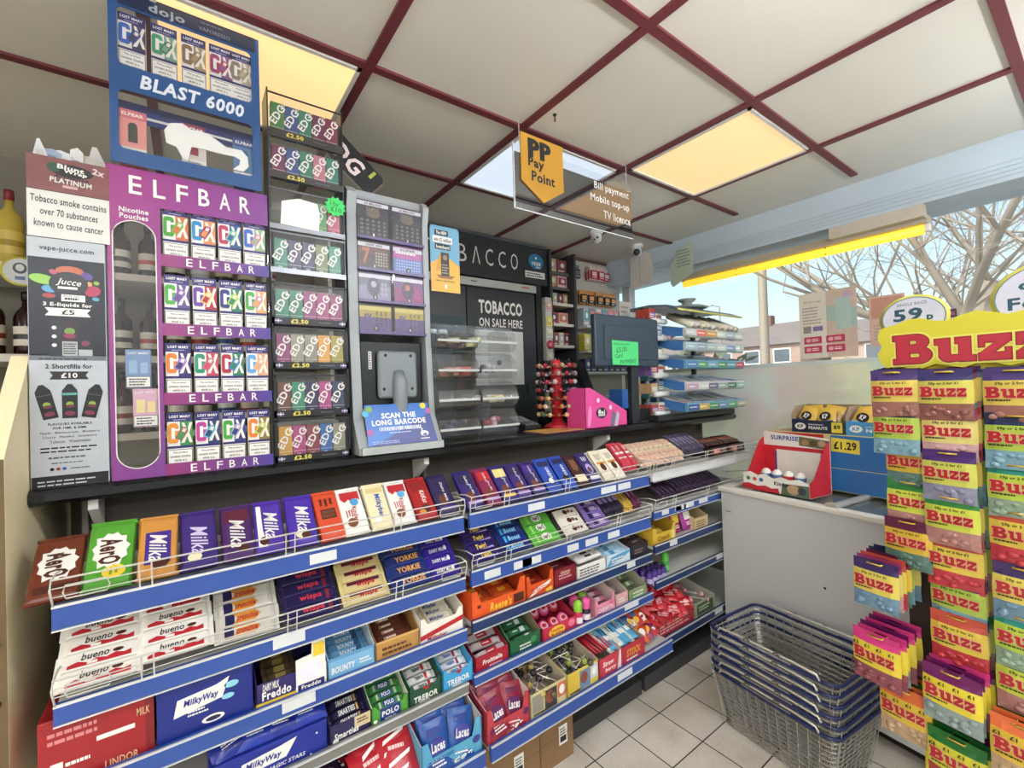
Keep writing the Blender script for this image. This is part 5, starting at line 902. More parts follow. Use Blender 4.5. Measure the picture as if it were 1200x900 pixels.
# screen seen from behind on its arm
sc = empty('customer_screen', T(.640, YD, ZT), 'black flat screen seen from the back on a grey arm in the lottery dispenser', 'screen')
b = MB(); b.rbox((-.128, .050, .165), (.112, .072, .405), M('#141518', .35), .006); b.rect(-.098, .30, .012, .065, K('#d0d0d0'), FRONT(0, .0497, 0), 1); b.lines(-.096, .302, .008, .06, 7, K('k'), FRONT(0, .0497, 0), 2, 3); b.build('screen_back', sc)
b = MB(); GM = M('#7d8488', .42); b.rbox((-.070, .026, .190), (.084, .050, .368), GM, .014, I4, 3)
for x, z in ((-.042, .350), (.056, .350), (-.050, .225), (.060, .225)): b.lathe([(.006, 0), (.006, .001), (.0005, .0012)], BLACK, 10, T(x, .0259, z) @ RX(90))
b.build('mount_plate', sc)
MB().tube([(.008, .030, .290), (.008, .018, .250), (.008, .018, .150), (.008, .034, .060), (.008, .05, .012)], [.020, .027, .027, .028, .030], GM, 12).build('arm', sc)
# mat
b = MB(); fr = frame((.640 - .006, YD - .046, ZT + .027), (1, 0, 0), (0, .34, .94)); MW, MH = .262, .152
b.prism([(-MW / 2, 0), (MW / 2, 0), (MW / 2 - .016, MH), (-MW / 2 + .004, MH)], -.002, 0, M('#1f63b4', .3), fr)
b.poly([(-MW / 2 + .01, .0), (MW / 2, 0), (MW / 2 - .012, MH * .75), (MW * .18, MH * .50), (-MW * .2, MH * .18)], M('#1d2f7c', .3), fr, 1)
b.text('SCAN THE', -.006, .108, .130, .021, K('w'), fr, 3, 0, .045); b.text('LONG BARCODE', -.006, .083, .204, .021, K('w'), fr, 3, 0, .045)
q = random.Random(4); x = -.085
while x < .075: wv = q.choice([.0015, .0025, .004]); b.rect(x, .052, wv, .014, K('#e4e8f2'), fr, 3); x += wv + q.choice([.0015, .0025])
b.lines(-.05, .041, .10, .006, 1, K('#c8d0e8'), fr, 3, 8); b.lines(-.115, .006, .11, .012, 2, K('#a8c0e8'), fr, 3, 9, .35); b.ell(.083, .032, .016, .010, K('w'), fr, 3); b.poly([(.070, .034), (.076, .034), (.078, .052), (.073, .052)], K('w'), fr, 3); b.ell(.084, .028, .008, .005, M('#1d2f7c', .3), fr, 4); b.lines(.066, .010, .04, .007, 1, K('w'), fr, 3, 5)
for x, y, c in ((-.112, .135, '#6a9a3a'), (.094, .140, '#d8c43a'), (.112, .118, '#a85a92'), (-.118, .050, '#a05a9a'), (-.126, .118, '#3aa0c8')): b.ell(x, y, .012, .012, K(c), fr, 4, 16)
tag(b.build('counter_mat', None, I4), 'blue barcode instruction card leaning at the foot of the lottery dispenser', 'notice card')
tag(MB().rbox((.52, 1.635, ZT + .0145), (.63, 1.68, ZT + .155), K('#e2e0da'), .004).build('paper_pad', None, I4), 'white paper pad standing under the black flat screen', 'paper')

# ---- yellow scratchcard poster on the dispenser side, clear sweet bins
b = MB(); b.prism([(-.078, 0), (.078, 0), (.078, .188), (.070, .196), (-.070, .196), (-.078, .188)], 0, .002, M('#6fa4c0', .4), FRONT(0, 0, 0)); fr = FRONT(0, -.0023, 0)
b.poly([(-.078, 0), (.078, 0), (.078, .082), (.03, .10), (-.03, .10), (-.078, .082)], K('#d9a534'), fr, 1); b.rect(-.054, .168, .072, .016, K('k'), fr, 2); b.text('The NEW', -.018, .176, .056, .010, K('w'), fr, 3, 0, .03); b.rect(-.064, .146, .104, .019, K('w'), fr, 2); b.text('win £2 million', -.012, .155, .092, .012, K('k'), fr, 3, 0, .03); b.rect(-.054, .126, .082, .017, K('k'), fr, 2); b.text('Scratchcard', -.013, .134, .070, .010, K('w'), fr, 3, 0, .03)
b.poly([(-.052, .060), (-.010, .062), (.010, .112), (-.030, .112)], K('#c8922a'), fr, 2); b.rect(-.024, .048, .044, .070, K('#241f1a'), fr, 3); b.ell(-.002, .103, .012, .008, K('#8a7a5a'), fr, 4); [b.lines(-.020, .054 + .008 * i, .036, .006, 1, K('#a8987a'), fr, 4, i) for i in range(4)]; b.poly([(-.05, .050), (.05, .050), (.03, .040), (-.03, .040)], K('#8a5a1a'), fr, 2); b.lines(-.05, .030, .10, .006, 1, K('#5a3a14'), fr, 2, 2); b.ell(0, .017, .007, .007, K('w'), fr, 2, 12)
tag(b.build('poster', None, T(.888, YD + .085, 1.915) @ Matrix.Diagonal((.87, 1, 1.40, 1))), 'yellow and blue scratchcard poster standing above the clear sweet bins', 'poster')
pm = empty('sweet_dispenser', T(.975, YD, ZT), 'clear acrylic pick-and-mix dispenser with eight rounded bins', 'sweet dispenser')
BW = .190
binz = [.030, .145, .262, .380]
b = MB(); b.box((-.195, .005, 0), (.195, .22, .006), ACRYL); b.box((-.195, .20, 0), (.195, .204, .47), ACRYL)
for x in (-.197, -.002, .193): b.prism([(0, 0), (.205, 0), (.205, .48), (.10, .49), (.06, .46), (.03, .40)], x, x + .004, ACRYL, frame((0, 0, 0), (0, 1, 0), (0, 0, 1)))
b.tube([(-.197, .10, .488), (.197, .10, .488)], .005, ACRYL, 8); b.build('frame', pm)
def clearbin(par, x, z):
    b = MB(); p = []; n = 10
    for i in range(n + 1): a = math.pi * (.10 + .62 * i / n); p.append((.105 - .125 * math.cos(a - .35) * .62 - .03, z + .095 * math.sin(a - .2) + .0))
    out = [(-.030, z + .028), (-.020, z + .004), (.0, z - .006), (.19, z + .012), (.19, z + .100), (.15, z + .108)]
    lid = [(-.028, z + .034), (-.020, z + .066), (.010, z + .094), (.06, z + .106), (.15, z + .108)]
    q = out[:4]
    for a, c in zip(q[:-1], q[1:]): b.prism([a, c, (c[0], c[1] + .003), (a[0], a[1] + .003)], x - BW / 2 + .003, x + BW / 2 - .003, ACRYL, frame((0, 0, 0), (0, 1, 0), (0, 0, 1)))
    b.box((x - BW / 2 + .003, -.032, z + .025), (x + BW / 2 - .003, -.028, z + .034), M('#b4b7b4', .25)); o = b.build('bin', par)
    b = MB()
    for a, c in zip(lid[:-1], lid[1:]): b.prism([a, c, (c[0] + .001, c[1] + .003), (a[0] - .002, a[1] + .002)], x - BW / 2 + .004, x + BW / 2 - .004, ACRYL, frame((0, 0, 0), (0, 1, 0), (0, 0, 1)))
    for s in (x - BW / 2 + .004, x + BW / 2 - .006): b.prism([(-.030, z + .028), (-.020, z + .004), (.0, z - .003), (.19, z + .012), (.19, z + .10), (.06, z + .106), (.010, z + .094), (-.020, z + .066)], s, s + .002, ACRYL, frame((0, 0, 0), (0, 1, 0), (0, 0, 1)))
    b.build('lid', o)
for z in binz:
    for x in (-.098, .098): clearbin(pm, x, z)
def sweets(x, z, cols, n, seed, phr, kind=0, r=.010):
    q = random.Random(seed)
    for k in range(n):
        b = MB()
        if kind == 0: b.tube([(0, 0, 0), (.05, 0, 0)], r, K(cols[k % len(cols)], .3), 8)
        else: b.ball((0, 0, r), r, K(cols[k % len(cols)], .3), n=9, k=5)
        m = T(.975 + x + q.uniform(-.07, .04), YD + q.uniform(.02, .13), ZT + z + .012 + r * .9 + .016 * (k // 6)) @ RZ(q.uniform(-50, 50))
        tag(b.build('sweet', None, m), phr, 'sweets', phr)
sweets(-.05, .380, ['#c8c29a', '#3a3f44'], 9, 1, 'pale or dark sweet tube lying in the top left clear bin', 0, .012)
sweets(-.05, .262, ['#c85a54', '#d8a090', '#b84a48'], 12, 2, 'red sweet stick lying in the second left clear bin')
sweets(.11, .262, ['#3a3f5a', '#7a80a0', '#d0d2dc'], 14, 3, 'navy wrapped sweet in the second right clear bin', 1, .012)
sweets(-.06, .030, ['#3a3458', '#5a5478'], 8, 4, 'dark violet sweet in the bottom left clear bin', 1, .012)
sweets(.10, .030, ['#b83a54', '#a82a44', '#d8a8b0'], 12, 5, 'crimson sweet in the bottom right clear bin', 1, .013)
sweets(.11, .145, ['#d0b86a', '#e0d2b0', '#b8b4a8'], 10, 6, 'honey coloured sweet in the third right clear bin', 0, .008)
# three white tubs on top behind the bins
for k in range(3):
    b = MB(); b.lathe([(.020, 0), (.022, .06), (.022, .062)], K('#1f4a52', .3), 14); b.lathe([(.023, .062), (.023, .080), (.018, .084), (.002, .085)], K('#cfe0e0', .3), 14)
    tag(b.build('sweet_tub', None, T(.835 + .052 * k, YD + .225, ZT + .488 - .085)), 'small tub with pale round lid behind the clear bins, %s from the left' % ORD[k], 'tub', 'tubs behind the clear bins')
for o in [x for x in bpy.data.objects if x.name.startswith('sweet_tub')]: pass

# ---- card terminal, counter mat, pink box, lollipop tree
ctm = empty('card_terminal', T(1.42, 1.86, ZT), 'small dark card payment terminal behind the clear bins', 'card terminal')
b = MB(); b.rbox((-.055, -.09, .012), (.055, .09, .045), BLACK, .008, RX(14)); fr = RX(14) @ T(0, 0, .0453); b.rect(-.042, -.01, .084, .09, M('#8f928a', .3), fr, 1); b.lines(-.038, .0, .076, .07, 4, M('#5a5d58'), fr, 2, 3); b.build('body', ctm)
b = MB(); [b.rbox((-.042 + .03 * i, -.078 + .020 * j, .0445), (-.018 + .03 * i, -.064 + .020 * j, .050), M('#5a5c60', .5), .001, RX(14)) for i in range(3) for j in range(3)]; b.build('keypad', ctm)
b = MB(); b.box((1.345, 1.585, ZT), (1.90, 1.755, ZT + .0015), M('#e2a07a', .35, 0, .5, 9)); fr = frame((1.345, 1.585, ZT + .0016), (1, 0, 0), (0, 1, 0))
b.poly([(0, 0), (.30, 0), (.16, .17), (0, .17)], K('#e2b04a'), fr, 1); b.poly([(.30, 0), (.52, 0), (.38, .17), (.16, .17)], K('#d8607a'), fr, 1); b.rect(.40, .03, .12, .10, K('#efe2d0'), fr, 2); b.lines(.02, .02, .24, .05, 2, K('#d85a7a'), fr, 2, 4)
tag(b.build('counter_mat', None, I4), 'orange and pink printed change mat lying on the black counter', 'counter mat')
fb = empty('sweet_box', T(1.762, 1.64, ZT) @ Matrix.Diagonal((.92, 1, 1, 1)), 'bright pink wedge-shaped sweet dispenser box on the counter', 'sweet box')
PK = M('#d84a92', .35, 0, .06, 8)
b = MB(); sp = [(-.17, 0), (.17, 0), (.17, .075), (-.13, .205), (-.17, .205)]
fr = FRONT(0, -.06, 0)
b.prism(sp, -.0025, 0, PK, fr); b.prism(sp, -.135, -.1325, PK, fr)
b.box((-.17, -.06, 0), (-.1675, .075, .205), PK); b.box((.1675, -.06, 0), (.17, .075, .075), PK); b.box((-.17, -.06, 0), (.17, .075, .003), PK)
b.prism([(.02, .050), (.168, .060), (.168, .066), (-.04, .168), (-.06, .160)], -.132, -.003, K('#ece6dc'), fr)
f2 = FRONT(0, -.0603, 0); b.ell(-.045, .075, .044, .028, K('#2a1f3a'), f2, 2); b.text('fini', -.045, .076, .054, .036, K('w'), f2, 3, 0, .05)
b.ell(-.07, .14, .012, .012, K('#f0d8e0'), f2, 2); b.ell(.03, .10, .012, .012, K('#f0d8e0'), f2, 2); b.ell(-.14, .06, .014, .055, K('#e58ab8'), f2, 2, 20, -8); b.poly([(.025, 0), (.05, 0), (.075, .06), (.05, .085), (.03, .04)], K('#6a6f80'), f2, 2); b.poly([(.06, 0), (.085, 0), (.105, .06), (.085, .08), (.07, .04)], K('#b8bcc8'), f2, 2)
f3 = frame((.1703, .0075, 0), (0, 1, 0), (0, 0, 1)); b.ell(0, .045, .03, .02, K('#f0d8e0'), f3, 2); b.build('box_body', fb)
b = MB(); [b.box((-.165, -.05 + .012 * i, .11), (-.10, -.044 + .012 * i, .185), K('#c83a5a')) for i in range(9)]; b.build('inner_card', fb)
lt = empty('lollipop_stand', T(1.615, 1.80, ZT), 'red tiered lollipop stand crowded with ball lollies on the counter', 'lollipop stand')
b = MB(); b.lathe([(.075, 0), (.078, .004), (.05, .02), (.030, .03), (.028, .05)], K('#b8202c', .35), 20); b.lathe([(.028, .05), (.028, .345), (.020, .36), (.002, .362)], K('#c4242e', .35), 14)
for k in range(7): b.lathe([(.030, .055 + .043 * k), (.044, .058 + .043 * k), (.044, .066 + .043 * k), (.030, .069 + .043 * k)], K('#a81c26', .35), 18)
b.build('post', lt)
lc = [['#c8a070', '#8a3a2a', '#d8b080', '#3a6a3a'], ['#b87a4a', '#d8c8a0', '#8a2a2a'], ['#a8583a', '#d0a878', '#5a3a2a'], ['#2a2f44', '#8a8a94', '#b0283a'], ['#a8283a', '#c8b8b0', '#3a2a3a'], ['#5a4a54', '#a89a94', '#8a2a3a'], ['#7a3a2a', '#b09070', '#a82a34']]
for t_ in range(7):
    lm = [lolly(c, '#e8e2d6', .0135, .052) for c in lc[t_]]
    for k in range(14):
        a = 360 * k / 14 + 11 * t_
        o = link('lollipop', lm[k % len(lm)], T(1.615, 1.80, ZT + .062 + .043 * t_) @ RZ(a) @ T(.040, 0, 0) @ RY(82)); tag(o, 'ball lollipop in the %s tier up of the red stand' % ORD[t_], 'lollipop', 'lollipops in tier %s of the red stand' % ORD[t_])
# ------------------------------------------------------------------ till screen, its stand and neighbours
mo = empty('till_screen', T(1.945, 1.60, ZT), 'large dark flat till screen with a green handwritten note on its back', 'screen')
DKB = M('#2b3a48', .38, 0, .05, 4)
b = MB(); b.rbox((-.262, -.03, .312), (.262, .005, .585), DKB, .010, I4, 3); b.rbox((-.20, -.036, .35), (.20, -.028, .53), DKB, .004, I4, 2); b.build('screen_back', mo)
b = MB(); b.rbox((.035, -.012, .0), (.095, .02, .33), M('#20262c', .4), .004); b.rbox((.01, -.03, 0), (.15, .10, .014), BLACK, .004); b.build('post', mo)
b = MB(); b.prism([(-.105, -.062), (.105, -.066), (.108, .062), (-.105, .066)], 0, .001, M('#4fd07a', .6), FRONT(0, 0, 0)); fr = FRONT(0, -.0013, 0)
b.text('minimum', -.03, .048, .13, .014, K('#1c4a2c'), fr, 1, 1, -.005); b.text('£5.00', -.03, .018, .085, .026, K('#16281c'), fr, 1, 6, .0); b.text('Card', -.055, -.015, .06, .022, K('#16281c'), fr, 1, 6, .0); b.text('PAYMENT', .02, -.045, .13, .022, K('#16281c'), fr, 1, 4, .0)
tag(b.build('handwritten_note', None, T(1.902, 1.5625, ZT + .385)), 'green handwritten minimum card payment note stuck on the dark till screen', 'note')
cs = empty('till_stand', T(1.83, 1.88, ZT), 'black slanted till terminal behind the pink box', 'till')
b = MB(); b.rbox((-.19, -.10, 0), (.19, .12, .05), BLACK, .006)
for x0, x1 in ((-.17, -.09), (.07, .13)): b.prism([(-.09, .05), (-.02, .05), (.10, .34), (.05, .36)], x0, x1, M('#1b2026', .4), frame((0, 0, 0), (0, 1, 0), (0, 0, 1)))
b.build('stand', cs)
b = MB(); b.prism([(-.03, .10), (.0, .09), (.12, .36), (.09, .372)], -.15, .15, M('#1e252c', .3), frame((0, 0, 0), (0, 1, 0), (0, 0, 1))); b.build('tilted_screen', cs)
b = MB(); b.prism([(0, 0), (.075, 0), (.070, .02), (.055, .05), (.052, .10), (.075, .115), (.0, .115)], -.10, 0, M('#3f74c0', .35), FRONT(0, 0, 0))
tag(b.build('plastic_holder', None, T(2.10, 1.76, ZT + .075)), 'blue curved plastic holder beside the till screen post', 'holder')
b = MB(); b.rbox((0, 0, 0), (.12, .14, .074), BLACK, .006); tag(b.build('receipt_printer', None, T(2.10, 1.64, ZT)), 'small black box under the blue curved holder', 'printer')

# ------------------------------------------------------------------ newspaper rack on the counter's far end
nr = empty('newspaper_rack', T(2.68, 1.60, ZT), 'tiered blue newspaper rack with printed lips on the far end of the counter', 'newspaper rack')
TB = M('#3a70b0', .35, 0, .06, 6); LG = M('#c3cbcc', .4, 0, .05)
X0, X1 = -.345, .315; tz = [.062, .183, .313, .418, .500]
b = MB()
for x in (X0 + .03, X1 - .05): b.box((x, .20, 0), (x + .02, .23, .70), M('#4a5258', .4, .3))
b.rbox((X0 - .15, -.03, 0), (X1 + .04, .30, .034), M('#2a2b2e', .4), .004); b.build('frame', nr)
b = MB(); b.prism([(-.13, .640), (-.06, .672), (.06, .690), (.25, .69), (.25, .682), (.06, .680), (-.05, .662), (-.12, .632)], X0 - .08, X1 - .02, M('#55646c', .4), frame((0, 0, 0), (0, 1, 0), (0, 0, 1)))
b.tube([(X0 - .08, -.127, .637), (X1 - .02, -.127, .637)], .006, M('#c8c86a', .4), 8); b.build('canopy', nr)
b = MB(); b.lathe([(.10, .69), (.13, .700), (.10, .712), (.035, .716), (.03, .735), (.055, .752), (.055, .760), (.01, .762)], M('#7f8c86', .45), 18, T(-.03, .06, 0)); b.build('finial', nr)
mast = [['#3a5a9a', '#c8a04a', '#4a8a5a', '#6a8ab0', '#5a9a6a', '#b0a890'], ['#b89ab0', '#c8ccc8', '#6a6a86', '#9aa8a0', '#4a7a5a', '#8ab0a8'], ['#4a7ab0', '#5a9a6a', '#7aa8c0', '#4a8a5a', '#5a9ab0', '#b84a5a'], ['#9ab8c0', '#8a9aa8', '#a8b8b0', '#c8d0c8', '#7a98b8', '#c0c8c8'], ['#c8ccc8', '#d86a5a', '#c89a4a', '#d0d4c8', '#9ab0b8', '#c8c8c0']]
for k, z in enumerate(tz):
    fr = frame((0, 0, 0), (0, 1, 0), (0, 0, 1)); b = MB()
    b.prism([(-.10, z), (.16, z + .075), (.16, z + .080), (-.10, z + .006)], X0, X1, LG, fr)
    for s in (X0 - .003, X1): b.prism([(-.105, z - .012), (-.04, z - .008), (.17, z + .055), (.17, z + .085), (-.105, z + .035)], s, s + .003, TB, fr)
    t_ = b.build('tier', nr)
    b = MB(); n = 8; pp = [(-.105 + .020 * math.cos(math.pi * (.5 + i / n)), z + .012 + .028 * math.sin(math.pi * (.5 + i / n))) for i in range(n + 1)]
    b.prism(pp[::-1] if False else pp, X0 - .003, X1 + .003, [M('#6f9fb4', .35), M('#c9c4c6', .35), M('#6aa0b8', .35), M('#b4c6cc', .35), M('#b8c0c0', .35)][k], fr)
    f2 = FRONT(X0, -.1253, z + .002); wq = (X1 - X0) / 6
    for i in range(6): b.rect(wq * i + .002, -.008, wq - .004, .034, K(mast[k][i]), f2, 1); b.lines(wq * i + .012, .004, wq - .03, .012, 1, K('w'), f2, 2, i + k)
    b.build('lip', t_)
    for i in range(5):
        b = MB(); w_ = .118; b.rbox((-w_ / 2, 0, 0), (w_ / 2, .24, .016 if k else .022), K(['#d9d9d2', '#cfd2d0', '#c4c8cc', '#d8d2c8', '#bcc2c8'][i]), .002); f3 = T(0, 0, .0162 if k else .0222)
        b.rect(-w_ / 2 + .004, .005, w_ - .008, .05, K(['#b8463c', '#2a3f6a', '#1f2a34', '#3a7a8a', '#4a4a56'][(i + 2 * k) % 5]), f3, 1); b.text(['NEWS', 'Mail', 'TIMES', 'Sun', 'Star'][(i + 2 * k) % 5] if False else 'NEWS', 0, .03, .08, .03, K('w'), f3, 2, 0, .03) if False else b.lines(-.05, .012, .10, .034, 1, K('w'), f3, 2, i)
        b.rect(-.05, .065, .055, .12, K(['#8a7a6a', '#4f5a66', '#a89a8a', '#5a6a5a', '#7a5a56'][(i + k) % 5]), f3, 1); b.lines(.01, .065, .042, .13, 7, M('#6a6a6a', .6), f3, 1, i + 7 * k)
        m = T(2.68 + X0 + .07 + .130 * i, 1.60 - .088, ZT + z + .0095) @ RX(16)
        tag(b.build('newspaper', None, m), 'folded newspaper in the %s tier of the blue rack, %s from the left' % (['lowest', 'second', 'third', 'fourth', 'top'][k], ORD[i]), 'newspaper', 'newspapers in the blue rack')
for j in range(9):
    b = MB(); b.tube([(0, 0, 0), (0, .17, .085)], [.021, .021], K(['#d8d2bc', '#c8c4b8', '#d0c8a8'][j % 3]), 9); b.tube([(0, -.0006, 0), (0, .001, 0)], [.013, .013], K('#8a8472'), 9)
    tag(b.build('newspaper', None, T(2.46 + .060 * j + (.03 if j > 4 else 0), 1.505, ZT + .556 + .004 * (j % 2))), 'rolled newspaper on the top tier of the blue rack, %s from the left' % ORD[j], 'newspaper', 'rolled newspapers on the blue rack')
# white-lipped side rack with boxes
wr = empty('sweet_rack', T(2.264, 1.635, ZT), 'narrow side rack with rounded white shelf lips left of the newspapers', 'rack')
b = MB()
for x in (-.048, .050): b.tube([(x, .03, 0), (x, .03, .62)], .012, M('#9aa8a8', .35, .4), 8)
b.build('pole', wr)
for z in (.13, .235): MB().rbox((-.075, .0, z), (-.025, .06, z + .03), M('#2a5a5a', .4), .006).build('clamp', wr)
sz = [.03, .145, .255, .365, .475, .575]
for k, z in enumerate(sz):
    b = MB(); b.box((-.062, -.02, z), (.064, .14, z + .006), LG); b.tube([(-.064, -.028, z + .010), (.066, -.028, z + .010)], .017, M('#d3d5d2', .35), 10); b.build('shelf', wr)
bc = ['#b0483a', '#d8d4c8', '#c8a070', '#6a7a94', '#8a6ab0', '#a83a4a', '#c8c0a8', '#4a6a5a', '#c86a3a', '#cfcfd8']
for k, z in enumerate(sz):
    for i in range(2):
        b = MB(); hh = .055 + .012 * ((i + k) % 3); b.rbox((-.029, 0, 0), (.029, .10, hh), K(bc[(2 * k + i) % 10]), .002); fr = FRONT(0, -.0003, 0); b.rect(-.024, hh * .3, .048, hh * .45, K(bc[(2 * k + i + 4) % 10]), fr, 1); b.lines(-.024, hh * .35, .048, hh * .3, 2, K('w'), fr, 2, i + k)
        tag(b.build('confectionery_box', None, T(2.264 - .030 + .062 * i, 1.635 - .008, ZT + z + .007)), 'small printed carton on the white-lipped side rack, %s shelf up, %s one' % (ORD[k], ['left', 'right'][i]), 'box', 'cartons on the white-lipped rack')
b = MB(); b.box((-.05, 0, 0), (.05, .003, .21), M('#b0ada4', .6)); b.lines(-.04, .02, .08, .17, 6, M('#7a7a78', .6), FRONT(0, -.0003, 0), 1, 5); tag(b.build('price_card', None, T(2.20, 1.80, ZT + .52)), 'grey printed card standing at the top of the white-lipped rack', 'card')

# ------------------------------------------------------------------ tobacco gantry on the back wall
GB = M('#2c2f31', .4, 0, .05, 4)
tg = empty('tobacco_gantry', T(1.75, 2.70, 0), 'dark tobacco gantry with white lettered header and sliding shutters on the back wall', 'tobacco cabinet')
mv = Matrix.Translation((-1.75, -2.70, 0))
b = MB(); b.box((.70, 2.66, 2.305), (2.325, 2.94, 2.612), GB, mv); fr = mv @ FRONT(0, 2.6597, 0)
b.box((.70, 2.652, 2.595), (2.325, 2.66, 2.612), M('#5a5e60', .35, .4), mv)
for i, c in enumerate('TOBACCO'): b.text(c if c != 'A' else '\u039b', 1.335 + .1115 * i, 2.455, .066, .122, K('w'), fr, 2, 0, -.004)
b.ell(2.215, 2.485, .073, .060, M('#2f7fa8', .4), fr, 2, 26); b.text('vuse', 2.215, 2.468, .09, .030, K('w'), fr, 3, 0, .06); b.ell(2.215, 2.512, .010, .010, K('w'), fr, 3, 12); b.text('ePen', 2.235, 2.442, .045, .018, K('w'), fr, 3, 0, .04)
b.rect(2.105, 2.355, .195, .050, K('w'), fr, 2); b.lines(2.115, 2.362, .175, .036, 2, K('k'), fr, 3, 4); b.build('header', tg)
b = MB(); b.box((.70, 2.650, 2.235), (2.20, 2.68, 2.290), M('#c9cac6', .35, .3), mv); b.box((1.615, 2.648, 2.262), (1.66, 2.650, 2.268), BLACK, mv); b.box((2.06, 2.648, 2.262), (2.13, 2.650, 2.272), M('#c86a4a', .5), mv); b.build('rail', tg)
b = MB(); b.box((.70, 2.70, .1), (2.26, 2.93, 2.30), M('#1d1f21', .5), mv); b.box((2.20, 2.655, .1), (2.255, 2.70, 2.30), BLACK, mv); b.build('cabinet', tg)
b = MB(); b.box((1.585, 2.662, .15), (2.19, 2.68, 2.225), M('#303437', .35, 0, .04, 3), mv); fr = mv @ FRONT(0, 2.6617, 0)
b.text('TOBACCO', 1.872, 2.095, .385, .098, K('w'), fr, 2, 0, .06); b.text('ON SALE HERE', 1.872, 1.985, .385, .062, K('w'), fr, 2, 0, .02); b.rect(1.64, 1.535, .425, .395, M('#dcdcd8', .5), fr, 2); b.lines(1.68, 1.86, .34, .04, 1, M('#b8b8b6', .6), fr, 3, 3); b.rect(2.08, 1.46, .03, .08, BLACK, fr, 2); b.lines(1.70, 1.42, .32, .03, 1, M('#8a8c8c', .5), fr, 2, 6); b.build('shutter', tg)
b = MB(); b.box((.72, 2.668, .15), (1.58, 2.69, 2.225), M('#3a3f42', .35, 0, .04, 3), mv); fr = mv @ FRONT(0, 2.6677, 0); b.rect(1.20, 1.75, .34, .26, M('#163a44', .4), fr, 1); b.build('shutter', tg)

# ------------------------------------------------------------------ vape shelves right of the gantry
vs_ = empty('wall_shelving', T(2.44, 2.72, 0), 'narrow white-shelved vape unit right of the tobacco gantry', 'shelving')
mv = Matrix.Translation((-2.44, -2.72, 0)); WS = M('#d3cfc2', .45, 0, .05)
b = MB(); b.box((2.335, 2.92, .2), (2.63, 2.935, 2.60), M('#6a6e6e', .5), mv)
for x in (2.335, 2.60): b.box((x, 2.64, .2), (x + .025, 2.92, 2.60), M('#3b3e40', .45), mv)
b.build('carcass', vs_)
cz = [1.42, 1.60, 1.845, 2.02, 2.185, 2.325, 2.45]
for z in cz[2:]: MB().box((2.36, 2.66 if z < 2.3 else 2.70, z - .022), (2.60, 2.92, z), WS if z < 2.3 else M('#5a5c5c', .5), mv).build('shelf', vs_)
MB().box((2.27, 2.63, .2), (2.335, 2.70, 2.21), M('#c4c2ba', .5), mv).build('side_post', vs_)
pc = ['#b8c07a', '#8a4a3a', '#c8c8a0', '#a83a52', '#d8a08a', '#c89aa8', '#8a4a6a', '#b0b8b8', '#4a4a5a', '#c87a5a', '#d8b8b0', '#6a8a6a']
def packbox(w_, h, c, c2, seed):
    b = MB(); b.rbox((-w_ / 2, 0, 0), (w_ / 2, .10, h), K(c), .002); fr = FRONT(0, -.0003, 0); b.rect(-w_ * .4, h * .3, w_ * .8, h * .55, K(c2), fr, 1); b.lines(-w_ * .38, h * .08, w_ * .7, h * .16, 1, K('w'), fr, 1, seed); b.ell(w_ * .05, h * .58, w_ * .2, h * .18, K('w'), fr, 2, 12); return b
q = random.Random(5)
for r, z in enumerate(cz[2:]):
    nb = [4, 2, 4, 2, 2][r]; hh = [.11, .10, .095, .10, .11][r]
    for i in range(nb):
        w_ = .22 / nb - .004; b = packbox(w_, hh, pc[(3 * r + i) % 12], pc[(3 * r + i + 5) % 12], i + r)
        tag(b.build('vape_pack', None, T(2.37 + .23 / nb * (i + .5), 2.72, z + .001)), 'small vape pack on the narrow white-shelved unit, %s shelf up, %s from the left' % (ORD[r], ORD[i]), 'vape box', 'vape packs on the narrow white unit')
b = MB(); b.box((2.36, 2.66, 1.60), (2.60, 2.92, 1.62), WS)
o = b.build('shelf', vs_, Matrix.Translation((-2.44, -2.72, 0)))
for i in range(6):
    b = MB(); c = ['#5a2a1c', '#e0ddd6', '#6a3420', '#2a2a2c', '#4a2418', '#8a8a86'][i]; b.lathe([(.016, 0), (.017, .004), (.017, .075), (.008, .095), (.008, .12), (.001, .122)], K(c, .25), 12); b.lathe([(.0175, .02), (.0175, .055)], K('#d8cfc0' if i % 2 else '#3a3a3a'), 12, cap=False)
    tag(b.build('liquid_bottle', None, T(2.38 + .038 * i, 2.70, 1.621)), 'small e-liquid bottle behind the red lollipop stand, %s from the left' % ORD[i], 'bottle', 'e-liquid bottles on the narrow unit')
for i, (z, c, sh) in enumerate([(2.02, '#e0d86a', 0), (1.84, '#c82f44', 1), (1.66, '#d8cf5a', 0), (2.14, '#d8b0b8', 0), (1.93, '#e0dcd4', 0), (1.74, '#d4d0d0', 0)]):
    b = MB()
    if sh: b.lathe([(.034, 0), (.034, .004), (.001, .0042)], K(c), 20, RX(90)); b.ell(0, 0, .018, .018, K('#e07a84'), FRONT(0, -.0043, 0), 1)
    else: b.rbox((-.032, 0, -.036), (.032, .004, .036), K(c, .6), .002); b.lines(-.024, -.024, .048, .044, 3, K('#9a8a5a'), FRONT(0, -.0003, 0), 1, i); b.ell(0, .008, .016, .012, K('#e8e4b0'), FRONT(0, -.0003, 0), 2)
    tag(b.build('price_ticket', None, T(2.303, 2.624, z)), ['pale yellow', 'round red', 'small yellow', 'pink', 'cream', 'light grey'][i] + ' price ticket on the post right of the gantry', 'price ticket', 'tickets on the post')
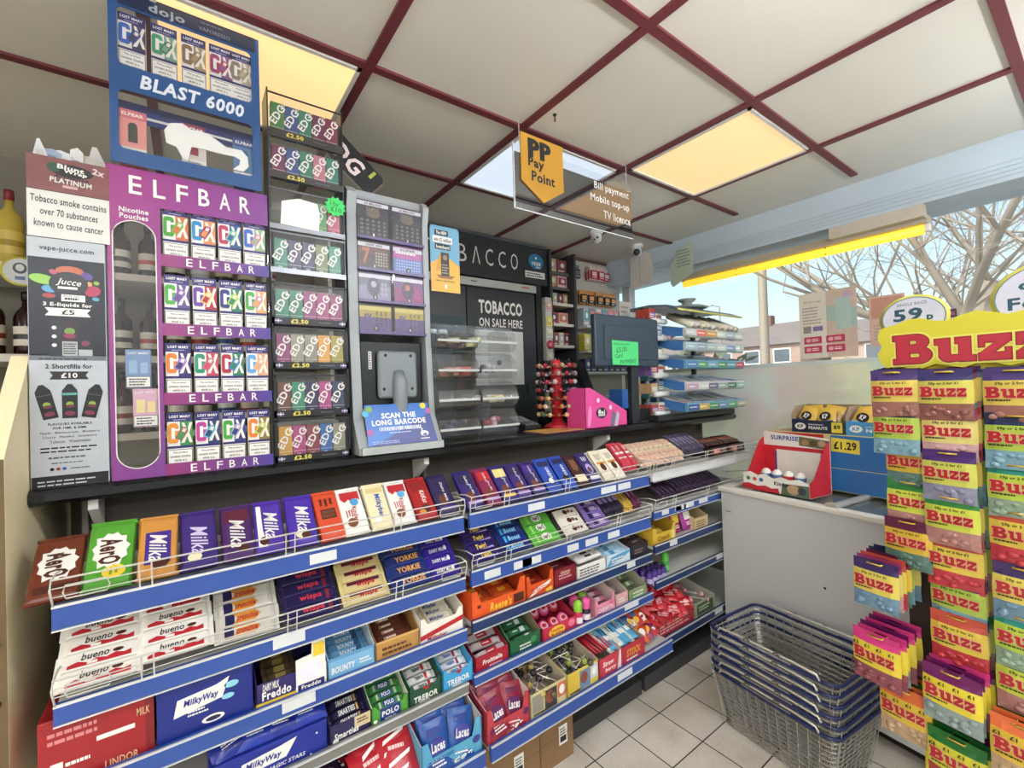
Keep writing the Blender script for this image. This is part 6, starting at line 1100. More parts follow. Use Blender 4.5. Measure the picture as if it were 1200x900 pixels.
# pegboard corner with hanging packs and shelves
struct(MB().box((2.632, 2.76, 0), (XG, 2.80, ZC), M('#bdb9ac', .6, 0, .06, 5)).build('wall_far'))
struct(MB().box((2.632, 2.74, 2.60), (XS, 2.76, ZC), M('#6a4a44', .6)).build('trim_5'))
ws = empty('wall_shelving', T(2.95, 2.74, 0), 'white wall shelving with hanging packs in the corner by the window', 'shelving'); mv = Matrix.Translation((-2.95, -2.74, 0))
MB().box((2.64, 2.745, 1.0), (3.26, 2.759, 2.58), M('#c2beb2', .5), mv).build('back_panel', ws)
for z in (1.42, 1.625, 1.80, 2.005): MB().box((2.65, 2.56, z - .018), (3.25, 2.745, z), M('#c6c8c4', .45), mv).build('shelf', ws)
def blister(x, z, c, c2, n, ph, gr):
    for k in range(n):
        b = MB(); b.box((-.038, 0, 0), (.038, .002, .12), K(c2)); b.rbox((-.034, -.022, .006), (.034, 0, .080), K(c, .25), .004); fr = FRONT(0, -.0225, 0); b.rect(-.026, .03, .052, .036, K(c2), fr, 1); b.lines(-.024, .012, .048, .014, 1, K('w'), fr, 1, k); b.tube([(0, .002, .108), (0, -.02, .112)], .002, STEEL, 4)
        tag(b.build('hanging_pack', None, T(x, 2.735 - .030 * k, z)), ph + (', in front' if k == n - 1 else ', %s from the wall' % ORD[k]), 'hanging pack', gr)
blister(2.86, 2.425, '#c83a5a', '#e4d0c8', 3, 'left pink blister pack near the ceiling corner', 'pink hanging packs'); blister(2.95, 2.425, '#c83a5a', '#e4d0c8', 3, 'middle pink blister pack near the ceiling corner', 'pink hanging packs'); blister(3.05, 2.43, '#b83a58', '#d8c8c8', 2, 'right pink blister pack near the ceiling corner', 'pink hanging packs'); blister(2.72, 2.43, '#3a3e40', '#6a6e70', 1, 'charcoal blister pack near the ceiling corner', 'dark hanging packs')
for k, (x, ph) in enumerate([(2.76, 'first'), (2.85, 'second'), (2.96, 'third'), (3.05, 'fourth'), (3.13, 'fifth')]): blister(x, 2.215, '#2e3438', '#d89a5a', 2, 'orange-black blister pack on the second row, %s along' % ph, 'orange hanging packs')
q = random.Random(8)
sc_ = [['#2a3a6a', '#3a2a4a', '#24303a', '#3a4a8a', '#4a2a2a', '#2a3a3a', '#5a4a6a', '#3a3a5a'], ['#c8b84a', '#d8cf6a', '#8a9a4a', '#d8c8a0', '#a8b0a8', '#c8a04a', '#e0d890', '#b8a890'], ['#a8b0b4', '#8a8aa0', '#d8d4cc', '#4fa0a8', '#e08a6a', '#d88a7a', '#b08ac0', '#c0a0c8']]
for r, z in enumerate((1.625, 1.80, 2.005)):
    for i in range(8):
        hh = [.11, .14, .15][r]; b = packbox(.066, hh, sc_[r][i], sc_[r][(i + 3) % 8], i)
        tag(b.build('wall_pack', None, T(2.69 + .074 * i, 2.60, z + .001)), 'small carton on the white corner shelving, %s shelf up, %s from the left' % (ORD[r], ORD[i]), 'box', 'cartons on the corner shelving')

# ------------------------------------------------------------------ bottle shelves on the back wall at the left
bs = empty('spirit_shelving', T(-.5, 2.85, 0), 'white wall shelves of spirit bottles at the far left', 'shelving'); mv = Matrix.Translation((.5, -2.85, 0))
for z in (1.36, 1.70, 2.06): MB().box((-1.3, 2.56, z - .03), (.68, 2.94, z), M('#d8d4ca', .45, 0, .05), mv).build('shelf', bs)
for x in (-1.3, .66): MB().box((x, 2.62, 1.0), (x + .02, 2.94, 2.45), WS, mv).build('side_panel', bs)
def spirit(body, capc, lab, lab2, h, r, sq):
    b = MB(); b.lathe([(r * .9, 0), (r, .006), (r, h * .58), (r * .85, h * .66), (.014, h * .76), (.013, h * .93)], K(body, .12), 14); b.lathe([(.0155, h * .86), (.0155, h * .99), (.012, h), (.001, h)], K(capc, .3), 12); b.lathe([(r * 1.012, h * .14), (r * 1.012, h * .44)], K(lab), 14, cap=False); b.lathe([(r * 1.018, h * .24), (r * 1.018, h * .32)], K(lab2), 14, cap=False); return b.mesh('bottle')
kinds = [('#3a2014', '#16120f', '#d8cfc0', '#8a2a24'), ('#c8b04a', '#8a2a3a', '#d8c060', '#a8902e'), ('#2a120e', '#14100e', '#e0dad0', '#2a2a2a'), ('#20130f', '#2a2a2a', '#d8d2c4', '#b0382a'), ('#7a3a18', '#c8b890', '#e8dfca', '#3a3a3a'), ('#1f2a1c', '#6a2a2a', '#cfc6a8', '#3a5a3a'), ('#b8c0c4', '#2a3a6a', '#e0e4e8', '#2a4a8a')]
bn = ['dark brown', 'golden yellow', 'near-black', 'black-brown', 'amber', 'dark green', 'clear']
ms = [spirit(*k, h, r, 0) for k, h, r in zip(kinds, (.27, .31, .26, .25, .28, .30, .29), (.040, .042, .038, .036, .038, .038, .038))]
for s, (z, pat) in enumerate([(1.36, [3, 0, 3, 2, 4, 0, 5, 2, 3, 6, 0, 4]), (1.70, [2, 0, 2, 3, 4, 2, 3, 2, 0, 6, 3, 5]), (2.06, [4, 1, 1, 0, 6, 2, 3, 2, 6, 5, 0, 3])]):
    for i, k in enumerate(pat):
        x = -.715 + .098 * i
        if s == 2 and i in (0, 1, 2): x = [-.66, -.562, -.44][i]
        o = link('spirit_bottle', ms[k], T(x, 2.64, z + .001)); tag(o, '%s spirit bottle on the %s white shelf at the left, %s along' % (bn[k], ['lowest', 'middle', 'top'][s], ORD[i]), 'bottle', 'spirit bottles on the left shelves')
b = MB(); b.lathe([(.001, 0), (.058, 0), (.058, .003), (.001, .003)], K('#d8cf5a'), 26, RX(90)); fr = FRONT(0, -.0033, 0); b.ell(0, 0, .050, .050, K('#cfd4d6'), fr, 1, 26); b.ell(-.004, .012, .020, .022, K('#3a4a54'), fr, 2); b.ell(-.004, .014, .012, .014, K('#d8dcdc'), fr, 3); b.rect(-.018, -.034, .028, .014, K('#4a6a8a'), fr, 2)
tag(b.build('shelf_wobbler', None, T(-.512, 2.55, 2.025)), 'round yellow-rimmed promotional disc on the bottle shelf edge', 'shelf sign')

# ------------------------------------------------------------------ hanging payment sign, domes, papers, tube light
ps = empty('hanging_sign', T(1.48, 1.45, 2.385), 'long smoked acrylic payment sign with yellow shield hanging from the ceiling', 'sign')
m = bpy.data.materials.new('glossy_smoked_sheet'); m.use_nodes = True; n = m.node_tree; n.nodes.clear(); ou = n.nodes.new('ShaderNodeOutputMaterial'); d = n.nodes.new('ShaderNodeBsdfDiffuse'); g_ = n.nodes.new('ShaderNodeBsdfGlossy'); mx = n.nodes.new('ShaderNodeMixShader'); no = n.nodes.new('ShaderNodeTexNoise'); cr = n.nodes.new('ShaderNodeValToRGB')
cr.color_ramp.elements[0].color = lin('#171c21') + (1,); cr.color_ramp.elements[1].color = lin('#1e242a') + (1,); no.inputs['Scale'].default_value = 6; n.links.new(no.outputs['Fac'], cr.inputs['Fac']); n.links.new(cr.outputs['Color'], d.inputs['Color']); g_.inputs['Roughness'].default_value = .02; mx.inputs[0].default_value = .34
n.links.new(d.outputs[0], mx.inputs[1]); n.links.new(g_.outputs[0], mx.inputs[2]); n.links.new(mx.outputs[0], ou.inputs['Surface']); SMOKE = m
b = MB(); b.box((-.372, 0, -.137), (.372, .005, .098), SMOKE); b.box((-.374, -.001, -.140), (.374, .006, -.136), M('#d8dcdc', .2)); b.box((-.376, -.001, -.140), (-.372, .006, .135), M('#d8dcdc', .2))
fr = FRONT(0, -.0003, 0)
for i, (s_, y, x, w_) in enumerate([('Bill payment', .070, .225, .250), ('Mobile top-up', .008, .212, .280), ('TV licence', -.056, .258, .200)]): b.text(s_, x, y, w_, .045 if i < 2 else .040, M('#e8e4de', .5), fr, 2, 0, .015)
b.build('panel', ps)
b = MB(); b.box((-.372, 0, .098), (.372, .005, .135), ACRYL); b.build('clear_strip', ps)
b = MB(); sh = [(-.118, -.012), (.0, -.085), (.118, -.012), (.118, .19), (-.118, .19)]; b.prism(sh, 0, .006, M('#c28f30', .4, 0, .05), FRONT(-.222, -.001, -.004 + .0)); fr = FRONT(-.222, -.0075, -.004)
b.text('PP', -.020, .135, .122, .080, K('#22272c'), fr, 2, 0, .034); b.text('PP', -.014, .135, .122, .080, K('#22272c'), fr, 3, 0, .034); b.rect(-.079, .095, .026, .080, K('#22272c'), fr, 4); b.rect(-.013, .095, .022, .080, K('#22272c'), fr, 4); b.text('Pay', -.038, .070, .088, .052, K('#22272c'), fr, 2, 0, .03); b.text('Point', .0, .018, .130, .044, K('#22272c'), fr, 2, 0, .03); b.build('shield', ps)
for x in (-.34, .34): MB().tube([(x, .0025, .135), (x, .0025, ZC - 2.385)], .0015, M('#d8d8d8', .3), 5).build('hanging_wire', ps)
def dome(x, y, label, eye):
    t = empty('security_camera', T(x, y, ZC), label, 'security camera', 'white dome cameras')
    b = MB(); b.lathe([(.052, 0), (.052, -.012), (.046, -.026), (.030, -.030)], M('#dcdcd8', .35), 20); b.build('mount', t)
    b = MB(); b.ball((0, 0, -.052), .040, M('#e2e2de', .3), I4, 18, 10); b.build('ball_housing', t)
    aim = Vector((-x, -y, 1.35 - ZC)).normalized(); zz = Vector((0, 0, 1)); ex = zz.cross(aim).normalized(); m = frame(Vector((0, 0, -.052)) + aim * .034, ex, aim.cross(ex))
    b = MB()
    if eye == 2: b.lathe([(.026, 0), (.026, .008), (.001, .0082)], M('#c9c9c6', .3), 18, m); b.lathe([(.008, .008), (.008, .011), (.001, .0112)], BLACK, 12, m @ T(.010, .006, 0)); b.lathe([(.006, .008), (.006, .011), (.001, .0112)], BLACK, 12, m @ T(-.010, -.006, 0))
    else: b.lathe([(.026, 0), (.026, .010), (.001, .0102)], M('#2f3438', .25), 18, m); b.lathe([(.028, -.004), (.028, .009)], M('#d8d8d4', .3), 18, m, False)
    b.build('lens', t)
dome(2.40, 2.20, 'white dome camera with two small lenses, left of the pair', 2); dome(2.93, 2.26, 'white dome camera with one dark lens, right by the window', 1)
b = MB(); b.prism([(0, 0), (.20, .01), (.235, .12), (.215, .25), (.16, .285), (0, .262)], 0, .0015, M('#e2dcd2', .7, 0, .06, 8), LEFTW(0, 0, 0)); b.rect(.10, .0, .003, .26, M('#8a8680', .7), LEFTW(-.0018, 0, 0), 1); tag(b.build('hanging_paper', None, T(XS - .016, 2.468, 2.33)), 'cream paper sheet hung on the grey beam by the corner camera', 'paper')
b = MB(); b.prism([(0, .03), (.02, 0), (.195, .075), (.20, .315), (.185, .325), (.11, .29), (0, .18)], 0, .0015, M('#c2cfb8', .7, 0, .06, 8), LEFTW(0, 0, 0)); b.lines(.06, .14, .12, .14, 6, M('#8a9684', .7), LEFTW(-.0018, 0, 0), 1, 4); tag(b.build('hanging_paper', None, T(XS - .014, 2.078, 2.262)), 'pale green cut paper hung on the grey beam above the newspaper rack', 'paper')
fx = empty('tube_light', T(3.20, 1.30, 2.31), 'yellow fluorescent tube fitting along the bottom of the window beam', 'tube light')
b = MB(); b.box((-.05, -.72, .0), (.06, .74, .045), M('#b8ac94', .5)); b.box((-.11, -.72, .02), (-.05, -.30, .085), M('#c8bfae', .5)); b.build('housing', fx)
YEL = M('#ffd03a', .4, 0, .03, 5, emit=.62)
b = MB(); b.tube([(0, -.70, -.024), (0, .72, -.024)], .026, YEL, 12); b.build('tube', fx)
b = MB()
for y in (-.715, .715): b.rbox((-.018, y - .012, -.040), (.018, y + .012, .0), WHITE, .004)
for y in (-.25, .30): b.box((-.022, y - .004, -.044), (.022, y + .004, 0), M('#b89a3a', .5))
b.build('end_cap', fx)

b = MB(); b.lathe([(.008, 0), (.008, -.004), (.003, -.006), (.003, -.03), (.001, -.031)], BLACK, 10); tag(b.build('ceiling_hook', None, T(1.241, 1.340, ZC)), 'tiny black hook fixed in the ceiling tile above the hanging sign', 'hook')
# ------------------------------------------------------------------ posters stuck on the window
b = MB(); b.box((0, 0, 0), (.0012, .315, .425), M('#d8d2c6', .5)); fr = LEFTW(-.0003, .315, 0)
b.poly([(.155, 0), (.315, 0), (.315, .425), (.155, .425)], M('#c6b2a2', .5, 0, .25, 16), fr, 1); b.poly([(.155, .24), (.315, .18), (.315, .30), (.155, .33)], K('#a0b8ae'), fr, 2); b.ell(.27, .38, .03, .025, K('#b8a0b8'), fr, 2); b.rect(.205, .17, .08, .20, K('#aac0ba'), fr, 3)
b.text('Want to know?' if False else 'All through', .078, .365, .10, .022, M('#9a8f86', .6), fr, 2); b.lines(.02, .22, .11, .12, 6, M('#9a948c', .6), fr, 2, 3, .4); b.rect(.022, .165, .045, .045, M('#8a8880', .6), fr, 2); b.rect(.078, .175, .055, .03, K('#7a6a9a'), fr, 2)
for x, y in ((.025, .095), (.150, .095), (.025, .035), (.150, .035)): b.rbox((-.0032, .315 - x - .10, y), (-.0004, .315 - x, y + .045), K('#b83a58'), .001); b.ell(x + .025, y + .022, .014, .013, K('#e0a0b0'), LEFTW(-.0034, .315, 0), 1); b.lines(x + .045, y + .012, .045, .022, 2, K('w'), LEFTW(-.0034, .315, 0), 1, 3)
tag(b.build('poster', None, T(XG - .0055, .936, 1.64)), 'beige and peach poster with pink buttons stuck on the window', 'poster')
b = MB(); b.box((0, 0, 0), (.0012, .165, .29), M('#c8a89a', .5, 0, .2, 12)); b.rect(.01, .16, .145, .12, K('#b88a7a'), LEFTW(-.0003, .165, 0), 1); b.lines(.02, .03, .12, .1, 5, K('#a89a90'), LEFTW(-.0003, .165, 0), 1, 4); tag(b.build('poster', None, T(XG - .0055, .712, 1.69)), 'small dusty pink poster on the window behind the round price sign', 'poster')
b = MB(); b.box((0, 0, 0), (.002, .045, .045), K('#5a2a44')); b.rect(.008, .012, .03, .02, K('#8a5a74'), LEFTW(-.0003, .045, 0), 1); tag(b.build('sticker', None, T(XG - .0055, .505, 1.81)), 'small dark plum square sticker on the window', 'sticker')

# ------------------------------------------------------------------ chest freezer and what stands on it
FM = T(2.37, 1.322, 0) @ RZ(-98)
fz = empty('chest_freezer', FM, 'white chest freezer with sliding glass lids between shelving and sweet stand', 'freezer')
FW = M('#c4c6c6', .4, 0, .03, 7); FR = M('#dcdad2', .35)
b = MB(); b.rbox((0, 0, .05), (1.25, .60, .908), FW, .006); b.box((.05, .05, .0), (1.2, .55, .05), BLACK)
b.rect(.025, .800, .035, .006, M('#7a7a78', .4), frame((0, -.0003, 0), (1, 0, 0), (0, 0, 1)), 1); b.ell(.515, .565, .006, .006, BLACK, frame((0, -.0003, 0), (1, 0, 0), (0, 0, 1)), 1); b.build('cabinet', fz)
b = MB()
for a, c in (((-.012, -.012, .906), (1.262, .035, .935)), ((-.012, .565, .906), (1.262, .612, .935)), ((-.012, .035, .906), (.035, .565, .935)), ((1.215, .035, .906), (1.262, .565, .935))): b.rbox(a, c, FR, .008)
b.build('rim', fz)
b = MB(); b.box((.035, .035, .9082), (1.215, .565, .9092), M('#9aa0a0', .5, 0, .2, 18)); b.build('basket_floor', fz)
b = MB(); b.box((.03, .03, .918), (.62, .57, .924), glassy('freezer_glass', (.85, .9, .9), .12, .30, 9)); b.build('glass_lid', fz); b = MB(); b.box((.56, .03, .911), (1.22, .57, .916), glassy('freezer_glass_low', (.85, .9, .9), .12, .30, 9)); b.build('glass_lid', fz)
b = MB(); b.rbox((.535, .02, .924), (.560, .58, .944), M('#b8b8b4', .35, .3), .004); b.rbox((.525, .0, .926), (.575, .04, .950), M('#a8a69c', .4), .006); b.build('lid_handle', fz)
kd = empty('egg_display', FM @ T(.10, .055, .9365), 'white and red chocolate-egg counter display on the freezer', 'display box')
RD = K('#c02430')
b = MB(); w_ = .335; d_ = .19
b.box((0, 0, 0), (w_, d_, .003), WHITE)
out = [(0, 0), (w_, 0), (w_, .070), (w_ * .86, .085), (w_ * .72, .075), (w_ * .60, .085), (w_ * .48, .070), (w_ * .36, .090), (w_ * .24, .078), (w_ * .12, .092), (0, .080)]
b.prism(out, -.003, 0, WHITE, FRONT(0, 0, 0)); fr = FRONT(0, -.0003, 0)
b.poly([(0, 0), (w_ * .58, 0), (w_ * .56, .026), (w_ * .46, .020), (w_ * .36, .030), (w_ * .24, .022), (w_ * .1, .032), (0, .026)], RD, fr, 1); b.text('Kinder', .205, .050, .075, .020, K('#3a2a2a'), fr, 2, 0, .04)
for x, c in ((.03, '#4a8a4a'), (.065, '#c84a4a'), (.10, '#4a6aa8')): b.ell(x, .056, .011, .010, K(c), fr, 2, 12)
b.poly([(w_ * .6, 0), (w_, 0), (w_, .06), (w_ * .62, .055)], K('#5a6a52'), fr, 2); b.ell(w_ * .78, .032, .03, .024, K('#b89a78'), fr, 3); b.ell(w_ * .90, .030, .02, .018, K('#3a4a54'), fr, 3)
b.build('tray', kd)
b = MB(); b.prism([(0, 0), (w_, 0), (w_, .262), (w_ * .95, .272), (.01, .290), (0, .285)], -.003, 0, WHITE, FRONT(0, d_, 0)); fr = FRONT(0, d_ - .0003, 0)
b.rect(0, .0, w_, .215, RD, fr, 1); b.text('SURPRISE', .115, .258, .145, .024, K('#2f4fa0'), fr, 2, 0, .06); b.poly([(.19, .225), (w_, .215), (w_, .26), (.19, .272)], K('#6a6a4a'), fr, 2)
for x, c in ((.22, '#a8845a'), (.26, '#5a4a34'), (.30, '#b89a7a')): b.ell(x, .243, .018, .016, K(c), fr, 3, 12)
b.rect(.07, .02, .225, .175, M('#e4e2da', .5), fr, 3)
for s, e in ((.062, .072), (.292, .302)): b.rect(s, .02, e - s, .165, K('#34468a'), fr, 4)
b.build('back_card', kd)
for x in (0, w_ - .002): b = MB(); b.prism([(0, 0), (d_, 0), (d_, .262), (d_ * .8, .24), (.04, .085), (0, .070)], x, x + .002, RD, frame((0, 0, 0), (0, 1, 0), (0, 0, 1))); b.build('side_card', kd)
for i in range(4):
    b = MB(); b.ball((0, 0, 0), .026, WHITE, I4, 14, 8, (1, 1, 1.28)); fr = T(0, 0, 0); b.lathe([(.0262, -.012), (.0268, -.002), (.0262, .008)], RD if i == 2 else K('#5a7aa8'), 14, cap=False)
    tag(b.build('chocolate_egg', None, FM @ T(.175 + .058 * i, .14, .9365 + .072)), 'white wrapped chocolate egg in the freezer-top display, %s from the left' % ORD[i], 'chocolate egg', 'eggs in the freezer-top display')
gc = MB(); CM = FM @ T(.07, .33, .9365); w_, d_, h_ = .62, .22, .285
gc.rbox((0, 0, 0), (w_, d_, h_), M('#d8c88a', .5), .003); fr = FRONT(0, -.0003, 0)
gc.rect(.004, .004, .292, .277, RD, fr, 1); gc.rect(.326, .004, .290, .277, M('#2f6fb0', .4), fr, 1); gc.rect(.0, .115, w_, .003, M('#d8c88a', .5), fr, 2); gc.poly([(.33, .200), (.455, .195), (.455, .262), (.33, .270)], K('#e2cf4a'), fr, 2); gc.text('£1.29', .392, .232, .10, .040, K('k'), fr, 3, 0, .05)
gc.lines(.02, .02, w_ - .04, d_ - .04, 3, K('#c84a3a'), T(0, 0, h_ + .0002), 1, 5, .4)
tag(gc.build('snack_carton', None, CM), 'large red and blue snack carton on the freezer behind the egg display', 'carton')
def nuttray(x, w_, col, label, tx):
    TM = FM @ T(x, .335, .9365 + .2855); b = MB(); KR = M('#9a8468', .7); d_ = .16
    b.box((0, 0, 0), (w_, d_, .002), KR); b.prism([(0, 0), (w_, 0), (w_, .062), (0, .070)], -.002, 0, K(col), FRONT(0, 0, 0)); b.box((0, d_ - .002, 0), (w_, d_, .145), KR)
    for xx in (0, w_ - .002): b.prism([(0, 0), (d_, 0), (d_, .145), (.04, .140), (0, .10)], xx, xx + .002, KR, frame((0, 0, 0), (0, 1, 0), (0, 0, 1)))
    fr = FRONT(0, -.0003, 0); b.ell(.045, .033, .028, .018, K('w'), fr, 1); b.text('KP', .045, .033, .03, .018, K(col), fr, 2, 0, .06); b.lines(.085, .040, .09, .010, 1, K('#c8ccd4'), fr, 1, 3); b.text(tx, .132, .027, .09, .016, K('w'), fr, 1, 0, .03); b.rect(w_ - .058, .008, .050, .052, K('#e2cf4a'), fr, 2); b.text('89', w_ - .033, .036, .030, .022, K('k'), fr, 3, 0, .03)
    o = b.build('display_tray', None, TM); tag(o, label, 'display tray', 'nut trays on the freezer carton')
    me = pouch(.095, .125, .03, '#d8b04a', [('ell', 0, .08, .36, .24, 'k', 2), ('text', 'KP', 0, .08, .34, .26, 'w', .06), ('rect', -.5, -.5, 1, .34, '#2f4a78' if col != '#4a98cc' else '#7ab8d8', 2), ('lines', -.4, -.44, .8, .2, 1, 'w')])
    for k in range(4): tag(link('nut_bag', me, TM @ SLOPE(.06 + .095 * (k % 2) + .01 * (k // 2), .04 + .04 * (k // 2), .075 + .008 * (k // 2), 68) @ RZ([-18, 6, 8, -10][k])), 'yellow nut bag in the %s tray, %s %s' % ('navy' if col != '#4a98cc' else 'light blue', ['front', 'rear'][k // 2], ['left', 'right'][k % 2]), 'nut bag', 'yellow nut bags')
nuttray(.205, .255, '#1f2a44', 'navy-fronted nut tray on top of the red and blue carton', 'PEANUTS'); nuttray(.465, .22, '#4a98cc', 'light blue nut tray on top of the red and blue carton', 'NUTS')

# ------------------------------------------------------------------ nest of wire baskets
def basket_parts():
    L, W_, l, w2, h = .255, .180, .215, .140, .235
    wire = MB(); wm = M('#aaa89f', .32, .6, .15, 30); rw = .0018
    def ring(t): return (W_ + (w2 - W_) * t, L + (l - L) * t, -h * t)
    def loop(b, t, r, m, n=4, rad=.04):
        a, c, z = ring(t); pts = []
        for sx, sy, a0 in ((1, 1, 0), (-1, 1, 90), (-1, -1, 180), (1, -1, 270)):
            for k in range(4): g = R(a0 + 30 * k); pts.append((sx * (a - rad) + rad * math.cos(g), sy * (c - rad) + rad * math.sin(g), z))
        b.tube(pts, r, m, n, I4, True)
    for t in [i / 12 for i in range(1, 13)]: loop(wire, t, .0026, wm)
    for i in range(9):
        x = -.14 + .28 * i / 8
        for s in (-1, 1): wire.tube([(x * 1.14, s * L, 0), (x, s * l, -h)], rw, wm, 4)
        wire.tube([(x, -l, -h), (x, l, -h)], rw, wm, 4)
    for i in range(13):
        y = -.205 + .41 * i / 12
        for s in (-1, 1): wire.tube([(s * W_, y * 1.17, 0), (s * w2, y, -h)], rw, wm, 4)
        if i % 2 == 0: wire.tube([(-w2, y, -h), (w2, y, -h)], rw, wm, 4)
    rim = MB(); loop(rim, 0, .0070, M('#182252', .35), 8)
    for s in (-1, 1): rim.box((s * W_ - .004, -.10, -.004), (s * W_ + .004, .10, .008), wm)
    hd = []
    for s in (-1, 1):
        b = MB(); hx = s * (W_ + .004); z0 = .006; b.tube([(hx, -.20, z0 - .004), (hx, -.19, z0 + .012), (hx - s * .004, -.11, z0 + .014), (hx - s * .004, .11, z0 + .014), (hx, .19, z0 + .012), (hx, .20, z0 - .004)], .0042, M('#d2cfc4', .3, .4), 7)
        for y in (-.06, .06): b.tube([(hx, y, z0 + .014), (hx, y + .012, z0 + .020), (hx, y + .024, z0 + .014)], .003, M('#55534e', .4), 5)
        hd.append(b.mesh('handle'))
    return wire.mesh('wire'), rim.mesh('rim'), hd
bw_, br_, bh_ = basket_parts()
NB = 6
for k in range(NB):
    t = empty('shopping_basket', T(2.005, .845, .2425 + .037 * k) @ RZ(-7 + (1.2 if k % 2 else -.6)), 'blue-rimmed wire shopping basket, %s of the nest on the floor' % ('topmost' if k == NB - 1 else 'lowest' if k == 0 else ORD[k] + ' from the bottom'), 'shopping basket', 'nested wire shopping baskets')
    link('wire_body', bw_, I4, t); link('rim', br_, I4, t)
    for h in bh_: link('handle', h, I4, t)

# ------------------------------------------------------------------ sweet-bag stand at the right
tdir = Vector((-.16, -.987, 0)).normalized()
BM = Matrix((tdir, Vector((-tdir.y * -1, 0, 0)) if False else Vector((.987, -.16, 0)).normalized(), Vector((0, 0, 1)))).transposed().to_4x4(); BM.translation = Vector((1.80, .50, 0))
# local: x along the stand to the right, -y towards the customer, z up
st = empty('sweet_stand', BM, 'yellow free-standing wire stand with red lettered header hung with sweet bags', 'sweet stand')
YB_ = M('#d8c832', .45, 0, .05, 6); YL = M('#cfc63a', .5, 0, .05, 6)
b = MB(); b.box((.055, .10, .35), (.85, .104, 1.58), M('#3a2c24', .6)); b.box((.055, .06, 1.515), (.85, .064, 1.60), YB_); b.build('back_board', st)
b = MB()
for x in (.085, .80): b.box((x - .012, .12, 0), (x + .012, .145, 1.55), YB_); b.box((x - .012, -.12, 0), (x + .012, .34, .025), YB_)
b.box((.085, .12, .30), (.80, .145, .32), YB_); b.build('leg', st)
b = MB(); fr = FRONT(0, .046, 0)
hp = []; q = random.Random(2); n = 26
for i in range(n + 1): hp.append((.045 + .80 * i / n, 1.530 + .008 * math.sin(i * 1.9)))
top = [(.845 - .80 * i / n, 1.672 + .010 * math.sin(i * 1.4)) for i in range(n + 1)]
hp += [(.865, 1.60)] + top + [(.030, 1.655), (.024, 1.625), (.034, 1.60), (.022, 1.575), (.030, 1.548)]
b.prism(hp, -.004, .004, YL, fr); f2 = FRONT(0, .0415, 0)
slab_word(b, .232, 1.586, .340, .088, [(M('#dcd86a', .5), .0085, 2), (M('#8a1f2c', .45), .0035, 5), (M('#b02f40', .45), .0008, 8)], f2, .76)
b.build('header', st)
b = MB(); b.lathe([(.001, 0), (.088, 0), (.088, .004), (.001, .004)], M('#c8c25a', .5), 30, T(.115, .054, 1.685) @ RX(90) @ Matrix.Diagonal((1, .80, 1, 1))); fr = FRONT(.115, .0495, 1.685)
b.ell(0, 0, .080, .064, M('#5f7f86', .5), fr, 1, 30); b.ell(0, 0, .077, .061, M('#c9cad6', .5), fr, 2, 30); b.text('59', -.012, .010, .074, .040, M('#2a4f5f', .5), fr, 3, 0, .07); b.text('p', .042, -.008, .016, .022, M('#2a4f5f', .5), fr, 3, 0, .05); b.text('BUZZ BAGS' if False else 'SINGLE BAGS', -.002, .043, .075, .009, M('#5f7f86', .5), fr, 3, 0, .02); b.build('price_disc', st)
b = MB(); b.lathe([(.001, 0), (.115, 0), (.115, .004), (.001, .004)], M('#c8c25a', .5), 30, T(.400, .054, 1.70) @ RX(90) @ Matrix.Diagonal((1, .80, 1, 1))); fr = FRONT(.400, .0495, 1.70)
b.ell(0, 0, .106, .084, M('#5f7f86', .5), fr, 1, 30); b.ell(0, 0, .103, .081, M('#c9cad6', .5), fr, 2, 30); b.text('or 2', -.012, .034, .095, .028, M('#2a4f5f', .5), fr, 3, 0, .07); b.text('For £1', -.005, -.014, .150, .034, M('#2a4f5f', .5), fr, 3, 0, .07); b.build('price_disc', st)
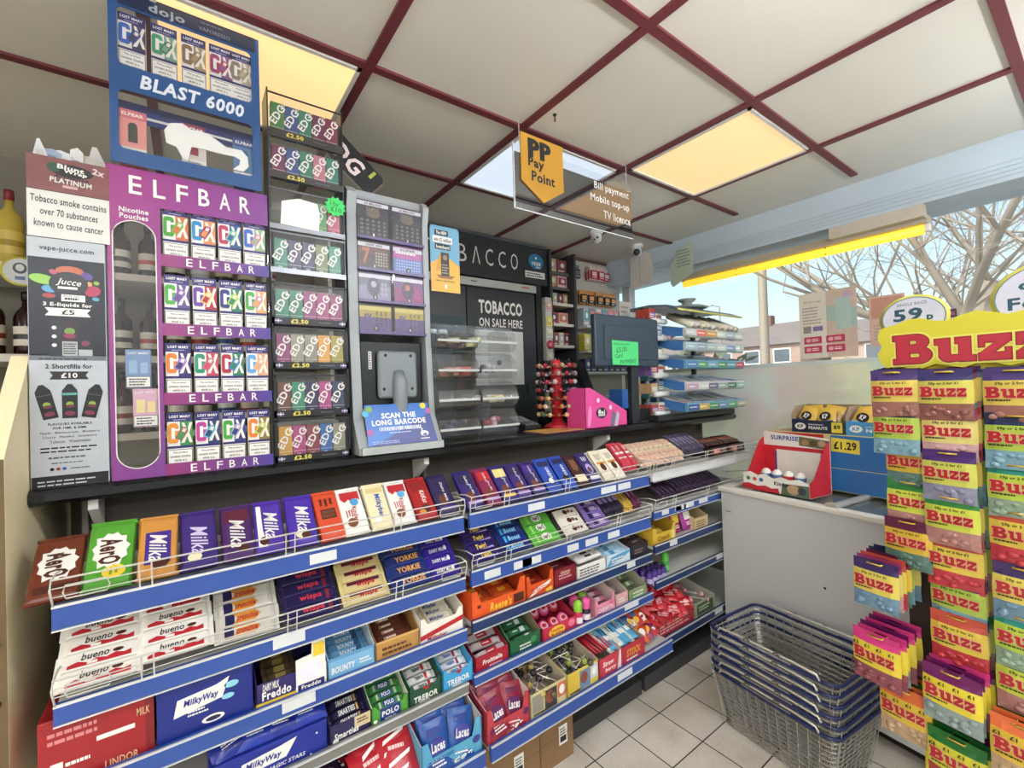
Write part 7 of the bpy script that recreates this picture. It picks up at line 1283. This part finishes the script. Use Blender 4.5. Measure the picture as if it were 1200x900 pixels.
def bag(head, band, fillc, one=False):
    """printed hang bag: header stripe with slot, yellow label, clear window over sweets"""
    b = MB(); w_, h = .122, .150; q = random.Random(len(head) + sum(map(ord, head + fillc)))
    nx, ny = 6, 9; vs = []; fs = []
    for s in (-1, 1):
        for j in range(ny + 1):
            for i in range(nx + 1):
                u, v = i / nx * 2 - 1, j / ny; t = max(0, 1 - abs(u) ** 2.4) ** .6 * (math.sin(math.pi * min(1, (1 - v) * 1.05)) ** .6 if v < .82 else .10)
                vs.append((u * w_ / 2 * (1 - .015 * math.sin(v * 9)), s * .011 * max(t, .04), v * h - h))
    N = (nx + 1) * (ny + 1)
    def rows_(j0, j1, mat):
        f = []
        for s in (0, 1):
            for j in range(j0, j1):
                for i in range(nx): a = s * N + j * (nx + 1) + i; g_ = (a, a + 1, a + nx + 2, a + nx + 1); f.append(g_ if s == 0 else g_[::-1])
        b.add(vs, f, mat, I4, False)
    rows_(0, 3, M(fillc, .22, 0, .3, 60)); rows_(3, 7, K(band, .28)); rows_(7, 9, K(head, .28))
    fr = FRONT(0, -.0122, -h)
    if one:
        for x in (-.048, -.018, .012, .042): b.text('£1', x, .108, .013, .010, K('k'), fr, 1, 0, .05)
    else: b.text('59p or 2 for £1', .0, .108, .066, .0095, K('k'), fr, 1, 0, .04)
    slab_word(b, -.002, .085, .104, .029, [(K('#e8b0a0'), .0016, 1), (K('#a81c22'), .0004, 3)], fr, .80)
    b.text(['Fizzy Cola', 'Peach Rings', 'Jelly Mix', 'Sour Worms'][len(fillc + head) % 4] if False else 'Sweet Mix', -.018, .0635, .036, .0065, K('k'), fr, 1) if False else b.lines(-.050, .060, .055, .008, 1, K('k'), fr, 1, 3)
    for k in range(9): x = q.uniform(-.046, .046); z = q.uniform(.010, .040); b.ball((x, -.004, z - h), .010, M(fillc, .2, 0, .5, 40), I4, 8, 5, (1.1, .7, .8))
    b.poly([(-.016, .138), (.016, .138), (.016, .142), (-.016, .142)], K('k'), FRONT(0, -.0045, -h), 1)
    return b.mesh('bag')
KB = [('#4a3a70', '#d8c25a', '#9a6a60'), ('#3a3466', '#cfc65a', '#8a5a50'), ('#9a3a6a', '#dcd07a', '#c8a0a0'), ('#1f2a4a', '#a8c04a', '#7aa0b0'), ('#4a2a6a', '#c8cc5a', '#8a8aa0'), ('#2a8a7a', '#b8cf4a', '#8aa08a'), ('#2f7a3a', '#c8d24a', '#b0807a'), ('#b84a3a', '#d8c04a', '#b83a44'), ('#3a2a5a', '#d8c85a', '#6a8aa0'), ('#5a1f3a', '#d0b03a', '#5a7a70'), ('#c83a7a', '#dcc83a', '#8a4a54'), ('#6a1a5a', '#e0cf3a', '#8a9a98'), ('#1f6a2a', '#d0cc3a', '#a83a3a'), ('#d86a3a', '#d8b83a', '#b89a7a')]
hn = ['violet', 'indigo', 'pink', 'navy', 'purple', 'teal', 'green', 'rust', 'dark violet', 'maroon', 'bright pink', 'magenta', 'deep green', 'orange']
bags = [bag(*k, one=(i >= 10)) for i, k in enumerate(KB)]
def hook(x, z, n, front, depth, big_=0):
    """a peg with n bags, the front one nearest the customer"""
    pegs = MB(); pegs.tube([(x - .018, .10, z - .004), (x - .018, .06 - depth, z + .004), (x + .018, .06 - depth, z + .004), (x + .018, .10, z - .004)], .0022, M('#d8b84a', .35, .4), 5); pegs.build('peg', st)
    for k in range(n):
        j = front if k == 0 else (front + 3 + 5 * k) % 14
        if k and (j >= 10) != (front >= 10): j = (j + 7) % 10 if front < 10 else 10 + j % 4
        y = .060 - depth + .012 + .0245 * k
        m = BM @ T(x + rnd.uniform(-.003, .003), y, z + .012 + .003 * k) @ RZ(rnd.uniform(-3, 3)) @ RX(rnd.uniform(-3, 2)) @ (Matrix.Scale(1.06 if big_ else 1, 4))
        yield j, k, m
cols = [.072, .198, .338, .470]
colz = [[1.512, 1.395, 1.290, 1.165, 1.045, .915, .690, .520], [1.508, 1.393, 1.272, 1.143, 1.018, .905, .795, .650, .455], [1.505, 1.385, 1.255, 1.130, .985, .855, .735, .590, .430], [1.505, 1.385, 1.255, 1.130, .985, .855, .735, .590, .430]]
frn = [[0, 3, 9, 6, 9, 8, 10, 13], [1, 2, 4, 6, 7, 3, 7, 11, 12], [0, 3, 5, 7, 8, 5, 6, 13, 12], [4, 2, 6, 1, 3, 9, 0, 11, 13]]
dep = [[.06, .05, .03, .03, .05, .13, .14, .07], [.06, .05, .06, .06, .045, .04, .05, .10, .08], [.06, .06, .06, .06, .06, .06, .05, .10, .08], [.06] * 9]
cn = ['left column', 'second column', 'third column', 'right column']
for c in range(4):
    for r, z in enumerate(colz[c]):
        x = cols[c] - (.035 if (c == 0 and r in (5, 6)) else .0) + (0 if c else 0)
        if c == 0 and r in (2, 3, 4): x += .02
        nb = 2 + int(dep[c][r] / .03)
        for j, k, m in hook(x, z, nb, frn[c][r], dep[c][r], frn[c][r] >= 10):
            tag(link('sweet_bag', bags[j], m), '%s-headed sweet bag on the yellow stand, %s, %s peg down, %s' % (hn[j], cn[c], ORD[r], 'in front' if k == 0 else ORD[k] + ' behind'), 'sweet bag', 'bags hung on the yellow stand')

# ------------------------------------------------------------------ outside the window
struct(MB().box((-40, -40, -.2), (90, 60, -.12), M('#a3a29c', .8, 0, .1, .5)).build('ground'))
def tree(x, y, h, seed, label, r0=.16):
    q = random.Random(seed); b = MB(); bm_ = M('#8f867a', .8, 0, .25, 6)
    def grow(p, d, r, l, lev):
        pts = [p]; rr = [r]; dd = d.copy(); pos = p.copy(); kids = []
        n = 4 if lev < 2 else 3
        for i in range(n):
            dd = (dd + Vector((q.uniform(-1, 1), q.uniform(-1, 1), q.uniform(-.5, .8))) * (.12 if lev == 0 else .22)).normalized(); pos = pos + dd * l / n; pts.append(pos.copy()); rr.append(r * (1 - .45 * (i + 1) / n))
            if lev < 5 and (i >= 1 or lev > 0):
                for _ in range(2 if lev in (1, 3) else 1):
                    a = Vector((q.uniform(-1, 1), q.uniform(-1, 1), q.uniform(-.15, .7))).normalized(); kids.append((pos.copy(), (dd * .55 + a * .75).normalized(), rr[-1] * q.uniform(.42, .62), l * q.uniform(.55, .75)))
        b.tube(pts, rr, bm_, 6 if lev < 2 else 4 if lev < 4 else 3)
        for k in kids:
            if k[2] > .003: grow(*k, lev + 1)
    grow(Vector((0, 0, 0)), Vector((.02, .05, 1)), r0, h * .5, 0)
    for k in range(5): a = k * 1.25; grow(Vector((0, 0, h * .30 + .1 * k)), Vector((math.cos(a), math.sin(a), .75)).normalized(), r0 * .42, h * .5, 1)
    o = b.build('bare_tree', None, T(x, y, -.15)); tag(o, label, 'tree', 'bare trees outside')
    return o
tree(10.5, 1.7, 6.4, 4, 'large bare many-branched tree outside the window behind the sweet stand', .19)
tree(17, -1.5, 7.0, 9, 'second bare tree further off at the right edge of the window', .2)
def post(x, y, h, r, label):
    t = empty('street_lamp', T(x, y, -.15), label, 'street lamp', 'lamp posts outside')
    MB().lathe([(r * 1.3, 0), (r * 1.3, .9), (r, 1.0), (r * .8, h)], M('#8a8274', .6), 10).build('pole', t); b = MB(); b.tube([(0, 0, h), (-.3, .5, h + .15)], r * .5, M('#8a8274', .6), 6); b.rbox((-.45, .4, h + .1), (-.2, .9, h + .2), M('#9aa0a0', .5), .02); b.build('lamp_head', t)
post(13.5, 6.05, 9.5, .13, 'thick grey lamp post outside, seen left of the beige poster'); post(34, 25.5, 8.2, .09, 'thin distant lamp post seen above the newspaper rack'); post(36, 19.6, 8.0, .08, 'thin distant lamp post seen right of the newspaper rack')
def house(x, y, w_, h, c, label):
    t = empty('house', T(x, y, -.15), label, 'house', 'houses across the road'); WL = M(c, .8, 0, .12, 2)
    MB().box((0, 0, 0), (7, w_, h), WL).build('wall', t)
    MB().prism([(-.3, h), (7.3, h), (3.5, h + 2.2)], -.2, w_ + .2, M('#77706c', .8, 0, .12, 3), frame((0, w_, 0), (1, 0, 0), (0, 0, 1)) @ T(0, 0, 0)).build('roof', t)
    for k in range(int(w_ / 2.6)):
        for z in (.9, 3.2):
            b = MB(); b.box((-.04, .7 + 2.5 * k, z), (.0, 2.1 + 2.5 * k, z + 1.25), M('#e2e2de', .5)); b.box((-.05, .8 + 2.5 * k, z + .1), (-.04, 2.0 + 2.5 * k, z + 1.15), M('#5a6670', .2)); b.build('window', t)
    MB().box((3.1, w_ * .4, h + 1.6), (3.9, w_ * .4 + .9, h + 3.0), M('#7a5a50', .8)).build('chimney', t)
house(40, 25.5, 9, 4.6, '#94847c', 'pinkish brick house across the road, behind the newspaper rack'); house(41, 15.6, 8.8, 4.8, '#a08a80', 'brown brick house across the road, left of the grey lamp post'); house(44, 5.0, 9.4, 4.6, '#a89488', 'pale brick house across the road, right of the grey lamp post'); house(44, -7.5, 11, 4.6, '#9a8478', 'brick house across the road behind the bare tree')
def bush(x, y, w_, h, c, seed, label):
    q = random.Random(seed); b = MB(); m = M(c, .9, 0, .35, 4)
    for k in range(260):
        p = Vector((q.gauss(0, .30) * w_, q.gauss(0, .36) * w_, abs(q.gauss(.30, .26)) * h)); s = q.uniform(.10, .24) * h * .5; a, c2 = q.uniform(0, 6), q.uniform(-1, 1)
        u = Vector((math.cos(a), math.sin(a), c2)).normalized() * s; v = u.cross(Vector((q.uniform(-1, 1), q.uniform(-1, 1), 1))).normalized() * s * .7
        b.add([tuple(p - u), tuple(p + v), tuple(p + u), tuple(p - v)], [(0, 1, 2, 3)], m)
    tag(b.build('hedge_bush', None, T(x, y, -.15)), label, 'bush', 'hedges outside')
bush(33, 19.6, 3.4, 6.2, '#5f6a58', 1, 'dark conifer-like bush across the road left of the lamp post'); bush(22, 1.0, 4.5, 3.6, '#a8b06a', 2, 'yellow-green bush outside behind the round price disc'); bush(20, -3.2, 4.0, 3.4, '#98a860', 3, 'yellow-green bush outside at the right end of the window'); bush(26, 6.5, 4.5, 2.8, '#7f8a6a', 4, 'grey-green hedge outside behind the beige poster'); bush(30, 15, 5, 2.6, '#74786a', 5, 'low grey hedge in front of the brown brick house')
def car(x, y, c, label, rz=90):
    t = empty('car', T(x, y, -.12) @ RZ(rz), label, 'car', 'parked cars outside'); m = M(c, .25)
    MB().prism([(-2.1, .35), (2.1, .35), (2.15, .8), (1.3, .95), (.7, 1.42), (-1.2, 1.45), (-1.9, 1.0), (-2.15, .9)], -.85, .85, m, FRONT(0, 0, 0)).build('body', t)
    MB().prism([(1.15, .98), (.66, 1.36), (-1.15, 1.38), (-1.7, 1.0)], -.86, .86, M('#3a4650', .1), FRONT(0, 0, 0)).build('window_glass', t)
    for px in (-1.35, 1.35):
        for py in (-.87, .87): MB().lathe([(.12, -.1), (.33, -.1), (.33, .1), (.12, .1)], M('#222426', .6), 16, T(px, py, .33) @ RX(90)).build('wheel', t)
car(15.5, 4.6, '#e4e6e6', 'white car parked outside beside the grey lamp post'); car(22, 12.5, '#c8ccce', 'silver car parked across the road by the grey hedge'); car(19, 1.5, '#dfe2e2', 'white car parked outside behind the beige poster')
